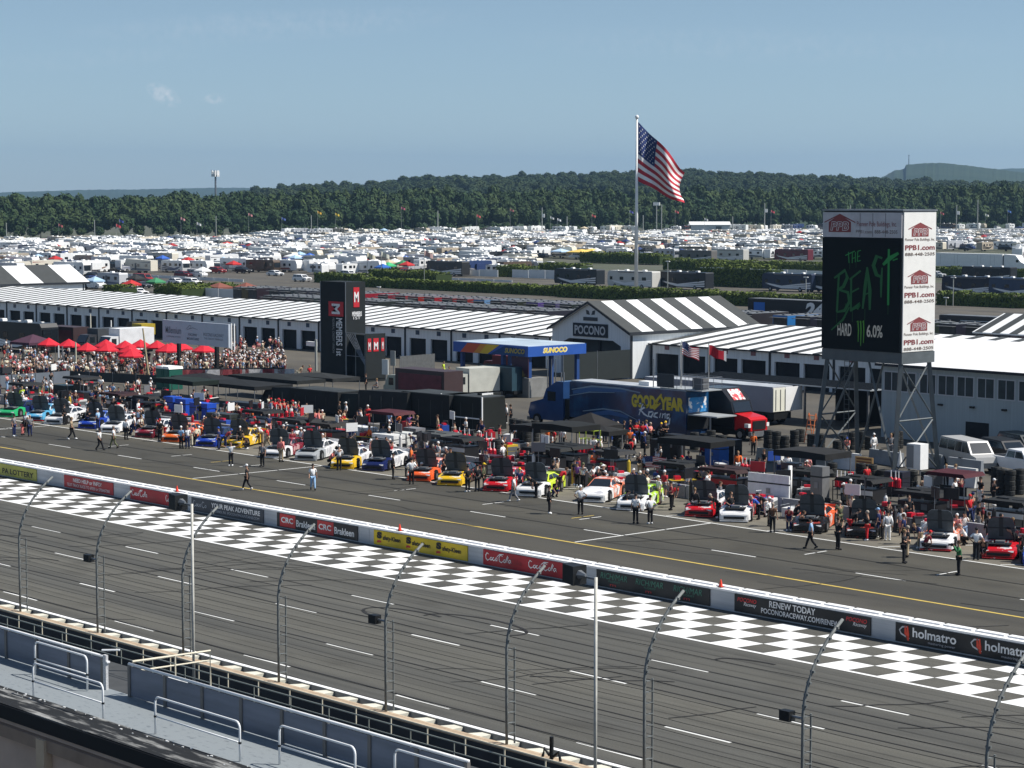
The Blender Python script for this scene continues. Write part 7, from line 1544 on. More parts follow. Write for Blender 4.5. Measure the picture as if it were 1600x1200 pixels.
p = at(1406, 730); t = thing('white_cone', 'tall white cone by the third tower leg', 'cone', p); MB().tube([(0, 0, .05), (0, 0, 1.2)], [.22, .04], 10).build('cone', whitem, t); MB().box(-.3, .3, -.3, .3, 0, .05).build('base', black, t)
p = at(1264, 693); t = thing('step_ladder', 'orange step ladder at the rear of the white trailer', 'ladder', p); om = mat('ladder_orange', (.65, .2, .07), .5)
for s in (-.35, .35): MB().tube([(s * 1.2, -.1, 0), (s, .35, 2.4)], .04, 5).build('rail', om, t); MB().tube([(s * 1.2, .95, 0), (s, .4, 2.4)], .04, 5).build('rear_leg', om, t)
for k in range(6): MB().box(-.4 + .01 * k, .4 - .01 * k, -.1 + .07 * k + .0, .1 + .07 * k, .3 + k * .38, .34 + k * .38).build('tread', om, t)
# red umbrellas of the fan area
um = mat('umbrella_red', (.55, .015, .03), .75, 0, .08, 1)
def umbrella():
    t = thing('red_umbrella', 'x', 'umbrella', (0, 0, -500)); b = MB(); r = 1.4; n = 8
    b.v += [(0, 0, 2.95)] + [(r * math.cos(2 * math.pi * i / n), r * math.sin(2 * math.pi * i / n), 2.15) for i in range(n)] + [(r * math.cos(2 * math.pi * i / n), r * math.sin(2 * math.pi * i / n), 1.98) for i in range(n)]
    for i in range(n): b.f += [(0, 1 + i, 1 + (i + 1) % n), (1 + i, 9 + i, 9 + (i + 1) % n, 1 + (i + 1) % n)]; b.m += [0, 0]
    b.build('canopy', um, t); MB().tube([(0, 0, 0), (0, 0, 2.95)], .035, 6).build('pole', MATS['pole_grey'], t); MB().tube([(0, 0, .72), (0, 0, .76)], .6, 10).build('table_top', greym, t); return kid_index(t)
UMB = umbrella()
UL = [(77, 553), (108, 555), (137, 562), (166, 556), (167, 563), (203, 566), (196, 558), (220, 556), (246, 558), (268, 562), (283, 560), (319, 564), (205, 573), (262, 564)]
for i, (px, py) in enumerate(UL):
    lab = 'red square-topped umbrella in the fan area, ' + ['leftmost of all', 'second from the left', 'standing low left of the doubled pair', 'upper one of the doubled pair', 'lower one of the doubled pair', 'low one before the white truck', 'upper one before the white truck', 'left of the tall tan pole', 'behind the tall tan pole', 'lower one at the sign board left end', 'upper one at the sign board left post', 'rightmost of all under the sign board', 'lowest one beside the white truck', 'touching the left sign post'][i]
    if i == 0: UMB.location = at(px, py + 13); UMB['label'] = lab; UMB['group'] = 'red umbrellas in the fan area'
    else: dup(UMB, at(px, py + 13), rr.uniform(0, 1), lab, 'red umbrellas in the fan area')
# tents, towers and fences in the fan area
for px, py, c, lab, s in ((52, 562, (.07, .03, .05), 'dark maroon canopy with white panels left of the umbrellas', 1.3), (130, 548, (.6, .06, .03), 'bright orange red canopy behind the umbrellas', 1.5)): o = put(TENT, at(px, py), .1, lab, None or 'fan area canopies', c); o.scale = (s, s, 1)
fencem = mat('fence_mesh', (.035, .04, .042), .8, 0, .2, 3)
def mesh_fence(px0, py0, px1, py1, H, lab, m=fencem, pan=3.0, tiny=None):
    a = at(px0, py0); b_ = at(px1, py1); d = b_ - a; n = max(1, int(d.length / pan)); t = thing('mesh_fence', lab, 'fence', a, math.atan2(d.y, d.x)); L_ = d.length / n
    for i in range(n): MB().box(i * L_ + .05, (i + 1) * L_ - .05, 0, .02, .15, H).build('panel', m, t); MB().tube([(i * L_, 0, 0), (i * L_, 0, H + .1)], .04, 5).build('post', steel, t)
    return t
mesh_fence(0, 590, 250, 604, 1.15, 'black fabric fence in front of the left crowd'); mesh_fence(0, 608, 110, 600, 1.4, 'blue grey solid fence below the left crowd', mat('fence_slate', (.13, .15, .18), .8, 0, .1, .5), 4)
f_ = mesh_fence(250, 592, 444, 590, 1.1, 'black fence with maroon and white banners before the right crowd')
d = at(444, 590) - at(250, 592)
for i, u in enumerate((.05, .2, .34, .48, .55, .66, .74, .84, .92)):
    c = ((.3, .05, .06), (.45, .1, .1), (.6, .58, .56))[i % 3]; MB().box(d.length * u, d.length * u + 2.2, -.05, -.02, .35, .95).build('small_banner', mat('sb_%d' % (i % 3), c, .6, 0, .4, 2), f_)
gm_ = mat('wire_gate', (.12, .125, .125), .6, .3, .2, 3)
mesh_fence(625, 588, 680, 583, 2.2, 'grey wire gate panel right of the black tower', gm_, 3.5)
t = mesh_fence(880, 600, 985, 592, 3.2, 'tall dark mesh screen before the entrance hall', mat('screen_mesh', (.02, .026, .026), .85, 0, .1, 1), 4)
mesh_fence(700, 615, 745, 612, 1.0, 'low wire fence beside the rescue truck', gm_, 3)
for px, py, H, W_, lab in ((602, 600, 2.6, 1.0, 'white notice board right of the black tower'), (614, 598, 3.4, .8, 'tall grey notice board beside the white one')):
    p = at(px, py); t = thing('notice_board', lab, 'sign', p); MB().box(-W_ / 2, W_ / 2, -.04, .04, H - 1.6, H).build('panel', mat('nb_%d' % px, (.6, .62, .6) if px == 602 else (.25, .27, .26), .6), t); MB().box(-.05, .05, .05, .12, 0, H - .2).build('post', steel, t)
# tan pole with stay, pale poles
for px, pb, pt, lx, lab, m in ((233, 594, 510, -.6, 'tall tan leaning pole in front of the sign board', mat('tan_pole', (.4, .33, .2), .7)), (119, 590, 530, 0, 'pale yellow post in the left crowd', mat('pale_post', (.5, .48, .36), .7)), (92, 575, 535, 0, 'white post behind the left crowd', whitem), (98, 575, 536, 0, 'grey post just right of the white crowd post', steel), (142, 540, 487, 0, 'cream feather flag pole before the garages', mat('cream_p', (.6, .58, .48), .7)), (174, 538, 497, 0, 'thin white mast right of the feather flag', whitem), (138, 592, 545, 0, 'dark lamp post in the fan area', dark)):
    a = at(px, pb); z = CH + (HOR - pt) / FPX * math.hypot(a.x, a.y); t = thing('tall_pole', lab, 'pole', a); MB().tube([(0, 0, 0), (lx * .66, lx * .75, z)], [.14, .09], 6).build('shaft', m, t); MB().box(-.2, .2, -.2, .2, 0, .1).build('foot', dark, t)
a = at(494, 580); t = thing('light_mast', 'grey mast with a white lamp arm left of the black tower', 'lamp post', a); z = CH + (HOR - 529) / FPX * math.hypot(a.x, a.y); MB().tube([(0, 0, 0), (0, 0, z)], .16, 6).build('shaft', MATS['pole_grey'], t); MB().box(-1.6, 0, -.2, .2, z - .8, z - .3).build('lamp_head', whitem, t)
# grass patch at far left
struct(MB().poly([tuple(at(30, 618, .01)), tuple(at(130, 618, .01)), tuple(at(140, 606, .01)), tuple(at(40, 604, .01))]).build('grass', mat('grass', (.05, .08, .02), .95, 0, .3, 1)))
# right-hand striped canopy building and blue drape
a = at(1527, 540, 0); cy0 = atD(1527, 540, 262); t = thing('striped_shelter', 'open shelter with black and white striped roof at the right edge', 'shelter', (cy0.x, cy0.y, 0)); ze_ = atY(1527, 518, cy0.y).z; zr_ = atY(1560, 489, cy0.y + 5).z
MB().prism([(0, -1, ze_), (0, 5, zr_), (0, 11, ze_), (0, 11, ze_ - .15), (0, 5, zr_ - .2), (0, -1, ze_ - .15)], (30, 0, 0)).build('roof', roofw, t); b = MB()
for k in range(12): b.prism([(k * 2.4 + .3, -1, ze_ + .04), (k * 2.4 + .3, 5, zr_ + .04), (k * 2.4 + .3, 5, zr_ + .01), (k * 2.4 + .3, -1, ze_ + .01)], (1.1, 0, 0))
b.build('roof_stripes', roofd, t)
for x in (.4, 6, 12, 18, 24):
    for y in (-.6, 10): MB().box(x - .15, x + .15, y - .15, y + .15, 0, ze_ - .1).build('column', greym, t)
a = atD(1480, 520, 300); Y0_ = a.y
t = thing('race_hauler', 'black race hauler with a white lower stripe right of the tower', 'hauler', (atY(1467, 520, Y0_).x, Y0_, 0)); zz1 = atY(1500, 505, Y0_).z; z00 = atY(1500, 527, Y0_).z
bb = MB().box(0, 17, 0, 2.7, max(.4, z00), atY(1480, 500, Y0_).z + .6).build('body', mat('hauler_black', (.015, .015, .018), .3), t); MB().box(0, 17, -.02, -.005, z00, z00 + 1.0).build('stripe', whitem, t); MB().box(3.6, 8, -.05, -.021, z00 + .9, z00 + 2.3).build('sign_panel', dark, t)
txt('CUP SERIES', (4.0, -.06, z00 + .2), X_, Z_, 4, .6, letk, t, .2, off=.01)
b = MB()
for z in (0, 1.3): b.box(3.5, 8.1, -.08, -.05, z00 + .88 + z, z00 + .95 + z)
b.build('frame_bar', whitem, t); MB().box(1, 16, .2, 2.5, 0, .5).build('chassis', dark, t); MB().box(.1, 16.9, .1, 2.6, atY(1480, 500, Y0_).z + .6, atY(1480, 500, Y0_).z + .68).build('roof', MATS['hauler_roof'], t)
a = atY(1330, 640, 150); t = thing('blue_drape', 'hanging blue tarpaulin behind the tower ladder', 'tarpaulin', (atY(1362, 640, 160).x, 160, 0)); b = MB(); h1 = atY(1370, 600, 160).z; h0 = max(.3, atY(1370, 652, 160).z)
for i in range(9): b.v += [(i * .3, .12 * math.sin(i * 1.9), h0), (i * .3, .12 * math.sin(i * 1.9 + .5), h1)]
for i in range(8): b.f.append((2 * i, 2 * i + 2, 2 * i + 3, 2 * i + 1)); b.m.append(0)
b.build('sheet', mat('tarp_blue', (.02, .16, .45), .6, 0, .2, 2), t); MB().tube([(-.2, 0, h1), (2.8, 0, h1)], .05, 5).build('top_bar', steel, t)
for x in (-.2, 2.8): MB().tube([(x, 0, 0), (x, 0, h1)], .05, 5).build('post', steel, t)
# ------------------------------------------------------------------ people
skin = mat('skin', (.42, .24, .16), .6, 0, .08, 6)
def skinmesh(nodes, edges, rad, root=0, sub=1):
    me = bpy.data.meshes.new('sk'); me.from_pydata(nodes, edges, []); ob = bpy.data.objects.new('sk', me); COL.objects.link(ob)
    md = ob.modifiers.new('s', 'SKIN'); md.use_smooth_shade = True
    if not me.skin_vertices: me.attributes
    sv = me.skin_vertices[0].data
    for i, r_ in enumerate(rad): sv[i].radius = r_ if isinstance(r_, tuple) else (r_, r_)
    sv[root].use_root = True
    m2 = ob.modifiers.new('u', 'SUBSURF'); m2.levels = sub; m2.render_levels = sub
    dg = bpy.context.evaluated_depsgraph_get(); dg.update(); e = ob.evaluated_get(dg); q = e.to_mesh()
    vs = [tuple(v.co) for v in q.vertices]; fs = [tuple(p.vertices) for p in q.polygons]; e.to_mesh_clear(); bpy.data.objects.remove(ob); return vs, fs
BASE = dict(pel=(0, 0, .95), wst=(0, 0, 1.08), chs=(0, 0, 1.3), nek=(0, 0, 1.47), jaw=(.02, 0, 1.56), hed=(.015, 0, 1.66), sl=(0, .18, 1.41), sr=(0, -.18, 1.41), el=(-.02, .25, 1.13), er=(-.02, -.25, 1.13), hl=(.06, .27, .88), hr=(.06, -.27, .88),
            pl=(0, .09, .9), pr=(0, -.09, .9), kl=(.02, .1, .5), kr=(.02, -.1, .5), al=(0, .11, .08), ar=(0, -.11, .08), tl=(.16, .13, .035), tr=(.16, -.13, .035))
def pose(**k): d = dict(BASE); d.update(k); return d
def lean(d, ang, z0=.95):
    o = dict(d); ca, sa = math.cos(ang), math.sin(ang)
    for k in ('wst', 'chs', 'nek', 'jaw', 'hed', 'sl', 'sr', 'el', 'er', 'hl', 'hr'):
        x, y, z = d[k]; z -= z0; o[k] = (x * ca + z * sa, y, z0 + z * ca - x * sa)
    return o
def drop(d, dz, fwd=0): 
    o = dict(d)
    for k in ('pel', 'wst', 'chs', 'nek', 'jaw', 'hed', 'sl', 'sr', 'el', 'er', 'hl', 'hr', 'pl', 'pr'): x, y, z = o[k]; o[k] = (x + fwd, y, z - dz)
    return o
POSES = {
 'standing': pose(), 'walking': pose(kl=(.16, .1, .52), al=(.28, .11, .1), tl=(.43, .12, .07), kr=(-.02, -.1, .49), ar=(-.3, -.11, .14), tr=(-.17, -.12, .04), hl=(-.12, .27, .9), el=(-.1, .25, 1.14), hr=(.2, -.26, .95), er=(.03, -.26, 1.13)),
 'arms_crossed': pose(el=(.08, .27, 1.16), er=(.08, -.27, 1.16), hl=(.22, -.02, 1.2), hr=(.24, .05, 1.17)), 'hands_on_hips': pose(el=(-.1, .38, 1.18), er=(-.1, -.38, 1.18), hl=(.04, .2, 1.0), hr=(.04, -.2, 1.0)),
 'photographing': pose(el=(.12, .24, 1.22), er=(.12, -.24, 1.22), hl=(.27, .07, 1.52), hr=(.27, -.07, 1.52)), 'waving': pose(el=(0, .42, 1.45), er=(0, -.42, 1.43), hl=(.05, .62, 1.55), hr=(.05, -.62, 1.5)),
 'leaning': lean(pose(el=(.2, .22, 1.2), er=(.2, -.22, 1.2), hl=(.36, .14, 1.0), hr=(.36, -.14, 1.0)), R(48)),
 'crouching': drop(lean(pose(kl=(.36, .12, .48), kr=(.3, -.16, .42), al=(.02, .12, .08), ar=(-.08, -.14, .1), el=(.2, .22, 1.2), er=(.2, -.22, 1.2), hl=(.38, .1, 1.05), hr=(.38, -.1, 1.05)), R(30)), .5, -.05),
 'seated': drop(pose(kl=(.42, .12, .5), kr=(.42, -.12, .5), al=(.45, .12, .08), ar=(.45, -.12, .08), tl=(.6, .12, .035), tr=(.6, -.12, .035), hl=(.3, .16, 1.08), hr=(.3, -.16, 1.08), el=(.05, .25, 1.16), er=(.05, -.25, 1.16)), .45, 0)}
def lerpv(a, b, t): return tuple(a[i] + (b[i] - a[i]) * t for i in range(3))
PM = {}
def person_meshes(nm, d):
    K = ['pel', 'wst', 'chs', 'nek', 'jaw', 'hed', 'sl', 'sr', 'el', 'er', 'hl', 'hr', 'pl', 'pr', 'kl', 'kr', 'al', 'ar', 'tl', 'tr']; I = {k: i for i, k in enumerate(K)}
    E_ = [('pel', 'wst'), ('wst', 'chs'), ('chs', 'nek'), ('nek', 'jaw'), ('jaw', 'hed'), ('chs', 'sl'), ('chs', 'sr'), ('sl', 'el'), ('sr', 'er'), ('el', 'hl'), ('er', 'hr'), ('pel', 'pl'), ('pel', 'pr'), ('pl', 'kl'), ('pr', 'kr'), ('kl', 'al'), ('kr', 'ar'), ('al', 'tl'), ('ar', 'tr')]
    Rd = dict(pel=(.13, .1), wst=(.12, .09), chs=(.14, .1), nek=.055, jaw=(.07, .075), hed=(.08, .095), sl=.06, sr=.06, el=.04, er=.04, hl=.03, hr=.03, pl=.085, pr=.085, kl=.058, kr=.058, al=.04, ar=.04, tl=.035, tr=.035)
    vs, fs = skinmesh([d[k] for k in K], [(I[a], I[b]) for a, b in E_], [Rd[k] for k in K]); b = MB(); b.add(vs, fs)
    hx, hy, hz2 = d['hed']; jx = d['jaw']; fwd = Vector((1, 0, 0))
    b.ell((hx + .02, hy, hz2 + .02), (.1, .082, .115), 10, 8); b.add([(hx + .11, hy - .015, hz2), (hx + .11, hy + .015, hz2), (hx + .145, hy, hz2 - .03), (hx + .105, hy, hz2 + .04)], [(0, 1, 2), (0, 2, 3), (1, 3, 2)])
    for s in (-1, 1): b.ell((hx, hy + s * .085, hz2 + .005), (.02, .012, .032), 5, 4)
    for h, e, s in (('hl', 'el', 1), ('hr', 'er', -1)):
        H = Vector(d[h]); D_ = (H - Vector(d[e])).normalized(); side = D_.cross(Vector((0, 0, 1))); side = side.normalized() if side.length > .1 else Vector((0, 1, 0)); cur = side.cross(D_)
        b.tube([H, H + D_ * .08], [.032, .036], 6)
        for q in range(4):
            o_ = side * ((q - 1.5) * .019); ln = (.07, .08, .075, .06)[q]; b.tube([H + D_ * .07 + o_, H + D_ * (.07 + ln * .55) + o_ + cur * .006, H + D_ * (.07 + ln * .95) + o_ + cur * .022], [.0095, .0085, .006], 4)
        b.tube([H + D_ * .025 + side * .03, H + D_ * .06 + side * .055, H + D_ * .085 + side * .05 + cur * .015], [.011, .01, .007], 4)
    out = {'body': b.mesh('person_body', skin, True)}
    # shirt
    K2 = ['wst', 'chs', 'nk2', 'sl', 'sr', 'el2', 'er2', 'pel']; d2 = dict(d); d2['nk2'] = lerpv(d['chs'], d['nek'], .75); d2['el2'] = lerpv(d['sl'], d['el'], .75); d2['er2'] = lerpv(d['sr'], d['er'], .75); I2 = {k: i for i, k in enumerate(K2)}
    vs, fs = skinmesh([d2[k] for k in K2], [(I2[a], I2[b_]) for a, b_ in (('pel', 'wst'), ('wst', 'chs'), ('chs', 'nk2'), ('chs', 'sl'), ('chs', 'sr'), ('sl', 'el2'), ('sr', 'er2'))], [(.155, .125), (.17, .13), .075, .085, .085, .065, .065, (.155, .125)], root=1)
    out['shirt'] = MB().add(vs, fs).mesh('shirt', cloth, True)
    K4 = ['sl', 'el', 'hl3']; sl_ = MB()
    for s in 'lr':
        pth = [Vector(d['s' + s]), Vector(d['e' + s]), Vector(lerpv(d['e' + s], d['h' + s], .92))]; sl_.tube(pth, [.075, .06, .05], 8)
    out['sleeves'] = sl_.mesh('sleeves', cloth, True)
    K3 = ['pel', 'pl', 'pr', 'kl', 'kr', 'a2', 'b2']; d3 = dict(d); d3['a2'] = lerpv(d['kl'], d['al'], .95); d3['b2'] = lerpv(d['kr'], d['ar'], .95); I3 = {k: i for i, k in enumerate(K3)}
    vs, fs = skinmesh([d3[k] for k in K3], [(I3[a], I3[b_]) for a, b_ in (('pel', 'pl'), ('pel', 'pr'), ('pl', 'kl'), ('pr', 'kr'), ('kl', 'a2'), ('kr', 'b2'))], [(.15, .12), .11, .11, .08, .08, .065, .065]); out['trousers'] = MB().add(vs, fs).mesh('trousers', cloth, True)
    sh = MB()
    for s in 'lr':
        vs, fs = skinmesh([d['p' + s], lerpv(d['p' + s], d['k' + s], .9)], [(0, 1)], [.115, .1], sub=1); sh.add(vs, fs)
    sh.ell(d['pel'], (.15, .17, .12), 8, 6); out['shorts'] = sh.mesh('shorts', cloth, True)
    bo = MB()
    for s in 'lr': bo.tube([Vector(d['a' + s]) + Vector((-.06, 0, -.02)), Vector(d['a' + s]) + Vector((.0, 0, .0)), Vector(d['t' + s])], [.05, .06, .045], 6)
    out['shoes'] = bo.mesh('shoes', cloth, True)
    c = MB(); c.ell((hx + .005, hy, hz2 + .055), (.112, .094, .1), 10, 8); c.add([(hx + .08, hy - .07, hz2 + .06), (hx + .08, hy + .07, hz2 + .06), (hx + .2, hy + .05, hz2 + .045), (hx + .2, hy - .05, hz2 + .045)], [(0, 1, 2, 3)]); out['cap'] = c.mesh('cap', cloth, True)
    c = MB(); c.ell((hx - .005, hy, hz2 + .045), (.113, .096, .11), 10, 8); out['hair'] = c.mesh('hair', cloth, True)
    if nm in ('walking', 'standing', 'photographing'):
        c = MB(); ch = Vector(d['chs']); c.box(ch.x - .34, ch.x - .12, -.15, .15, ch.z - .3, ch.z + .14); out['backpack'] = c.mesh('backpack', cloth)
        c = MB(); c.box(.25, .42, -.07, .07, d['hl'][2] - .02, d['hl'][2] + .12); c.tube([(.4, 0, d['hl'][2] + .05), (.55, 0, d['hl'][2] + .05)], .05, 8); out['camera'] = c.mesh('camera', dark)
    return out
for k, d in POSES.items(): PM[k] = person_meshes(k, d)
PC = dict(white=(.78, .78, .77), black=(.012, .012, .014), grey=(.2, .2, .21), red=(.55, .02, .025), blue=(.03, .09, .4), navy=(.015, .025, .09), yellow=(.75, .5, .03), orange=(.8, .16, .03), tan=(.42, .32, .2), green=(.05, .2, .08), pink=(.8, .25, .22), purple=(.2, .08, .3), lime=(.5, .65, .05), olive=(.12, .13, .07), maroon=(.2, .02, .03), cream=(.65, .6, .45), skyblue=(.3, .48, .7), brown=(.12, .06, .035))
ACT = {'standing': 'standing', 'walking': 'walking', 'arms_crossed': 'arms crossed', 'hands_on_hips': 'arms akimbo', 'photographing': 'raising a camera', 'waving': 'arms spread', 'leaning': 'bending', 'crouching': 'crouching', 'seated': 'sitting'}
prn = random.Random(17)
HAIRC = [(.02, .015, .01), (.06, .035, .02), (.2, .13, .06), (.35, .3, .25)]
def person(p, pz, face, shirt, legs, head='cap', headc='black', place='', group='crew members in the pits', sleeves=None, shorts=False, extra=None, seat=0, s=None):
    t = thing('person', '', 'person', (p[0], p[1], p[2] + seat), face, group); m = PM[pz]; s = s or prn.uniform(.96, 1.04); t.scale = (s, s, s)
    mk('body', m['body'], t); mk('shirt', m['shirt'], t, PC[shirt])
    if sleeves or (sleeves is None and prn.random() < .25): mk('sleeves', m['sleeves'], t, PC[sleeves or shirt])
    mk('shorts' if shorts else 'trousers', m['shorts' if shorts else 'trousers'], t, PC[legs]); mk('shoes', m['shoes'], t, PC['white' if prn.random() < .3 else 'black'])
    if head == 'cap': mk('cap', m['cap'], t, PC[headc])
    else: mk('hair', m['hair'], t, prn.choice(HAIRC))
    if extra and extra in m: mk(extra, m[extra], t, (.03, .03, .035))
    lab = 'person %s in %s top, %s %s' % (ACT[pz], shirt, legs, 'shorts' if shorts else 'trousers'); cap_ = ', ' + headc + ' cap' if head == 'cap' else ''
    if len((lab + cap_ + ' ' + place).split()) <= 13: lab += cap_
    t['label'] = (lab + (', ' + place if place else '')); return t
def facing(px_dir):     # direction in world for photo left / right / camera / away
    return {'L': math.atan2(-RT.y, -RT.x), 'R': math.atan2(RT.y, RT.x), 'C': math.atan2(-FW.y, -FW.x), 'A': math.atan2(FW.y, FW.x), 'U': math.pi / 2, 'N': -math.pi / 2}[px_dir]
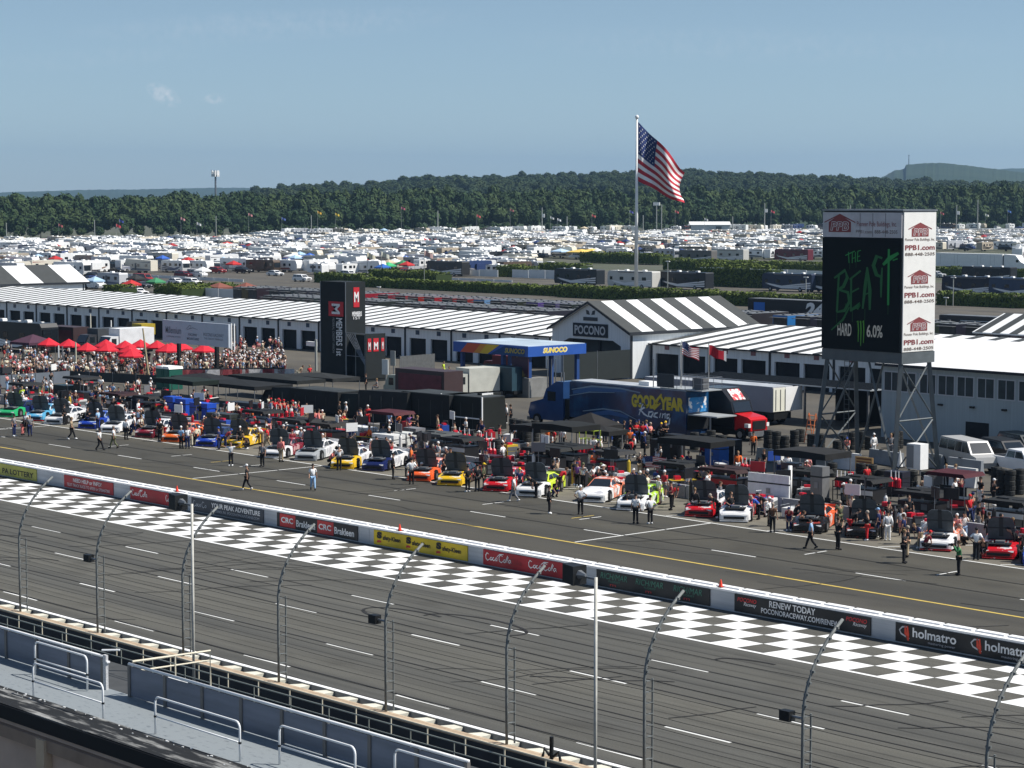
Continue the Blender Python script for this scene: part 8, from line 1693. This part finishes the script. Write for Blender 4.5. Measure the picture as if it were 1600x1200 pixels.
PE = [(112, 687, 'walking', 'R', 'tan', 'black', 'hair', '', 'on the pit road at the left'), (156, 704, 'walking', 'R', 'white', 'black', 'cap', 'black', 'leftmost in the open pit road'), (178, 701, 'walking', 'L', 'white', 'olive', 'hair', '', 'with a camera bag beside the black hooded car'), (197, 687, 'standing', 'A', 'white', 'black', 'cap', 'white', 'between two white cars'),
 (250, 690, 'standing', 'A', 'black', 'black', 'cap', 'red', 'between the maroon and orange cars'), (258, 686, 'leaning', 'L', 'black', 'red', 'cap', 'red', 'beside the orange car'), (283, 701, 'standing', 'A', 'skyblue', 'black', 'cap', 'white', 'in front of the orange car'), (293, 701, 'standing', 'C', 'white', 'navy', 'hair', '', 'in the group before the orange car'), (305, 697, 'leaning', 'A', 'cream', 'black', 'cap', 'white', 'over the blue car nose'), (298, 698, 'standing', 'A', 'pink', 'cream', 'hair', '', 'in the group before the orange car'),
 (342, 703, 'standing', 'L', 'navy', 'navy', 'cap', 'blue', 'between blue and yellow cars'), (361, 728, 'waving', 'C', 'white', 'black', 'hair', '', 'alone in the pit road'), (386, 766, 'walking', 'L', 'black', 'black', 'cap', 'white', 'nearest the checkered strip on the left'), (410, 729, 'standing', 'C', 'grey', 'black', 'cap', 'black', 'with a backpack by the white nosed car'), (439, 722, 'standing', 'A', 'pink', 'tan', 'hair', '', 'beside the white nosed car'), (450, 706, 'leaning', 'L', 'maroon', 'maroon', 'cap', 'maroon', 'behind the white nosed car'), (457, 708, 'standing', 'A', 'maroon', 'maroon', 'cap', 'maroon', 'left of the silver car'),
 (489, 766, 'walking', 'C', 'white', 'skyblue', 'cap', 'black', 'wearing a vest far out in the pit road'), (508, 712, 'standing', 'C', 'black', 'white', 'hair', '', 'between silver and gold cars'), (530, 735, 'arms_crossed', 'A', 'white', 'black', 'cap', 'white', 'official before the white and gold car'), (516, 728, 'crouching', 'R', 'pink', 'black', 'cap', 'white', 'by the gold car nose'), (563, 728, 'crouching', 'L', 'white', 'navy', 'cap', 'white', 'against the navy nosed car'), (572, 724, 'leaning', 'L', 'navy', 'white', 'cap', 'white', 'over the navy nosed car'), (614, 749, 'standing', 'R', 'black', 'black', 'cap', 'black', 'right of the navy nosed car'), (634, 745, 'leaning', 'R', 'black', 'black', 'cap', 'maroon', 'left of the orange red car'),
 (643, 757, 'hands_on_hips', 'A', 'white', 'black', 'cap', 'black', 'official before the orange red car'), (652, 748, 'crouching', 'R', 'maroon', 'black', 'cap', 'white', 'at the orange red car nose'), (676, 746, 'leaning', 'L', 'orange', 'orange', 'cap', 'orange', 'at the orange red car'), (731, 769, 'hands_on_hips', 'A', 'black', 'black', 'cap', 'black', 'first of three beside the golden car'), (746, 768, 'standing', 'A', 'black', 'black', 'cap', 'black', 'second of three beside the golden car'), (756, 764, 'standing', 'R', 'olive', 'black', 'cap', 'yellow', 'third of three beside the golden car'),
 (803, 784, 'walking', 'L', 'white', 'grey', 'hair', '', 'beside the red car'), (812, 772, 'standing', 'A', 'navy', 'black', 'cap', 'yellow', 'behind the neon door'), (838, 778, 'leaning', 'L', 'black', 'black', 'cap', 'black', 'over the striped white car'), (858, 803, 'standing', 'R', 'black', 'black', 'cap', 'black', 'right of the striped white car'), (874, 768, 'leaning', 'R', 'red', 'black', 'hair', '', 'behind the striped white car'), (902, 762, 'standing', 'C', 'purple', 'black', 'cap', 'navy', 'left of the closed hood car'), (911, 765, 'arms_crossed', 'A', 'white', 'black', 'cap', 'olive', 'left of the closed hood car'), (927, 760, 'leaning', 'R', 'white', 'black', 'cap', 'olive', 'behind the closed hood car'),
 (907, 804, 'hands_on_hips', 'A', 'white', 'black', 'cap', 'white', 'official left of the closed hood car'), (957, 772, 'leaning', 'L', 'white', 'black', 'cap', 'white', 'at the roof of the closed hood car'), (968, 776, 'leaning', 'L', 'white', 'black', 'cap', 'black', 'right of the closed hood car'), (974, 796, 'crouching', 'R', 'black', 'black', 'cap', 'black', 'at the lime car nose'), (982, 792, 'leaning', 'R', 'black', 'black', 'cap', 'white', 'over the lime car nose'), (993, 818, 'standing', 'A', 'white', 'black', 'cap', 'black', 'left official of the pair before the lime car'), (1016, 819, 'hands_on_hips', 'A', 'white', 'black', 'cap', 'black', 'right official of the pair before the lime car'), (1000, 780, 'standing', 'A', 'white', 'black', 'cap', 'white', 'behind the lime car'),
 (1186, 812, 'leaning', 'L', 'blue', 'black', 'hair', '', 'by the white and red car'), (1197, 808, 'leaning', 'L', 'black', 'white', 'cap', 'black', 'right of the white and red car'), (1207, 832, 'standing', 'A', 'brown', 'black', 'hair', '', 'looking away before the orange car'), (1248, 830, 'crouching', 'R', 'brown', 'black', 'hair', '', 'at the orange car nose'), (1267, 858, 'walking', 'L', 'skyblue', 'black', 'cap', 'black', 'with straps in front of the orange car'), (1309, 859, 'photographing', 'R', 'black', 'black', 'hair', '', 'on the pit road before the black car'), (1312, 828, 'photographing', 'A', 'olive', 'olive', 'hair', '', 'left of the black car'), (1328, 838, 'leaning', 'R', 'black', 'red', 'cap', 'black', 'over the black car nose'), (1355, 845, 'arms_crossed', 'L', 'black', 'red', 'hair', '', 'right of the black car'), (1372, 840, 'standing', 'L', 'navy', 'navy', 'cap', 'skyblue', 'beside the man in white'),
 (1379, 843, 'standing', 'L', 'black', 'black', 'cap', 'black', 'just left of the person in white'), (1387, 845, 'standing', 'A', 'white', 'white', 'cap', 'black', 'in white team clothes right of the black car'), (1401, 828, 'leaning', 'R', 'black', 'black', 'hair', '', 'beyond the person in white'), (1412, 880, 'arms_crossed', 'R', 'black', 'black', 'hair', '', 'in white shoes out on the pit road'), (1418, 871, 'standing', 'L', 'black', 'tan', 'hair', '', 'behind the one in white shoes'), (1420, 822, 'standing', 'C', 'black', 'black', 'hair', '', 'tall figure behind the two talking'), (1446, 861, 'crouching', 'R', 'maroon', 'black', 'cap', 'red', 'at the white car nose near the right'), (1440, 852, 'leaning', 'R', 'white', 'white', 'hair', '', 'left of the white car near the right'),
 (1498, 899, 'photographing', 'L', 'green', 'black', 'hair', '', 'nearest of all on the right of the pit road'), (1525, 875, 'hands_on_hips', 'A', 'white', 'black', 'cap', 'black', 'official left of the dark red car'), (1500, 848, 'leaning', 'L', 'white', 'white', 'cap', 'red', 'in white at the right car roof'), (1508, 852, 'crouching', 'L', 'white', 'black', 'hair', '', 'behind the nearest photographer'), (1590, 868, 'leaning', 'L', 'black', 'black', 'cap', 'black', 'at the dark red car'), (1582, 858, 'standing', 'L', 'white', 'white', 'hair', '', 'behind the dark red car'), (1545, 850, 'standing', 'A', 'black', 'black', 'hair', '', 'tall figure left of the right edge'),
 (47, 682, 'standing', 'A', 'grey', 'navy', 'hair', '', 'between the two leftmost cars'), (22, 682, 'standing', 'R', 'grey', 'navy', 'cap', 'black', 'in front of the green car'), (35, 680, 'leaning', 'R', 'black', 'pink', 'hair', '', 'beside the light blue car'), (41, 676, 'standing', 'C', 'white', 'black', 'hair', '', 'behind the light blue car'), (118, 655, 'leaning', 'L', 'white', 'navy', 'cap', 'white', 'at the white car door'), (153, 672, 'standing', 'L', 'skyblue', 'navy', 'cap', 'white', 'right of the royal blue car'), (35, 632, 'standing', 'C', 'lime', 'black', 'hair', '', 'in a yellow shirt behind the leftmost cars'), (386, 702, 'crouching', 'L', 'brown', 'black', 'hair', '', 'at the yellow car'), (393, 694, 'leaning', 'L', 'orange', 'black', 'hair', '', 'at the yellow car roof'), (352, 700, 'leaning', 'R', 'maroon', 'navy', 'cap', 'blue', 'left of the yellow car'),
 (575, 664, 'standing', 'C', 'red', 'red', 'cap', 'white', 'alone in a red suit before the black covers'), (504, 672, 'arms_crossed', 'A', 'cream', 'black', 'cap', 'white', 'beside the two pink shirts'), (492, 672, 'standing', 'A', 'pink', 'cream', 'hair', '', 'left pink shirt of the pair'), (498, 673, 'standing', 'R', 'pink', 'pink', 'hair', '', 'right pink shirt of the pair'), (455, 664, 'standing', 'R', 'white', 'white', 'hair', '', 'large white shirt beside the red shirted group'), (463, 660, 'standing', 'L', 'skyblue', 'navy', 'hair', '', 'before the black tents'), (479, 662, 'standing', 'C', 'white', 'tan', 'hair', '', 'in the group before the black tents'), (470, 668, 'leaning', 'L', 'cream', 'black', 'hair', '', 'in the group before the black tents'),
 (541, 660, 'standing', 'L', 'white', 'black', 'cap', 'white', 'before the tall draped transporter'), (530, 658, 'standing', 'R', 'black', 'brown', 'hair', '', 'before the tall draped transporter'), (640, 680, 'standing', 'C', 'purple', 'pink', 'cap', 'white', 'in violet before the black draped box'), (652, 684, 'standing', 'R', 'black', 'black', 'hair', '', 'before the black draped box'), (684, 682, 'standing', 'L', 'tan', 'brown', 'hair', '', 'below the black draped box'), (608, 682, 'seated', 'C', 'white', 'black', 'cap', 'white', 'on the dark red tray cart'), (791, 662, 'standing', 'L', 'white', 'black', 'hair', '', 'right of the lettered black box'), (798, 664, 'standing', 'L', 'black', 'black', 'hair', '', 'right of the lettered black box'),
 (856, 700, 'standing', 'C', 'orange', 'brown', 'cap', 'white', 'orange vest left of the lime rack'), (866, 704, 'standing', 'L', 'red', 'black', 'hair', '', 'left of the lime rack'), (879, 703, 'standing', 'A', 'white', 'black', 'cap', 'white', 'left of the lime rack'), (939, 710, 'seated', 'L', 'white', 'black', 'cap', 'white', 'on a case right of the lime rack'), (984, 705, 'standing', 'A', 'orange', 'black', 'cap', 'red', 'orange vest behind the small printed flag'), (991, 715, 'standing', 'L', 'white', 'black', 'cap', 'blue', 'behind the small printed flag'), (980, 718, 'leaning', 'R', 'red', 'black', 'cap', 'red', 'left of the small printed flag'), (1007, 712, 'standing', 'R', 'navy', 'black', 'cap', 'white', 'above the small printed flag'),
 (1033, 694, 'arms_crossed', 'C', 'black', 'black', 'cap', 'yellow', 'left of the pair at the transporter wheels'), (1040, 694, 'arms_crossed', 'C', 'black', 'black', 'cap', 'yellow', 'right of the pair at the transporter wheels'), (1177, 711, 'standing', 'C', 'orange', 'black', 'cap', 'black', 'orange vest before the white trailer'), (1099, 726, 'standing', 'A', 'maroon', 'navy', 'cap', 'white', 'behind the wide flat canopy'), (1126, 724, 'standing', 'C', 'tan', 'black', 'hair', '', 'right of the blue case'), (1153, 744, 'standing', 'C', 'orange', 'white', 'hair', '', 'left of the red cans row'), (1186, 745, 'seated', 'C', 'pink', 'black', 'cap', 'black', 'right of the red cans row'), (1217, 748, 'photographing', 'C', 'white', 'navy', 'cap', 'white', 'left one of two before the tyres'), (1231, 748, 'arms_crossed', 'C', 'white', 'navy', 'cap', 'white', 'right one of two before the tyres'),
 (1272, 733, 'standing', 'L', 'white', 'black', 'hair', '', 'under the tan barrier left of the tower'), (1323, 706, 'crouching', 'C', 'pink', 'white', 'cap', 'blue', 'between the left tower legs'), (1365, 712, 'standing', 'C', 'white', 'white', 'cap', 'white', 'between the middle tower legs'), (1392, 714, 'standing', 'C', 'grey', 'grey', 'hair', '', 'beside the third tower leg'), (1478, 766, 'standing', 'C', 'black', 'black', 'hair', '', 'before the bright white barrier'), (1493, 766, 'standing', 'L', 'olive', 'black', 'hair', '', 'before the bright white barrier'), (1504, 767, 'leaning', 'L', 'maroon', 'maroon', 'hair', '', 'in red before the bright white barrier'), (1532, 790, 'standing', 'L', 'black', 'white', 'hair', '', 'left of the tyre cage'), (1197, 790, 'leaning', 'L', 'red', 'red', 'cap', 'maroon', 'in red against the white sheet board'),
 (702, 598, 'standing', 'C', 'black', 'cream', 'hair', '', 'alone on the yard before the garage doors'), (693, 590, 'standing', 'R', 'lime', 'lime', 'hair', '', 'in yellow by the wire gate'), (484, 596, 'standing', 'C', 'red', 'black', 'hair', '', 'in red left of the black tower'), (466, 594, 'leaning', 'R', 'tan', 'cream', 'hair', '', 'left of the one in red by the tower'), (572, 612, 'standing', 'L', 'black', 'black', 'hair', '', 'dark figure on the yard edge'), (589, 612, 'seated', 'L', 'grey', 'grey', 'hair', '', 'on the edge right of the dark figure'), (724, 622, 'leaning', 'R', 'orange', 'orange', 'hair', '', 'orange vest left of the rescue truck'), (742, 622, 'leaning', 'L', 'orange', 'orange', 'hair', '', 'orange vest right of the rescue truck')]
seen = {}
for px, py, pz, f, sh, lg, hd, hc, pl in PE:
    p = at(px, py); person(p, pz, facing(f) + prn.uniform(-.5, .5), sh, lg, 'cap' if hd == 'cap' else 'hair', hc or 'black', pl, 'people along the pit road and cars', extra='backpack' if 'backpack' in pl else 'camera' if pz == 'photographing' else None, seat=.0)
# crews behind the wall, scattered among the carts
k = 0
for i in range(165):
    X = prn.uniform(-212, -66); Y = prn.choice((prn.uniform(99.0, 104), prn.uniform(99.0, 104), prn.uniform(105.8, 112), prn.uniform(106, 120)))
    px, py = pix((X, Y, 0))
    if px < -20 or px > 1620 or (840 < px < 1160 and Y > 116): continue
    sh = prn.choice(('white', 'black', 'white', 'grey', 'navy', 'black', 'black', 'white', 'orange', 'maroon', 'black', 'red', 'navy', 'black')); lg = prn.choice(('black', 'black', 'navy', 'grey', 'tan')); c = prn.choice(('black', 'white', 'red', 'navy'))
    zone = 'far left' if px < 200 else 'left' if px < 450 else 'left of middle' if px < 700 else 'middle' if px < 950 else 'below transporter' if px < 1150 else 'near tower' if px < 1400 else 'right'
    person((X, Y, 0), prn.choice(('standing', 'walking', 'arms_crossed', 'leaning', 'leaning', 'hands_on_hips', 'crouching') if Y < 105 else ('standing', 'walking', 'arms_crossed', 'standing', 'leaning', 'hands_on_hips')), prn.uniform(0, 6.28), sh, lg, prn.choice(('cap', 'cap', 'hair')), c, ('among pit carts, ' if Y > 105 else 'by the cars, ') + zone, 'crew members in the pits')
# red shirted group
for i, (px, py) in enumerate(((430, 655), (438, 657), (444, 656), (450, 658), (458, 657), (424, 652), (436, 652), (466, 658))):
    person(at(px, py), prn.choice(('standing', 'arms_crossed')), prn.uniform(0, 6), 'red', 'black', prn.choice(('cap', 'hair')), 'red', 'in the red shirted group', 'people in the red shirted group')
for i, (px, py) in enumerate(((945, 690), (953, 692), (958, 690), (965, 693), (975, 691), (985, 690), (994, 692), (998, 690), (1004, 694), (1010, 692), (1016, 696), (934, 690))):
    person(at(px, py), prn.choice(('standing', 'arms_crossed', 'hands_on_hips')), prn.uniform(0, 6), ('blue', 'skyblue', 'pink', 'blue', 'black', 'black', 'red', 'black', 'red', 'blue', 'pink', 'navy')[i], ('navy', 'black', 'blue')[i % 3], prn.choice(('cap', 'hair')), 'navy', 'gathered at the side of the blue transporter', 'people gathered by the blue transporter')
# crowd of the fan area: more people than one could count, built as masses of full figures
CR = [(.7, .7, .69)] * 5 + [(.015, .015, .017)] * 4 + [(.2, .2, .21), (.5, .03, .04), (.3, .45, .65), (.4, .3, .2), (.18, .02, .03), (.02, .03, .1), (.7, .28, .26), (.6, .56, .42)]
cmats = [skin] + [mat('fan_cloth_%d' % i, c, .9) for i, c in enumerate(sorted(set(CR)))]; cidx = {c: i + 1 for i, c in enumerate(sorted(set(CR)))}
ARR = {}
def arr(me):
    if me.name not in ARR:
        v = np.zeros(len(me.vertices) * 3, np.float32); me.vertices.foreach_get('co', v); l = np.zeros(len(me.loops), np.int32); me.loops.foreach_get('vertex_index', l); t_ = np.zeros(len(me.polygons), np.int32); me.polygons.foreach_get('loop_total', t_); ARR[me.name] = (v.reshape(-1, 3), l, t_)
    return ARR[me.name]
def crowd(lab, boxes, pts, sd):
    q = random.Random(sd); V_, L_, T_, M_ = [], [], [], []; nv = 0
    pts = [at(q.uniform(x0, x1), q.uniform(y0, y1)) for n, x0, x1, y0, y1 in boxes for i in range(n)] + pts
    if 1:
        for p in pts:
            a = q.uniform(0, 6.28); s = q.uniform(.93, 1.04); m = PM[q.choice(('standing', 'standing', 'walking', 'arms_crossed', 'photographing', 'hands_on_hips'))]
            for nm, ci in (('body', 0), ('shirt', cidx[q.choice(CR)]), ('shorts' if q.random() < .6 else 'trousers', cidx[q.choice(CR[5:])]), (q.choice(('cap', 'hair')), cidx[q.choice(CR[3:9])]), ('shoes', cidx[q.choice(CR)])):
                v, l, t_ = arr(m[nm]); w_ = v * s; V_.append(np.stack([w_[:, 0] * math.cos(a) - w_[:, 1] * math.sin(a) + p.x, w_[:, 0] * math.sin(a) + w_[:, 1] * math.cos(a) + p.y, w_[:, 2]], 1)); L_.append(l + nv); T_.append(t_); M_.append(np.full(len(t_), ci, np.int32)); nv += len(v)
    V_, L_, T_, M_ = map(np.concatenate, (V_, L_, T_, M_)); me = bpy.data.meshes.new('crowd'); me.vertices.add(len(V_)); me.vertices.foreach_set('co', V_.reshape(-1).astype(np.float32)); me.loops.add(len(L_)); me.loops.foreach_set('vertex_index', L_)
    me.polygons.add(len(T_)); me.polygons.foreach_set('loop_start', np.concatenate([[0], np.cumsum(T_)[:-1]]).astype(np.int32)); me.polygons.foreach_set('material_index', M_)
    for m in cmats: me.materials.append(m)
    me.update(calc_edges=True); tag(mk('crowd', me), lab, 'crowd', kind='stuff')
crn = random.Random(31); more = [Vector((crn.uniform(-212, -66), crn.choice((crn.uniform(101.5, 104.5), crn.uniform(105.6, 119))), 0)) for i in range(150)]
crowd('further fans in the fan area and crews behind the pit carts', [(150, 350, 445, 566, 587), (22, 355, 440, 546, 560), (75, 3, 160, 582, 596), (60, 158, 264, 574, 595), (45, 262, 350, 572, 589), (60, 60, 345, 560, 578), (30, 5, 70, 550, 578), (18, 10, 80, 608, 626), (16, 100, 240, 615, 635)], [p for p in more if not (815 < pix(p)[0] < 1130 and p.y > 116)], 1)
# remove unused prototypes
for pr_ in RVS + list(CARS.values()) + [TENT, COACH, HAUL, UMB] + list(GEAR.values()):
    if pr_.location.z < -400:
        for c in KID[pr_.name]:
            for g in KID.get(c.name, ()): bpy.data.objects.remove(g)
            bpy.data.objects.remove(c)
        bpy.data.objects.remove(pr_)
# ------------------------------------------------------------------ labels: make each one single out its thing
ORD = ['first', 'second', 'third', 'fourth', 'fifth', 'sixth', 'seventh', 'eighth', 'ninth', 'tenth', 'eleventh', 'twelfth']
bpy.context.view_layer.update()
by = {}
for o in scene.objects:
    if o.parent is None and 'label' in o: by.setdefault(o['label'], []).append(o)
for lab, os_ in by.items():
    if len(os_) > 1:
        os_.sort(key=lambda o: pix(o.location if o.location.length > 1 else o.matrix_world.translation)[0])
        for i, o in enumerate(os_):
            e = ('leftmost' if i == 0 else 'rightmost' if i == len(os_) - 1 else (ORD[i] if i < 12 else '%dth' % (i + 1) if (i + 1) % 10 not in (1, 2, 3) or 10 < (i + 1) % 100 < 14 else '%d%s' % (i + 1, {1: 'st', 2: 'nd', 3: 'rd'}[(i + 1) % 10])) + ' from left')
            wds = (lab + ', ' + e + ' of these').split()
            if len(wds) > 16: wds = (lab + ', ' + e).split()
            if len(wds) > 16: wds = lab.split()[:16 - len(e.split())]; wds[-1] = wds[-1].rstrip(',') + ','; wds += e.split()
            o['label'] = ' '.join(wds)
    elif len(lab.split()) > 16: os_[0]['label'] = ' '.join(lab.split()[:16])

# ------------------------------------------------------------------ haze
hz_ = MB().box(-12600, 12600, -12600, 12600, -1.3, 330)
hm = bpy.data.materials.new('haze'); hm.use_nodes = True; hn = hm.node_tree.nodes; hn.remove(hn['Principled BSDF'])
pv = hn.new('ShaderNodeVolumePrincipled'); pv.inputs['Color'].default_value = (.36, .58, .84, 1); pv.inputs['Density'].default_value = HAZE; pv.inputs['Anisotropy'].default_value = .2
hm.node_tree.links.new(pv.outputs[0], hn['Material Output'].inputs['Volume'])
o = hz_.build('haze', hm); tag(o, 'thin blue summer haze over the whole place', 'haze', kind='stuff')
